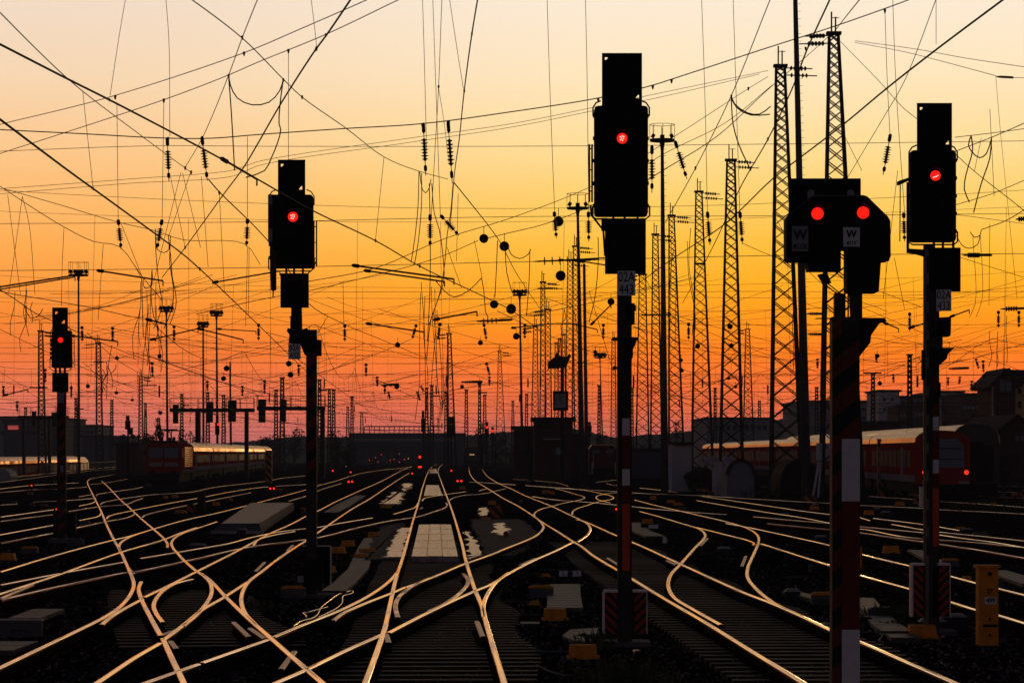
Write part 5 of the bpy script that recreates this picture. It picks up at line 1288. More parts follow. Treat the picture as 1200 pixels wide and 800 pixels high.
wire('messenger wire falling from the left edge over the leftmost floodlight mast', [(-6,338),(0,341),(60,352),(110,361),(150,370),(195,379),(260,398)], 110, 150, 1.0)
wire('messenger wire falling through the far left signal head level', [(-6,336),(17,350),(40,366),(80,384),(120,402),(180,425)], 100, 160, 1.0)
wire('wire from the tallest mast to the right edge, upper of two', [(1002,48),(1075,58),(1130,68),(1210,80)], 157, 120, .8)
wire('wire from the tallest mast to the strain insulator near the right edge', [(1002,50),(1060,61),(1100,71),(1167,89)], 157, 120, .8)
wire('short wire from the strain insulator to the right edge', [(1187,91),(1215,92)], 120, 118, .8)
wire('wire from the tallest mast falling behind the right signal', [(985,49),(1030,95),(1060,128),(1078,142),(1120,181),(1142,201),(1200,247),(1215,262)], 157, 100, .9)
wire('wire rising to the right edge with a jumper loop, upper', [(1119,161),(1162,156),(1215,149)], 75, 70, 1.0)
wire('wire rising to the right edge with a jumper loop, lower', [(1118,178),(1162,161),(1215,138)], 75, 66, 1.2)
wire('wire fanning to the right edge below the jumper loop', [(1120,240),(1160,228),(1180,220),(1215,205)], 75, 70, 1.0)
wire('second wire fanning to the right edge below the jumper loop', [(1150,269),(1180,258),(1215,236)], 75, 70, 1.2)
wire('thin tie from the strain insulator down along the right edge', [(1167,90),(1172,150),(1180,230),(1192,350)], 120, 120, .6, name='tie_wire', cat='tie')
for pts, lab in [([(268,88),(270,100),(278,115),(295,123),(315,120),(328,106),(332,93)], 'hanging jumper loop above the second signal'),
                 ([(268,90),(271,130),(275,200)], 'straight cable hanging from the left end of the jumper loop'),
                 ([(332,93),(329,115),(327,145),(329,152),(325,168),(318,185),(310,200),(288,208)], 'bent cable hanging from the right end of the jumper loop'),
                 ([(183,278),(184,292),(192,296),(198,292),(197,275)], 'small jumper loop under the tilted insulator'),
                 ([(168,327),(168,335),(172,338),(178,334),(178,316)], 'tiny jumper loop left of the second signal'),
                 ([(857,113),(861,122),(875,132),(890,134),(903,125)], 'upper hanging jumper loop behind the tall lattice masts'),
                 ([(857,115),(863,126),(880,135),(902,134)], 'lower hanging jumper loop behind the tall lattice masts'),
                 ([(857,115),(859,145),(866,170),(880,200)], 'cable falling from the jumper loops to the lattice mast'),
                 ([(1138,159),(1135,170),(1139,178),(1148,185),(1156,180),(1162,162)], 'double jumper loop right of the right signal'),
                 ([(1138,159),(1140,175),(1132,205),(1130,222),(1136,237)], 'cable falling left from the double jumper loop'),
                 ([(1162,162),(1160,185),(1150,215),(1141,249)], 'cable falling right from the double jumper loop'),
                 ([(1137,272),(1142,278),(1148,276),(1150,270)], 'small jumper loop below the double one'),
                 ([(1121,276),(1127,287),(1136,291),(1146,286),(1148,276)], 'wide shallow jumper loop beside the right signal'),
                 ([(492,202),(495,222),(499,226),(503,220),(505,210)], 'small jumper loop under the middle insulator pair'),
                 ([(491,201),(490,240),(486,280),(482,306)], 'left cable of the bundle under the middle insulator pair'),
                 ([(494,203),(494,240),(490,285),(486,308)], 'second cable of the bundle under the middle insulator pair'),
                 ([(506,215),(509,250),(515,270),(520,310),(520,330),(510,360),(503,380)], 'bent cable between the middle insulators'),
                 ([(531,215),(528,250),(524,275),(521,310),(515,345),(505,375),(500,420)], 'long bent cable right of the middle insulators'),
                 ([(503,215),(504,260),(504,330),(501,400)], 'straight cable bundle falling from the middle insulators'),
                 ([(510,328),(520,340),(532,348),(550,340),(564,326)], 'wide jumper loop right of the middle bundle'),
                 ([(564,325),(567,340),(569,365),(572,372)], 'thick tail of the wide jumper loop'),
                 ([(595,288),(599,298),(609,303),(619,298),(622,292)], 'jumper loop left of the middle floodlight mast'),
                 ([(592,290),(594,320),(600,342)], 'cable hanging under the second dark disc'),
                 ([(583,282),(582,310),(580,348)], 'pair of thin cables left of the second dark disc'),
                 ([(621,293),(620,330),(617,370)], 'pair of thin cables under the jumper loop'),
                 ([(701,278),(701,310),(697,350),(690,378)], 'curved cable left of the central signal box'),
                 ([(182,268),(183,300),(186,330),(190,360),(180,385)], 'kinked cable in the bundle above the locomotive'),
                 ([(197,275),(200,300),(202,325),(206,345),(206,360),(199,380)], 'outer right cable of the bundle above the locomotive'),
                 ([(200,276),(199,310),(203,335),(202,360),(192,385)], 'inner right cable of the bundle above the locomotive'),
                 ([(178,318),(177,345),(180,370),(186,385),(182,400)], 'inner left cable of the bundle above the locomotive'),
                 ([(166,327),(167,360),(168,395)], 'straight left cable of the bundle above the locomotive'),
                 ([(28,357),(35,372),(45,370),(50,362)], 'jumper loop left of the far left signal'),]:
    Y = 72 if pts[0][1] > 250 else 62
    wire(lab, pts, Y, Y+1, 1.7 if 'loop' in lab and pts[0][1] < 200 else 1.2, m='rubber', name='jumper_cable', cat='jumper', group='jumper cables')
# thin crossing ties between messenger and contact wires
TG = 'thin droppers crossing under the insulators'
for pts, lab in [([(26,230),(34,262),(41,345)],'dropper in the far left sky, leftmost'),([(26,231),(18,290),(10,344)],'crossing dropper in the far left sky'),([(9,228),(24,345)],'first dropper beside the left edge'),
                 ([(75,267),(73,310),(72,358)],'dropper above the leftmost floodlight mast'),([(121,286),(118,330),(115,375)],'dropper right of the leftmost floodlight mast'),
                 ([(142,262),(166,323)],'thin tie left of the tilted insulator'),([(158,311),(166,327)],'short tie in the left bundle'),
                 ([(214,203),(235,290)],'first thin tie below the upper insulator pair'),([(223,203),(198,276)],'second thin tie crossing below the upper insulator pair'),([(200,208),(217,290)],'third thin tie below the upper insulator pair'),
                 ([(236,207),(244,313)],'long tie under the right upper insulator'),([(257,226),(263,342)],'dropper left of the second signal'),([(212,202),(180,330)],'fourth thin tie below the upper insulator pair'),
                 ([(290,290),(288,382)],'twin tie under the insulator left of the second signal'),([(292,290),(291,370)],'second twin tie under the insulator left of the second signal'),([(450,184),(440,282)],'loose dropper right of the second signal'),
                 ([(537,227),(535,306)],'dropper right of the middle insulators'),([(524,290),(541,338)],'short dropper below the middle insulators'),([(556,282),(565,325)],'dropper near the first dark disc'),
                 ([(402,333),(403,381)],'short vertical dropper right of the second signal boxes'),([(371,392),(384,371)],'short slanting tie at the telephone box of the second signal'),
                 ([(1142,200),(1150,162)],'thin tie inside the double jumper loop'),([(1010,200),(990,160)],'short tie above the W signal'),([(1052,200),(1035,350)],'long tie right of the W signal, left one'),
                 ([(1048,302),(1060,362)],'long tie right of the W signal, right one'),([(1160,262),(1159,358)],'dropper right of the right signal'),([(1140,275),(1143,355),(1136,372)],'bent dropper right of the right signal box'),
                 ([(1149,276),(1151,350),(1144,371)],'second bent dropper right of the right signal box'),([(740,300),(795,390)],'thin tie behind the central signal'),([(905,250),(960,330),(1040,365)],'long thin wire behind the W signal'),
                 ([(870,285),(905,300),(1000,330),(1080,360)],'second long thin wire behind the W signal'),([(1120,300),(1200,325)],'thin wire from the right signal box to the right edge'),
                 ([(1110,250),(1200,262)],'thin wire level with the right signal head'),([(690,340),(720,440)],'thin tie left of the number plate')]:
    wire(lab, pts, 76, 78, .75, name='dropper_wire', cat='dropper', group=TG)

# hanging insulators
def insulator(label, x0, y0, x1, y1, Y, nd=7, group='hanging insulators', weight=None):
    a, e = P(x0,y0,Y), P(x1,y1,Y); ax = (e-a); L = ax.length; ax.normalize(); s = Y/F
    root = thing('insulator', label, 'insulator', a, group)
    rw = max(1.7*s, .045); b = MB(); b.tube([a, e], max(.5*s,.012), 6); b.build('rod', M['steel_dark'], root)
    b = MB(); rd = min(max(4.3*s, .12), L*.16); c0 = a+ax*(L*.30); n = nd
    b.lathe(c0, ax, [(0,rw*.8),(L*.42,rw*.8)], 8)
    for k in range(n):
        b.lathe(c0+ax*(L*.42*(k+.2)/n), ax, [(0,rw),(L*.012,rd*.95 if k%2 else rd*.8),(L*.03,rw)], 10)
    b.build('ceramic_discs', M['ceramic'], root)
    b = MB(); b.lathe(a, ax, [(0,rw*.6),(L*.04,rw*1.1),(L*.17,rw*1.1),(L*.2,rw*.4)], 8); b.build('end_fitting', M['steel_dark'], root); b = MB(); b.lathe(a+ax*(L*.8), ax, [(0,rw*.5),(L*.02,rw*1.0),(L*.10,rw*1.0),(L*.12,rw*.4)], 8); b.build('end_fitting', M['steel_dark'], root)
    return root
for x0,y0,x1,y1,lab in [(196,161,198,213,'left of the two big insulators hanging left of the second signal top'),(236.5,160,243,212,'right of the two big insulators hanging left of the second signal top'),
        (496,144,499,206,'left of the middle pair of hanging insulators'),(525,141,530,215,'right of the middle pair of hanging insulators'),
        (138.5,257,142,292,'single insulator above the leftmost part of the yard'),(190,257,184,292,'insulator tilted to the left above the locomotive'),(290,256,289,289,'insulator just left of the second signal head'),
        (504,251,504,290,'small straight insulator below the middle pair'),(516,252,538,276,'insulator slanting right below the middle pair'),(649.5,248,652,279,'insulator beside the dark disc left of the central signal'),
        (689.5,248,690,283,'insulator right of the middle floodlight mast'),(764,170,764,226,'insulator close to the right side of the central signal head'),(791,165,805,210,'slanting insulator at the tall floodlight mast'),
        (829,248,832,287,'insulator left of the third big lattice mast'),(867,248,870,286,'insulator right of the third big lattice mast'),(1043.5,157,1035,205,'slanting insulator between the W signal and the right signal'),
        (1059,249,1060,283,'small insulator left of the right signal head'),(964,312,964,312,'')]:
    if lab: insulator(lab, x0,y0,x1,y1, 80)
for x, y0, y1, x2, lab in [(96,382,400,96.5,'small insulator right of the far left signal'),(132,383,400,132,'small insulator between two floodlight masts at the left'),(204,381,400,204,'small insulator right of the floodlight mast above the locomotive'),
        (303,379,399,303,'small insulator left of the cranked bracket'),(404,380,400,404,'small insulator right of the second signal'),(488,380,397,483,'small insulator slanting left, left of centre'),(516,378,398,513,'small insulator slanting left, nearest centre'),
        (567,379,398,570,'small insulator slanting right, right of centre'),(615,379,397,615,'small insulator below the floodlight mast right of centre'),(707,379,398,707,'small insulator left of the central mast'),(807,378,398,807,'small insulator left of the forked mast'),
        (1066,366,388,1066,'small insulator left of the right mast'),(1170,364,384,1170,'left of two small insulators near the right edge'),(1194,364,384,1194,'right of two small insulators near the right edge')]:
    insulator(lab, x,y0,x2,y1, 128, 5, 'small hanging insulators')
FG = 'tiny far insulators'
for x, y0, y1, x2 in [(53,432,448,53),(178,424,442,179),(350,427,441,350),(361,446,462,361),(429,426,441,429),(442,441,453,442),(451,452,462,451),(493,452,459,497),(570,425,440,574),(573.5,441,452,573.5),(489,459,469,492),(455,459,467,457),(310,445,461,310),(284,452,464,284),(243,446,458,243),(1152,422,436,1152.5),(1125,441,450,1124),(1111,442,452,1111),(1143,448,457,1143),(1027,415,425,1027),(1047,438,448,1047),(958,420,432,958),(1139,446,456,1138),(4,452,465,4),(20,470,482,20),(1143.5,420,432,1147)]:
    insulator('tiny insulator in the far web of wires above the yard', x,y0,x2,y1, 210, 4, FG)
# horizontal strain insulators
def strain(label, x0,y0,x1,y1,Y,nd=4,rr=3.8,x2=None):
    a, e = P(x0,y0,Y), P(x1,y1,Y); ax = e-a; L = ax.length; ax.normalize(); s = Y/F
    root = thing('strain_insulator', label, 'insulator', a, 'horizontal strain insulators')
    b = MB(); b.lathe(a, ax, [(0,.3*s),(L*.12,1.1*s),(L*.14,.9*s),(L*.5,1.1*s),(L*.55,1.4*s),(L*.95,1.4*s),(L,.4*s)], 8); b.build('rod', M['ceramic'], root)
    b = MB()
    for k in range(nd): b.lathe(a+ax*(L*(.18+.34*k/max(1,nd-1))), ax, [(0,.8*s),(.02,rr*s),(.05,rr*s),(.07,.8*s)], 10)
    b.build('ceramic_discs', M['ceramic'], root)
strain('long strain insulator with big discs left of the middle floodlight mast', 623,306.5,702,303.5, 115, 4, 5)
strain('strain insulator with discs right of centre', 558,376.5,601,374.5, 115, 4, 3.6)
strain('strain insulator beside the lower box of the right signal', 1127,299,1163,299, 80, 7, 3)
strain('strain insulator ending at the right edge', 1172,362,1206,361, 90, 5, 3)
strain('strain insulator at the right edge near the lamp height of the right signal', 1190,257,1206,256, 80, 3, 3)
strain('thin strain insulator high at the right edge', 1167,90,1188,91, 120, 5, 1.6)
strain('small strain insulator at the tubular pole', 945,367.5,966,367.5, 140, 4, 2.2)
strain('second small strain insulator at the tubular pole', 946,391.5,964,391.5, 150, 4, 1.8)
strain('strain insulator left of the lone dark mast', 446,451.5,468,450, 190, 5, 1.6)
strain('strain insulator right of the lone dark mast', 540,447.5,566,447, 190, 5, 1.8)
strain('small strain insulator right of the right mast', 1111,432,1136,431, 170, 6, 1.8)
# dark round discs in the wires
for i,(x,y,rx,lab) in enumerate([(567,279.5,5.4,'round dark disc on the wire left of its twin, right of the middle insulators'),(591,288.5,5.8,'round dark disc hanging on two ties above the jumper loop'),(654.5,259.5,6,'round dark disc overlapping an insulator left of the central signal'),
        (657,323,6,'round dark disc below the long strain insulator'),(579,356.5,5,'round dark disc left of the floodlight mast right of centre'),(599,362,6,'dark disc at the pole of the floodlight mast right of centre'),(605,394,4,'dark disc in line with the thin floodlight pole'),
        (563,401.5,3,'small dark disc right of the lone mast top'),(466,404,3.2,'small dark disc left of the lone mast top'),(465,452.5,3.2,'small dark disc at a strain insulator left of the lone mast'),(541.5,453,2.4,'small dark disc right of the lone mast'),(562,449,2.6,'small dark disc on the strain insulator right of the lone mast'),
        (338.5,426,3.5,'upper dark disc left of the second signal mast'),(340.5,439,3.5,'lower dark disc left of the second signal mast'),(187,417.5,2.6,'dark disc left of the floodlight mast over the coaches'),(137,419.5,2.4,'dark disc left of the locomotive floodlight'),(265.5,431.5,3.4,'dark disc on the thin pole between signal bridges'),
        (262,443.5,3,'dark disc under the one on the thin pole'),(103,452.5,2.5,'dark disc right of the leftmost floodlight mast'),(83.5,454.5,2,'dark disc left of the leftmost floodlight mast'),(136.5,460,2.2,'dark disc above the small mast at the left'),(155,468.5,1.8,'dark disc over the tree at the left'),
        (1028,417,2.8,'dark disc under a tiny insulator right of the W signal'),(1031,449,2.6,'dark disc over the roof buildings on the right'),(1153,440,2,'dark disc near the gabled house'),(855.5,382.5,3.4,'dark disc inside the third big mast'),(817.5,405.5,3,'dark disc inside the forked mast'),(857,405,3,'dark disc low inside the third big mast'),
        (862,453,2,'tiny dark disc inside the third big mast, right'),(854,443,2,'tiny dark disc inside the third big mast, left'),(716,353.5,4.2,'dark lamp disc on an arm left of the central mast'),(659.5,398,0.1,''),(720.5,431,2.6,'dark disc left of the central mast foot'),(798,422,2.4,'upper dark disc right of the tall floodlight pole'),(799,434,2.4,'lower dark disc right of the tall floodlight pole'),(697.5,412.5,2.4,'dark disc on the far floodlight arm')]):
    if not lab: continue
    Y = 95+ (y-280)*.55 if y > 300 else 92; c = P(x,y,Y); r = rx*Y/F; root = thing('wire_weight', lab, 'weight', c, 'dark round discs in the overhead wires')
    b = MB(); b.lathe(c+Vector((0,-r*.35,0)), (0,1,0), [(0,r*.55),(r*.12,r*.85),(r*.3,r),(r*.45,r),(r*.6,r*.85),(r*.7,r*.5)], 16); b.build('disc', M['black'], root, smooth=True)
    b = MB(); b.bar(c+Vector((0,0,r*.9)), c+Vector((0,0,r*1.7+.15)), max(.015,.3*Y/F), n=4); b.build('hook', M['steel_dark'], root)
# cantilever and registration arms
AG = 'registration arms of the contact wires'
for pts, Y, wpx, lab in [([(-6,337),(91,322)],88,2,'upper arm from the left edge to the floodlight mast'),([(-6,340),(88,324.5)],88,1.6,'lower arm from the left edge to the floodlight mast'),([(115,317),(191,329)],70,2,'arm pointing right above the locomotive'),
        ([(250,331),(328,317.5)],70,1.8,'arm pointing to the second signal head'),([(414,311),(532,327)],66,2.2,'upper of two parallel arms right of the second signal'),([(428,317),(521,330)],66,2,'lower of two parallel arms right of the second signal'),
        ([(260,186),(301,210)],34,2.6,'short thick arm clamped to the thick contact wire near the insulator pair'),([(430,379),(497,389)],115,1.8,'arm right of the second signal boxes'),([(509,374.5),(559,365)],115,2,'arm rising right from the middle bundle'),
        ([(177,398),(232,385)],120,1.6,'left arm of the roof shaped pair over the locomotive'),([(232,385),(285,398)],120,1.6,'right arm of the roof shaped pair over the locomotive'),([(256,385.5),(300,388)],125,1.2,'thin level arm beside the taller floodlight pole'),
        ([(172,374),(195,380)],130,2,'short arm under the cable bundle'),([(82,393),(138,400)],125,1.8,'arm right of the far left signal'),([(693,380),(716,357)],105,1.6,'arm with a lamp disc left of the central mast'),([(1066,384),(1086,378)],100,1.8,'arm touching the right mast from the left'),
        ([(1114,371),(1136,363)],100,1.6,'arm rising right from the small box of the right signal'),([(1036,378),(1053,385)],90,1.6,'short arm right of the W signal bracket'),([(655,305),(712,302)],113,1.6,'upper arm into the central signal box'),
        ([(680,306),(712,311)],113,1.6,'lower arm into the central signal box'),([(600,384),(664,379),(700,386)],120,1.4,'arm left of the middle masts'),([(5,463),(33,456)],190,1.4,'arm left of the lattice mast at the far left'),([(204,300),(217,298)],70,.9,'')]:
    if not lab: continue
    q = span(pts, Y, Y); r = wpx*.5*Y/F; b = MB(); b.tube(q, r, 6); root = b.build('registration_arm', M['steel_dark'], None, q[0]); tag(root, lab, 'arm', AG)
    e = q[0]; b = MB(); b.lathe(e, (q[-1]-q[0]), [(-r*2,r*.8),(0,r*2),(r*6,r*2),(r*7,r)], 8); b.build('end_clamp', M['steel_dark'], root)
    e = q[-1]; b = MB(); b.bar(e, e+Vector((0,0,-r*6)), r*.8, n=5); b.build('hanger', M['steel_dark'], root)

# catenary equipment over the far tracks: each line is messenger, contact wire and droppers
rc = random.Random(11)
lines = [(-37,-.035),(-31,-.036),(-25.5,-.036),(-20,-.034),(-15,-.034),(-10.5,-.033),(-6,-.03),(-1.0,-.027),(4.5,-.016),(9,.0),(14.5,.012),(20,.014),(26,.018),(32,.02)]
nm = ['outermost left','second from left','third from left','fourth from left','fifth from left','sixth from left','just left of the main','above the main','right of the main','above the right hand','second right hand','third right hand','fourth right hand','outermost right hand']
for (X0, k), lb in zip(lines, nm):
    ya, yb = 90 + rc.random()*40, 560
    xf = lambda y: X0 + k*(y-60)
    root = thing('catenary', 'catenary wires with droppers over the %s track, receding into the yard' % lb, 'catenary', (xf(ya), ya, 5.5), 'catenaries receding over the tracks')
    b = MB(); b.tube([Vector((xf(ya),ya,5.5)), Vector((xf(yb),yb,5.5))], .013, 4); b.build('contact_wire', M['cable'], root)
    pts = []; y = ya; sup = 62.0; ph = rc.random()*sup
    def mz(y): t = (((y-ph) % sup)/sup); return 6.15 + 1.35*(2*t-1)**2
    n = int((yb-ya)/5)
    b = MB(); b.tube([Vector((xf(ya+(yb-ya)*i/n), ya+(yb-ya)*i/n, mz(ya+(yb-ya)*i/n))) for i in range(n+1)], .012, 4); b.build('messenger_wire', M['cable'], root)
    y = ya+3; c = 0
    while y < 420:
        b = MB(); b.tube([Vector((xf(y),y,5.5)), Vector((xf(y),y,mz(y)))], .008, 3); b.build('dropper', M['cable'], root); y += 9 if y < 250 else 16
# cross spans over all tracks at several distances
for Y, x0, x1, zs, lab in [(128,-60,60,(13.2,9.5,8.1,6.4,5.9),'nearest'),(165,-80,75,(15.5,11.2,8.4,6.4,5.9),'second'),(205,-85,80,(14.0,10.1,7.9,6.4,5.9),'third'),(255,-95,90,(14.5,11,8.4,6.5,5.9),'fourth'),(310,-110,95,(14,10.5,8.1,6.5,5.9),'fifth'),(380,-120,100,(14,10.2,8.0,6.4,5.8),'sixth'),(460,-130,110,(13.5,10,8,6.4,5.8),'seventh'),(560,-150,120,(13,10,8,6.4,5.8),'farthest')]:
    root = thing('cross_span', 'level cross span wires over the yard, %s set from the front' % lab, 'span wires', (x0,Y,GZ+6), 'cross spans over the yard')
    rr = random.Random(int(Y))
    for i, z in enumerate(zs):
        sag = (3.4 if i == 0 else .5 if i == 1 else .12); n = 24
        pts = [Vector((x0+(x1-x0)*t/n, Y+(0.3*i), z+sag*((2*t/n-1)**2)*(1.6 if i == 0 else 1) + rr.uniform(-.04,.04))) for t in range(n+1)]
        b = MB(); b.tube(pts, .010+.000022*Y, 4); b.build('span_wire', M['cable'], root)
    for (X0, k) in lines:
        x = X0 + k*(Y-60)+rr.uniform(-.5,.5)
        if x < x0 or x > x1: continue
        b = MB(); tt = (2*(x-x0)/(x1-x0)-1)**2
        if Y < 150: continue
        ztop = zs[0]+3.4*1.6*tt; b.tube([Vector((x,Y,zs[3])), Vector((x+rr.uniform(-.3,.3),Y,ztop))], .012, 3)
        b.build('hanger_wire', M['cable'], root)
        if Y < 200 or rr.random() < .45: continue
        b = MB(); zc = zs[2]+rr.choice((-1.6,-.7,0,0,.6)); b.lathe((x,Y,zc-.9), (0,0,1), [(0,.03),(.1,.07),(.75,.07),(.85,.03)], 6); b.build('hanging_insulator', M['ceramic'], root)
# clamps and fittings on the traced wires
def fit(pts, label, Y=80, r=1.6):
    for x, y in pts:
        c = P(x, y, Y); rr_ = r*Y/F
        b = MB(); b.lathe(c+Vector((0,0,rr_*1.6)), (0,0,-1), [(0,rr_*.3),(rr_*.5,rr_),(rr_*2.2,rr_*.8),(rr_*3.6,rr_*.25)], 8); o = b.build('wire_clamp', M['steel_dark'], None, c); tag(o, label, 'clamp', 'clamps on the overhead wires')
fit([(135,114),(286,63),(192,118),(338,60),(371,57)], 'small dark clamp on the two climbing wires at the upper left')
fit([(495,147),(526,144),(701,117),(765,102),(787,95),(1037,13),(197,163),(237,162)], 'dark clamp on the long sagging head span wire')
fit([(284,44),(268,89),(332,94),(354,114),(217,197),(224,202),(257,226)], 'dark knot where wires cross left of the second signal',70,1.4)
fit([(109,221),(217,290),(440,282),(492,312),(128,117),(370,58),(382,41),(234,315)], 'dark dropper clamp on a thick contact wire',45,1.2)
fit([(553,40),(544,107),(514,102),(857,113),(877,104),(815,197),(900,163),(944,57)], 'dark dropper clamp on the wires right of centre',60,1.3)

# loose sloping wires in the far web
rw_ = random.Random(23)
for i in range(105):
    x0 = rw_.uniform(-60, 1100); y0 = rw_.uniform(340, 480); L_ = rw_.uniform(110, 420); sl_ = rw_.choice((-1,1))*rw_.uniform(.06,.42)
    y1 = min(505, max(322, y0+L_*sl_)); Yw = rw_.uniform(130, 260)
    q = [P(x0+L_*t/10, y0+(y1-y0)*t/10+ 9*4*(t/10)*(1-t/10)*rw_.choice((.2,.6,1)), 1/((1-t/10)/Yw+(t/10)/(Yw*1.25))) for t in (0,2,4,5,6,8,10)]
    q = [P(x0+L_*t, y0+(y1-y0)*t+8*4*t*(1-t), 1/((1-t)/Yw+t/(Yw*1.25))) for t in [k_/10 for k_ in range(11)]]
    b = MB(); b.tube(q, .011+.00003*Yw, 4); o = b.build('overhead_wire', M['cable'], None, q[0]); tag(o, 'thin sloping wire lost in the dense far web above the yard', 'wire', 'thin wires of the far web')
# ragged bundles of kinked droppers, drawn as tall thin vertical strands
for bx_, n_, y0_, y1_, Yb in ((503,7,330,500,110),(175,8,330,455,100),(660,3,330,430,150),(1085,5,390,455,140),(1170,4,370,450,140),(28,5,330,420,110),(130,7,400,470,160),(800,4,260,420,120),(935,3,330,460,130)):
    for k_ in range(n_):
        x = bx_+rw_.uniform(-11,11); dx = rw_.uniform(-9,9); ya = y0_+rw_.uniform(0,40); yb_ = y1_-rw_.uniform(0,50)
        pts = [(x,ya),(x+dx*.4+rw_.uniform(-3,3),ya+(yb_-ya)*.35),(x+dx*.7+rw_.uniform(-4,4),ya+(yb_-ya)*.7),(x+dx,yb_)]
        q = span(pts, Yb, Yb*1.03); b = MB(); b.tube(q, .016*Yb/110, 4); o = b.build('jumper_cable', M['rubber'], None, q[0]); tag(o, 'loose kinked cable in one of the hanging bundles over the yard', 'jumper', 'loose cables in the hanging bundles')
# ------------------------------------------------------------- trains
def body_profile(w, zb, zw, zc, n=10, rc_=None):
    """right half then left: list of (u,z) across; walls to zw, roof crown zc"""
    side = [(-w/2, zb), (-w/2, zw)]
    roof = []
    for i in range(n+1):
        a = PI - PI*i/n; u = math.cos(a); v = math.sin(a)
        roof.append((math.copysign(abs(u)**.75, u)*w/2, zw + (zc-zw)*abs(v)**.8))
    return side, roof
class Rail:
    def __init__(s, x0, y0, k, z0): s.x0, s.y0, s.k, s.z0 = x0, y0, k, z0; L_ = math.sqrt(1+k*k); s.d = Vector((k/L_, 1/L_, 0)); s.u = Vector((1/L_, -k/L_, 0))
    def p(s, t, u, z): return Vector((s.x0, s.y0, s.z0)) + s.d*t + s.u*u + Vector((0,0,z))
def extr(b, R_, t0, t1, poly, mi=0, taper=None):
    n = len(poly); vs = [R_.p(t0, u*(taper or 1), z) for u, z in poly] + [R_.p(t1, u, z) for u, z in poly]
    b.add(vs, [list(range(n))[::-1], list(range(n, 2*n))] + [[i, (i+1) % n, n+(i+1) % n, n+i] for i in range(n)], mi)
def rbox(b, R_, t0, t1, u0, u1, z0, z1):
    extr(b, R_, t0, t1, [(u0,z0),(u1,z0),(u1,z1),(u0,z1)])
def carriage(train, R_, t0, L, w, zb, zw, zc, side, detail=True, red='train_red', roofm='train_roof', winh=(1.9,2.7), stripe=True, doors=(.12,.88), deck2=None):
    b = MB(); extr(b, R_, t0+.2, t0+L-.2, [(-w/2,zb),(w/2,zb),(w/2,zw),(-w/2,zw)]); cr = b.build('carriage', M[red], train)
    sd, roof = body_profile(w, zb, zw, zc); b = MB()
    nseg = 3
    for i in range(nseg): extr(b, R_, t0+.2+(L-.4)*i/nseg+.03, t0+.2+(L-.4)*(i+1)/nseg-.03, roof)
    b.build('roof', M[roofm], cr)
    s = side*w/2; o = .012*side
    if stripe:
        b = MB(); rbox(b, R_, t0+.25, t0+L-.25, min(s,s+o), max(s,s+o), zb+.0, zb+.38); b.build('pale_band', M['train_white'], cr)
    rows = [winh]+([deck2] if deck2 else [])
    if detail:
        for wz in rows:
            n = 9
            for i in range(n):
                a = t0+1.6+(L-3.2)*i/n; b = MB(); rbox(b, R_, a+.2, a+(L-3.2)/n-.25, min(s+o,s+2*o), max(s+o,s+2*o), wz[0], wz[1]); b.build('window', M['glass'], cr)
    else:
        for wz in rows:
            b = MB(); rbox(b, R_, t0+1.5, t0+L-1.5, min(s+o,s+2*o), max(s+o,s+2*o), *wz); b.build('window_band', M['glass'], cr)
    for f in doors:
        b = MB(); a = t0+L*f; rbox(b, R_, a-.65, a+.65, min(s+2*o,s+3*o), max(s+2*o,s+3*o), zb+.1, winh[1]+.15); b.build('door', M['train_white'], cr)
    b = MB(); rbox(b, R_, t0+1, t0+L-1, -w*.42, w*.42, zb-.55, zb-.003); b.build('underframe', M['train_under'], cr)
    for f in (.16,.84):
        b = MB(); a = t0+L*f; rbox(b, R_, a-1.6, a+1.6, -w*.40, w*.40, .25, .62)
        for da in (-1.2,1.2):
            for su in (-.75,.75): b.lathe(R_.p(a+da, su-.06, .45), R_.u, [(0,.45),(.12,.45)], 14)
        b.build('bogie', M['train_under'], cr)
    b = MB(); rbox(b, R_, t0-.2, t0+.2, -w*.36, w*.36, zb+.1, zw-.1); b.build('gangway', M['train_under'], cr)
    return cr
# left train: red electric locomotive and coaches
k = -.0456; Y0 = 238.0; R1 = Rail((191.5-600)*Y0/F, Y0, k, -.22)
T = thing('locomotive_train', 'red electric locomotive with pale windscreens pulling red coaches with gleaming roofs', 'train', R1.p(0,0,0))
wl = 2.95
b = MB(); pr = [(-wl/2,.95),(-wl/2,2.55),(-wl/2+.05,3.15),(-wl/2+.35,3.42),(wl/2-.35,3.42),(wl/2-.05,3.15),(wl/2,2.55),(wl/2,.95)]
extr(b, R1, 0, .25, pr, taper=.97); extr(b, R1, .25, 16.2, pr); lc = b.build('locomotive', M['train_red'], T)
b = MB(); rbox(b, R1, 1.5, 15, -1.0, 1.0, 3.42, 3.62); b.build('roof_equipment', M['train_under'], lc)
for u0, u1 in ((-1.22,-.06),(.06,1.22)):
    b = MB(); rbox(b, R1, -.03, -.002, u0, u1, 2.20, 3.05); b.build('windscreen', M['glass_blue'], lc)
    b = MB(); c_ = (u0+u1)/2; rbox(b, R1, -.03, -.002, c_-.55, c_+.55, 1.50, 1.83); b.build('headlight_panel', M['train_white'], lc)
b = MB(); rbox(b, R1, -.02, -.001, -1.40, 1.40, .97, 1.12); b.build('front_skirt', M['train_white'], lc) if False else None
b = MB(); rbox(b, R1, -.25, .0, -1.35, 1.35, .30, .95); b.build('buffer_beam', M['train_under'], lc)
for u in (-.9,.9):
    b = MB(); b.lathe(R1.p(-.6,u,1.0), R1.d, [(0,.23),(.05,.23),(.06,.1),(.5,.1)], 12); b.build('buffer', M['train_under'], lc)
b = MB()
for i in range(11): 
    z = 1.45+i*.155; rbox(b, R1, 3.5, 13.5, wl/2+.004, wl/2+.05, z, z+.085)
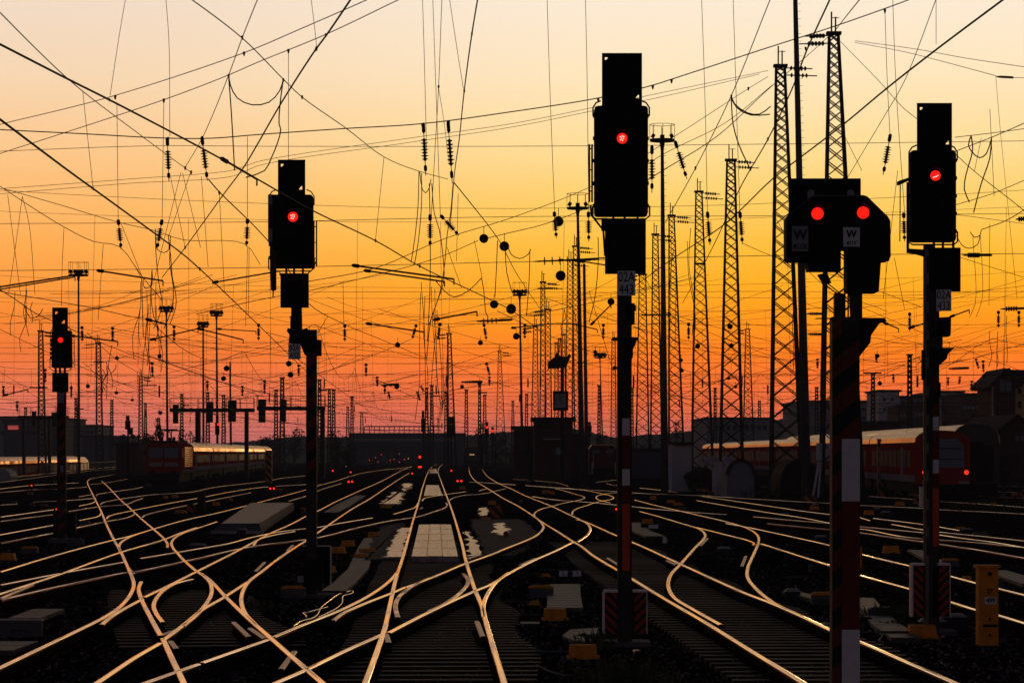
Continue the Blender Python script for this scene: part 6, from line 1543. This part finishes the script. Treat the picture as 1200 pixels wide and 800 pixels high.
b.build('louvre_panel', M['train_roof'], lc)
b = MB(); rbox(b, R1, .3, 16, wl/2+.003, wl/2+.018, .97, 1.18); b.build('pale_band', M['train_white'], lc)
b = MB(); rbox(b, R1, .9, 2.1, wl/2+.004, wl/2+.02, 2.25, 2.95); b.build('side_window', M['glass'], lc)
b = MB(); rbox(b, R1, .6, 15.5, -1.2, 1.2, .2, .95)
b.build('bogie', M['train_under'], lc)
b = MB()
for t in (3.2, 12.5):
    a = [R1.p(t,-.5,3.6), R1.p(t+1.3,-.3,4.1), R1.p(t+.2,-.5,4.55)]; c_ = [R1.p(t,.5,3.6), R1.p(t+1.3,.3,4.1), R1.p(t+.2,.5,4.55)]
    b.tube(a,.05,5); b.tube(c_,.05,5); b.bar(R1.p(t+.2,-.9,4.55), R1.p(t+.2,.9,4.55), .05)
    for u in (-.5,.5): b.bar(R1.p(t+2,u,3.6), R1.p(t+2,u,3.95), .12)
b.build('pantograph', M['steel_dark'], lc)
for i in range(7):
    carriage(T, R1, 16.6+26.4*i, 26.4, 2.85, 1.05, 2.75, 3.60, 1, detail=i < 2, winh=(1.75,2.45))
# right railcar
k = .0159; Y0 = 157.0; R2 = Rail((1108-600)*Y0/F, Y0, k, -.15)
T = thing('railcar_train', 'red railcar train with two red tail lights, standing behind the right signal', 'train', R2.p(0,0,0))
wr = 2.9
b = MB(); sd, roof = body_profile(wr, 1, 3.12, 3.78)
full = [(-wr/2,.85)]+[(u,z) for u,z in roof]+[(wr/2,.85)]
n = len(full)
def face(t, sc_, dz=0): return [R2.p(t, u*sc_, .85+(z-.85)*(1-dz)) for u, z in full]
rings = [face(0,.86,.05), face(.25,.93,.025), face(.8,.985,.01), face(1.5,1,0)]
vs = [v for r in rings for v in r]; fs = [list(range(n))[::-1], list(range(3*n,4*n))]
for q in range(3): fs += [[q*n+i, q*n+(i+1)%n, (q+1)*n+(i+1)%n, (q+1)*n+i] for i in range(n)]
b.add(vs, fs); nose = b.build('cab_end', M['train_red'], T, smooth=False)
b = MB(); extr(b, R2, -.04, -.005, [(-1.02,1.75),(1.02,1.75),(.98,3.0),(.62,3.32),(-.62,3.32),(-.98,3.0)]); b.build('windscreen', M['glass_blue'], nose)
b = MB(); extr(b, R2, -.055, -.042, [(-.85,2.75),(.85,2.75),(.85,2.83),(-.85,2.83)]); extr(b, R2, -.055, -.042, [(-.85,2.18),(.85,2.18),(.85,2.24),(-.85,2.24)]); b.build('screen_bar', M['mast'], nose)
for u in (-1.13,1.13):
    c_ = R2.p(.02,u,1.50); b = MB(); b.lathe(c_, -R2.d, [(0,.13),(.03,.12),(.05,.03)], 14); b.build('tail_light', M['lamp_small'], nose)
for u in (-1.0,1.0):
    b = MB(); rbox(b, R2, -.1, -.01, u-.28, u+.28, .88, 1.02); b.build('pale_bumper', M['train_white'], nose)
b = MB(); rbox(b, R2, -.05, 1.4, -1.05, 1.05, .25, .85); b.box(0,0.001,0,0.001,0,0.001) if False else None; b.build('coupler_housing', M['train_under'], nose)
b = MB(); o_=-wr/2; b.build('x', M['glass'], nose) if False else None
for i in range(9):
    L = 23.5 if i == 0 else 26.4; t0 = 1.5 if i == 0 else 1.5+23.5+26.4*(i-1)
    carriage(T, R2, t0, L, wr, .95, 3.12, 3.78, -1, detail=i < 3, winh=(1.75,2.7), doors=(.25,.75))
# dark double-deck tail coach behind it
Y0 = 176.0; R3 = Rail((1143.5-600)*Y0/F, Y0, k, -.15)
T = thing('tail_coach_train', 'dark rounded tail coach standing behind the red railcar, with a thin shining roof edge', 'train', R3.p(0,0,0))
for i in range(5):
    sdn = carriage(T, R3, 26.4*i, 26.4, 2.85, .7, 3.1, 4.3, -1, detail=False, winh=(2.0,2.7), deck2=None, red='train_red' if i else 'train_dark_red')if False else None
M['train_dark_red'] = mat('dark_maroon_paint', (.10,.012,.012), .5, 0, .3)  # darker maroon than the train red
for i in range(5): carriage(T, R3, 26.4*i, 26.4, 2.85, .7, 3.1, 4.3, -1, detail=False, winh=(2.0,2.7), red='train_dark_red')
b = MB(); sd, roof = body_profile(2.85, 1, 3.1, 4.3); fp = [(-1.42,.7)]+roof+[(1.42,.7)]
extr(b, R3, -.05, .19, fp); nf = b.build('coach_end', M['train_dark'], T)
b = MB(); rbox(b, R3, -.3, -.06, -.45, .45, 1.0, 3.2); b.build('gangway_frame', M['train_under'], nf)
b = MB(); q = [R3.p(-.06,u*1.005,z+.01) for u,z in roof]; b.tube(q, .035, 5); b.build('roof_edge', M['train_roof'], nf)
b = MB(); rbox(b, R3, -.07, .1, -1.3, 1.3, .2, .7); b.build('buffer_beam', M['train_under'], nf)
# sunken train at the far left
R4 = Rail(-63.5, 346, -.048, -2.0)
T = thing('siding_train', 'red coaches with a bright gleaming roof strip at the far left edge', 'train', R4.p(0,0,0))
for i in range(4): carriage(T, R4, 26.4*i, 26.4, 2.9, 1.0, 3.0, 3.85, 1, detail=False, winh=(1.8,2.6))
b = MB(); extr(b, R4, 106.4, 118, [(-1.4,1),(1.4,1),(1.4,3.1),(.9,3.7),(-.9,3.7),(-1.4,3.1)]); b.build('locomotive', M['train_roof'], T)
b = MB(); extr(b, R4, 105.8, 118.5, [(-1.3,.3),(1.45,.3),(1.45,2.9),(-1.3,2.9)]); b.build('locomotive_side', M['train_dark'], T)
# shunting engine in the middle
Y0 = 300.0; R5 = Rail((707.5-600)*Y0/F, Y0, .01, -.2)
T = thing('shunting_locomotive', 'dark red shunting engine with a bright cab roof edge left of the central signal mast', 'locomotive', R5.p(0,0,0))
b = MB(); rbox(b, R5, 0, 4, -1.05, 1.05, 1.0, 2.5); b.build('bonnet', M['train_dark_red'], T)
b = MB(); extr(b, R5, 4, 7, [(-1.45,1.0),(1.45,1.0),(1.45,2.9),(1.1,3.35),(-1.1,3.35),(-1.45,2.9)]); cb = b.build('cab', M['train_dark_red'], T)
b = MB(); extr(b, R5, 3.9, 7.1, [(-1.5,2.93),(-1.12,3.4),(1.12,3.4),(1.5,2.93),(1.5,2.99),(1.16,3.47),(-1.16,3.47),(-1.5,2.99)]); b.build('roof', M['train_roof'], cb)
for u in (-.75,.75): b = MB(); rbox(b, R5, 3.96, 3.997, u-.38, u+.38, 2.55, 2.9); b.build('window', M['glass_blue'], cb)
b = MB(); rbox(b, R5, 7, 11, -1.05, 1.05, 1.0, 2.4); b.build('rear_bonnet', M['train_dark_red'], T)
b = MB(); rbox(b, R5, -.3, 11.3, -1.4, 1.4, .35, 1.0); b.build('frame', M['train_under'], T)
for u in (-1.2,1.2): b = MB(); rbox(b, R5, -.34,-.31, u-.05,u+.05,.4,1.6); b.build('handrail', M['white'], T)
# far headlit train front in the middle
Y0 = 520; c = P(553,0,Y0)
R6 = Rail(c.x, Y0, -.01, .15)
T = thing('far_train', 'tiny far train front with a glowing rounded roof at the end of the curve', 'train', R6.p(0,0,0))
carriage(T, R6, 0, 26, 2.9, .9, 2.6, 3.3, 1, detail=False)
b = MB(); sd, roof = body_profile(2.9, 1, 2.6, 3.3); extr(b, R6, -.3, .19, [(-1.45,.9)]+roof+[(1.45,.9)]); nf = b.build('cab_end', M['train_dark'], T)
b = MB(); b.tube([R6.p(-.35,u,z+.03) for u,z in roof], .10, 5); b.build('roof_edge', M['train_roof'], nf)
for u in (-.3,.0,.3): b = MB(); b.lathe(R6.p(-.32,u,1.9), -R6.d, [(0,.10),(.03,.08)], 8); b.build('headlamp', M['lamp_warm'], nf)
# tank wagon end at the left edge, dark arched tank and stone arch hut at the right
Y = 262; c = P(2,0,Y); T = thing('tank_wagon', 'pale rounded tank end at the far left edge', 'wagon', (c.x, Y, GZ))
b = MB(); b.lathe((c.x, Y, 1.05-.9), (0,1,0), [(0,.3),(.05,.62),(.15,.78),(4,.78)], 18); b.build('tank', M['concrete'], T, smooth=False)
b = MB(); b.box(c.x-.6, c.x+.6, Y+.3, Y+4, GZ, -.35+.02); b.build('saddle', M['train_under'], T)
# ------------------------------------------------------------- buildings and background
def building(label, x0,x1,y0,Y,depth,wallm='wall_blue',name='building',cat='building',roof='flat',wins=(),winm='glass',yb=None,extra=None,group=None,ridge=None):
    A, B_ = P(x0,y0,Y), P(x1,0,Y); zb = GZ-2.2
    root = thing(name, label, cat, ((A.x+B_.x)/2, Y+depth/2, GZ), group)
    b = MB(); b.box(A.x, B_.x, Y, Y+depth, zb, A.z); w_ = b.build('wall', M[wallm], root)
    if roof == 'flat':
        b = MB(); b.box(A.x-.3, B_.x+.3, Y-.3, Y+depth+.3, A.z, A.z+.35); b.build('roof', M['roof_dark'], root)
    elif roof == 'gable':
        zr = P(0, ridge, Y).z; xm = (A.x+B_.x)/2; b = MB()
        b.prism([(A.x-.4, A.z-.05),(xm, zr),(B_.x+.4, A.z-.05),(B_.x+.4, A.z+.15),(xm, zr+.25),(A.x-.4, A.z+.15)], Y-.4, Y+depth+.4); b.build('roof', M['roof_dark'], root)
        b = MB(); b.prism([(A.x, A.z),(B_.x, A.z),(xm, zr-.05)], Y+.02, Y+depth-.02); b.build('gable', M[wallm], root)
    for (wx0,wx1,wy0,wy1) in wins:
        b = MB(); rect(b, wx0,wx1,wy0,wy1,Y,.05,-.06); b.build('window', M[winm], root)
    return root, A, B_
def winrow(x0,x1,y0,y1,n,gap=.35):
    r = []; w_ = (x1-x0)/n
    for i in range(n): r.append((x0+w_*(i+gap/2), x0+w_*(i+1-gap/2), y0, y1))
    return r
# left town
building('long low dark blue building at the far left edge', -30,24,489,700,30,'wall_grey',wins=winrow(-20,22,505,510,10))
root,A,B_ = building('dark block with a glowing pink hoarding at the far left', 4,46,493,640,25,'wall_blue',wins=winrow(24,44,505,509,5))
b = MB(); rect(b, 9.5,21.5,498.5,503,640,.2,-.25); b.build('hoarding', M['pink_sign'], root)
building('stepped dark building behind the far left signal', 44,78,491,660,30,'wall_blue',wins=winrow(46,76,500,504,8)+winrow(46,76,510,514,8))
building('building with rows of windows right of the far left signal', 77,112,499,690,30,'wall_grey',wins=winrow(79,110,505,508,7)+winrow(79,110,512,515,7))
building('small tower on the building right of the far left signal', 83,91,496.5,700,8,'wall_grey')
building('low dark shed left of the locomotive', 96,150,512,640,20,'wall_blue')
building('black container like hut left of the locomotive', 136,160,522,330,8,'train_under' if False else 'wall_dark')
# road bridge in the centre
Y = 640; A, B_ = P(409,507,Y), P(545,545,Y)
root = thing('road_bridge', 'long dark road bridge closing the yard in the distance with a glazed railing on top', 'bridge', ((A.x+B_.x)/2, Y, GZ))
zdk = P(0,526,Y).z
b = MB(); b.box(A.x, B_.x, Y, Y+14, zdk, A.z); b.build('deck', M['wall_blue'], root)
for px in (411,428,452,478,503,540):
    c = P(px,0,Y); b = MB(); b.box(c.x-1.0, c.x+1.0, Y+1, Y+12, GZ-.5, zdk-.003); b.build('pier', M['wall_blue'], root)
b = MB(); a_, e_ = P(426.5,500,Y), P(517,507,Y); b.box(a_.x, e_.x, Y+2, Y+2.3, a_.z, a_.z+.25); b.box(a_.x, e_.x, Y+2, Y+2.3, a_.z-.75, a_.z-.6)
x = a_.x
while x <= e_.x: b.box(x-.07, x+.07, Y+2.02, Y+2.28, e_.z, a_.z); x += 1.1
b.build('railing', M['steel_dark'], root)
b = MB(); b.box(A.x, B_.x, Y+30, Y+31, GZ-.5, zdk+.4); b.build('rear_wall', M['wall_blue'], root)
for i in range(12):
    b = MB(); c = P(414+10.5*i, 515, Y); b.box(c.x-.9, c.x+.9, Y-.06, Y-.01, c.z-.3, c.z+.3); b.build('panel', M['wall_grey'], root)
for i,(x,y,mk) in enumerate([(433,539,'lamp_small'),(447,532.5,'lamp_small'),(443,541,'pink_sign'),(457,539,'lamp_small'),(462,538,'pink_sign'),(468,541,'pink_sign'),(474,538,'lamp_small'),(478.5,537,'lamp_warm'),(405.5,546.3,'lamp_off2'),(468,531.5,'pink_sign'),(440,536,'pink_sign')]):
    if mk == 'lamp_off2':
        M['lamp_white'] = mat('lit_white_light',(.6,.6,.6),.3,emis=(.9,.95,1.0),estr=1.2); mk = 'lamp_white'
    Yl = 560; c = P(x,y,Yl); r_ = .7*Yl/F if mk != 'pink_sign' else .9*Yl/F
    T = thing('distant_lamp', ['lone red lamp low under the bridge at its left','red lamp high under the bridge','first pink glow under the bridge','middle red lamp under the bridge','second pink glow under the bridge','third pink glow under the bridge','right red lamp under the bridge','warm lamp under the bridge at its right','small white lamp left of the bridge','faint pink glow under the deck','faint pink glow at the left pier'][i], 'lamp', (c.x,Yl,min(GZ,c.z-1)), 'distant lamps under the bridge')
    b = MB(); b.lathe(c, (0,-1,0), [(0,r_*.7),(.1,r_*.6)], 10); b.build('lamp_lens', M[mk], T)
    b = MB(); b.bar((c.x,Yl+.1,min(GZ,c.z-1)-.2),(c.x,Yl+.1,c.z-r_*.7),.07,n=5); b.build('lamp_post', M['steel_dark'], T)
# signal box with sheds
root,A,B_ = building('dark brick signal box under the clock', 626,671,493,270,9,'wall_dark','signal_box','signal box',wins=())
b = MB(); rect(b, 651.5,660,525,532.5,270,.04,-.05); b.build('notice_board', M['plate_dim'], root)
b = MB(); rect(b, 636,661,513.5,515,270,.6,-.7); b.build('canopy', M['plate_dim'], root)
building('long low dark brick shed left of the signal box', 602,628,503,290,14,'wall_dark','shed','shed')
building('dark storage shed right of the signal box', 668,689,512,285,6,'wall_dark','shed','shed')
building('low black wall of sheds left of the grey hut', 728,784,529,300,12,'wall_blue','shed','shed')
# grey hut
Y = 196; A, B_ = P(780.5,520,Y), P(820,566,Y); xm = P(787.5,0,Y).x
root = thing('relay_hut', 'grey flat roofed hut with a pale left face beside the tall floodlight pole', 'hut', ((A.x+B_.x)/2, Y+1, GZ))
b = MB(); b.add([(A.x,Y+.6,GZ-.2),(xm,Y,GZ-.2),(P(812,0,Y).x,Y+1.5,GZ-.2),(P(805,0,Y).x,Y+3,GZ-.2),(A.x,Y+.6,A.z),(xm,Y,A.z),(P(812,0,Y).x,Y+1.5,A.z),(P(805,0,Y).x,Y+3,A.z)],[(0,3,2,1),(4,5,6,7),(0,1,5,4),(1,2,6,5),(2,3,7,6),(3,0,4,7)]); b.build('wall', M['wall_pale'], root)
b = MB(); b.box(A.x-.1, P(813,0,Y).x+.1, Y-.1, Y+3.1, A.z, A.z+.12); b.build('roof', M['steel_dark'], root)
for (x,y,lab) in ((752.5,532,'left of two warm lamps between the lattice masts'),(758.5,531.5,'right of two warm lamps between the lattice masts'),(771.8,536,'warm lamp low beside the tall floodlight pole')):
    Yl = 330; c = P(x,y,Yl); T = thing('distant_lamp', lab, 'lamp', (c.x,Yl,GZ), 'warm lamps in the middle distance')
    b = MB(); b.lathe(c, (0,-1,0), [(0,.10),(.08,.08)], 10); b.build('lamp_lens', M['lamp_warm'], T); b = MB(); b.bar((c.x,Yl+.1,GZ-.1),(c.x,Yl+.1,c.z-.1),.05,n=5); b.build('lamp_post', M['steel_dark'], T)
# stone arch hut, dark mound and tarpaulin
Y = 172; T = thing('arched_hut', 'pale arched stone end of a hut beside the lattice mast foot', 'hut', (P(868,0,Y).x, Y, GZ))
pts = [(852,584)]+[(868-16*math.cos(R(a)), 558-18*math.sin(R(a))) for a in range(0,181,15)]+[(884,584)]
b = MB(); b.prism([(P(x,y,Y).x,P(x,y,Y).z) for x,y in pts], Y, Y+5); b.build('hut_wall', M['wall_grey'], T)
b = MB(); b.tube([P(x,y-1,Y)+Vector((0,-.1,0)) for x,y in pts[1:-1]], .10, 6); b.build('arch_rim', M['wall_dark'], T)
Y = 176; T = thing('dark_tank', 'black rounded tank like mound right of the arched hut', 'tank', (P(937,0,Y).x, Y+3, GZ))
pts = [(915,590)]+[(938-23*math.cos(R(a)), 566-28*math.sin(R(a))) for a in range(0,181,12)]+[(961,590)]
b = MB(); b.prism([(P(x,y,Y).x,P(x,y,Y).z) for x,y in pts], Y, Y+7); b.build('tank_shell', M['train_under'], T)
b = MB(); b.tube([P(x,y,Y)+Vector((0,-.05,0)) for x,y in pts[1:-1]], .06, 6); b.build('end_rim', M['wall_dark'], T)
Y = 190; T = thing('bright_notice', 'bluish white notice board behind the tall lattice mast foot', 'sign', (P(911,0,Y).x, Y, GZ))
b = MB(); rect(b, 908,914.5,552,574,Y,.1,0); b.build('notice_panel', M['plate'], T)
b = MB(); c = P(911,0,Y); b.bar((c.x,Y+.15,GZ-.1),(c.x,Y+.15,P(0,552,Y).z),.05); b.build('support', M['steel_dark'], T)
Y = 182; b = MB(); rr = random.Random(4); c = P(842,541,Y)
for i in range(26):
    q = c+Vector((rr.uniform(-.75,.75), rr.uniform(-.3,.3), rr.uniform(-.2,.22)*(1 if i%3 else 1.6))); ux = Vector((rr.uniform(-1,1),rr.uniform(-1,1),rr.uniform(-.4,.6))).normalized(); uz = ux.orthogonal().normalized(); b.obox(q, ux, uz.cross(ux), uz, rr.uniform(.08,.3), rr.uniform(.05,.2), .02)
b.bar((c.x,Y,GZ),(c.x,Y,c.z),.4)
o = b.build('scrap_heap', M['wall_pale'], None, (c.x,Y,GZ)); tag(o, 'heap of pale crumpled sheets behind the big lattice masts', 'scrap heap')
# right side buildings
building('pale low industrial hall behind the big lattice masts', 828,905,491,520,40,'wall_grey',wins=winrow(836,900,498,504,9))
building('long distant hall between the tubular pole and the W signal', 940,1034,471,560,40,'wall_grey',wins=winrow(990,1028,478,482,6)+winrow(990,1028,488,492,6))
building('tall pale cornered block right of the W signal', 1030,1054,459,470,16,'wall_pale',wins=[(1035,1038,466,470),(1044,1047,466,470),(1035,1038,478,482)])
building('dark roofed block behind the right signal, with white graffiti band', 1052,1086,466,480,30,'wall_grey',wins=winrow(1056,1084,470,474,5))
b = building('long low dark building with pale patches behind the railcar', 1052,1096,477,430,12,'wall_dark',wins=winrow(1054,1092,483,488,9),winm='plate_dim')
building('white stepped industrial block right of the right signal', 1100,1129,460,470,30,'wall_pale',wins=winrow(1102,1127,464,467,6)+winrow(1102,1127,476,480,6))
building('long dark hall left of the gabled house', 1126,1168,463,450,30,'wall_dark',wins=[(1150,1156,467,480)]+winrow(1128,1148,476,479,4),winm='plate_dim')
T = thing('distant_lamp', 'bright white lamp on the block right of the right signal', 'lamp', P(1121.5,475,468).to_tuple()[:2]+(GZ,)); c = P(1121.5,475,468)
b = MB(); b.lathe(c, (0,-1,0), [(0,.17),(.15,.12)], 12); b.build('lamp_lens', M['lamp_white'], T); b = MB(); b.bar((c.x,468.1,GZ),(c.x,468.1,c.z),.08); b.build('lamp_post', M['steel_dark'], T)
# gabled house at the right edge: dark gable front, ochre side
Y = 235; T = thing('gabled_house', 'gabled house with dark pointed front and ochre side wall at the right edge', 'house', (P(1190,0,Y).x, Y+6, GZ))
g = [(1166,520),(1166,451),(1178,433.5),(1190,451),(1190,520)]
b = MB(); b.prism([(P(x,y,Y).x,P(x,y,Y).z) for x,y in g], Y, Y+9); b.build('wall', M['wall_dark'], T)
A = P(1190,451,Y); b = MB(); b.box(A.x+.01, A.x+8, Y+1.2, Y+9, GZ-1, A.z+.2); b.build('side_wall', M['wall_yellow'], T)
a1, a2, a3 = P(1165,451,Y), P(1178,432.5,Y), P(1191,452,Y)
b = MB(); b.prism([(a2.x-.05,a2.z),(a2.x+.3,a2.z+.1),(a3.x+.5,a3.z),(a3.x+.2,a3.z-.2)], Y-.3, Y+9.4); b.prism([(a1.x-.5,a1.z-.1),(a2.x,a2.z+.1),(a2.x,a2.z-.15),(a1.x-.3,a1.z-.3)], Y-.3, Y+9.4); rf = b.build('roof', M['roof_dark'], T)
b = MB(); b.add([(a2.x,Y+1,a2.z),(a2.x+10,Y+1,a2.z-.1),(a2.x+10,Y+1.2,A.z+.1),(A.x+.3,Y+.9,A.z+.1),(a2.x,Y+1.3,a2.z),(a2.x+10,Y+1.3,a2.z-.1),(a2.x+10,Y+1.5,A.z+.1),(A.x+.3,Y+1.2,A.z+.1)],[(0,1,2,3),(7,6,5,4),(0,4,5,1),(3,2,6,7),(1,5,6,2),(0,3,7,4)]); b.build('side_roof', M['roof_dark'], T)
for w_ in ((1172,1178,446,459),(1179,1185,446,459)):
    b = MB(); rect(b, *w_, Y, .05, -.06); b.build('window', M['glass_blue'], T)
for w_ in ((1193,1197,455,462),(1193,1197,470,478)):
    b = MB(); rect(b, *w_, Y+1.2, .05, -.05); b.build('window', M['glass'], T)
b = MB(); b.bar(P(1167,453,Y)+Vector((-.3,-.2,0)), P(1167,540,Y)+Vector((-.3,-.2,0)), .06); b.build('downpipe', M['wall_pale'], T)
building('dark gabled shed at the right edge beside the tail coach', 1172,1212,507,215,20,'wall_dark','shed','shed','gable',ridge=489,wins=[(1190,1194,510,516),(1196,1200,510,516)],winm='glass_blue')
building('low dark shed roof behind the tail coach', 1142,1180,492,240,14,'wall_blue','shed','shed')
building('dark shelter behind the railcar roof', 1008,1056,497,300,8,'wall_dark','shed','shed')
# fence at the left
Yf = 330; T = thing('metal_fence', 'pale metal railing fence along the far left tracks', 'fence', (P(132,0,Yf).x, Yf, GZ))
b = MB()
p0, p1 = Vector(((52-600)*300/F, 300, 0)), Vector(((150-600)*400/F, 400, 0))
b.bar(p0+Vector((0,0,1.15)), p1+Vector((0,0,1.3)), .05, n=4); b.bar(p0+Vector((0,0,.2)), p1+Vector((0,0,.3)), .05, n=4); b.build('rail', M['steel_gal'], T)
for i in range(26):
    q = p0.lerp(p1, i/25); b = MB(); b.bar(q+Vector((0,0,GZ-.1)), q+Vector((0,0,1.2)), .05, n=4); b.build('fence_post', M['steel_gal'], T)

# ------------------------------------------------------------- trees and far hills
def tree(label, x, ybase, ytop, wpx, Y, shape='round', m='leaf', n=900, group='dark trees around the yard'):
    s = Y/F; zb = GZ-1.0; zt = P(0,ytop,Y).z; c = P(x,0,Y); hgt = zt-GZ; wr_ = wpx*s/2
    T = thing('tree', label, 'tree', (c.x, Y, GZ), group); rr = random.Random(int(x*13+ytop))
    b = MB(); b.tube([Vector((c.x,Y,GZ-.3)), Vector((c.x+.1,Y,GZ+hgt*.4)), Vector((c.x,Y,GZ+hgt*.8))], hgt*.03+.05, 7, r2=.04)
    for k_ in range(6):
        a = rr.random()*6.28; z0 = GZ+hgt*rr.uniform(.2,.6); b.bar((c.x,Y,z0),(c.x+math.cos(a)*wr_*.7,Y+math.sin(a)*wr_*.7,z0+hgt*.2),hgt*.012+.02,.015,n=5)
    b.build('trunk', M['bark'], T)
    cl = []
    for k_ in range(16 if shape == 'round' else 22):
        if shape == 'round':
            a = rr.random()*6.28; r = wr_*rr.random()**.6*.75; z = GZ+hgt*rr.uniform(.22,.82); cl.append((c.x+math.cos(a)*r, Y+math.sin(a)*r, z, wr_*rr.uniform(.25,.45)))
        else:
            t = rr.random(); rad = wr_*(1-t)**.8*.85+.1; a = rr.random()*6.28; cl.append((c.x+math.cos(a)*rad*.6, Y+math.sin(a)*rad*.6, GZ+hgt*(.05+.88*t), rad*.5+.1))
    b = MB(); ls = max(.10, wr_*.06)
    for i in range(n):
        x_, y_, z_, r = cl[i % len(cl)]; v = Vector((rr.gauss(0,1), rr.gauss(0,1), rr.gauss(0,1))).normalized()*r*rr.uniform(.6,1.08)
        p = Vector((x_,y_,z_))+v; u = Vector((rr.gauss(0,1),rr.gauss(0,1),rr.gauss(0,1))).normalized(); q = u.orthogonal().normalized(); l = ls*rr.uniform(.6,1.5)
        b.add([p-u*l, p+q*l*.6, p+u*l, p-q*l*.6], [(0,1,2,3)])
    b.build('crown', M[m], T)
tree('narrow pointed dark tree behind the locomotive',187,540,474,20,330,'cone')
tree('low bushy tree left of the pointed one',176,545,497,22,335)
tree('small tree right of the small unlit signal',158,545,498,16,400)
tree('wispy tree behind the small unlit signal',143,545,500,12,420,m='leaf_far')
tree('far tree under the left signal bridge',223,540,500,36,480,m='leaf_far')
tree('dark tree right of the second signal mast',394,560,497,32,340)
tree('second dark tree right of the second signal mast',408,560,512,24,360)
tree('far trees behind the right signal bridge, left crown',318,540,507,38,520,m='leaf_far')
tree('far trees behind the right signal bridge, right crown',345,540,497,36,560,m='leaf_far')
tree('round dark tree right of the lone dark mast, upper crown',563,545,487,26,430)
tree('round dark tree right of the lone dark mast, right crown',580,548,499,28,400)
tree('dark tree left of the signal box',603,560,505,36,350)
tree('dark bush under the signal box gable',622,562,515,30,290)
tree('pale far tree behind the big lattice masts',793,530,482,14,600,m='leaf_far')
tree('far tree above the shunting engine',703,530,502,26,560,m='leaf_far')
tree('far tree left of the central signal mast',684,535,510,22,560,m='leaf_far')
tree('dark bush between the grey hut and the arched hut',832,575,545,34,190)
tree('dark bush beside the grey hut',812,572,550,22,192)
tree('bush at the right edge between sheds',1176,575,545,22,200)
# a line of distant woods on low hills
def ridge(label, pts, Y, m, name='hills'):
    b = MB(); rr = random.Random(int(Y)); xs_ = []; x = pts[0][0]
    while x <= pts[-1][0]:
        for (xa,ya),(xb,yb) in zip(pts, pts[1:]):
            if xa <= x <= xb: y = ya+(yb-ya)*(x-xa)/(xb-xa); break
        xs_.append((x, y+rr.uniform(-.8,.8))); x += 2.2
    n = len(xs_); vs = []
    for x, y in xs_:
        p = P(x,y,Y); vs += [Vector((p.x,Y-60,GZ-.5)), Vector((p.x,Y,p.z)), Vector((p.x,Y+140,GZ-.5))]
    fs = []
    for i in range(n-1): fs += [(3*i,3*i+3,3*i+4,3*i+1),(3*i+1,3*i+4,3*i+5,3*i+2)]
    b.add(vs, fs); o = b.build(name, M[m]); tag(o, label, kind='structure')
ridge('far wooded ridge closing the horizon', [(-460,500),(0,500),(120,511),(170,514),(230,522),(300,516),(345,511),(420,512),(545,510),(600,505),(660,500),(720,512),(800,506),(860,496),(960,487),(1060,490),(1130,492),(1200,489),(1640,488)], 1300, 'leaf_far')
ridge('nearer dark embankment below the wooded ridge', [(-300,528),(0,526),(200,527),(330,531),(420,533),(560,528),(620,522),(700,520),(800,522),(900,524),(1200,520),(1500,520)], 800, 'leaf_far', 'embankment')
# ------------------------------------------------------------- evening air
hz = bpy.data.materials.new('evening_haze'); hz.use_nodes = True; t_ = hz.node_tree; t_.nodes.clear()
ho = t_.nodes.new('ShaderNodeOutputMaterial'); hv = t_.nodes.new('ShaderNodeVolumePrincipled')
hv.inputs['Color'].default_value = (0.74, 0.80, 0.95, 1); hv.inputs['Density'].default_value = 0.00035; hv.inputs['Anisotropy'].default_value = 0.0
t_.links.new(hv.outputs[0], ho.inputs['Volume'])
b = MB(); b.box(-1180, 1180, -90, 1850, -4.5, 46); o = b.build('haze', hz); tag(o, 'thin evening haze lying over the whole railway yard', 'haze', kind='stuff')
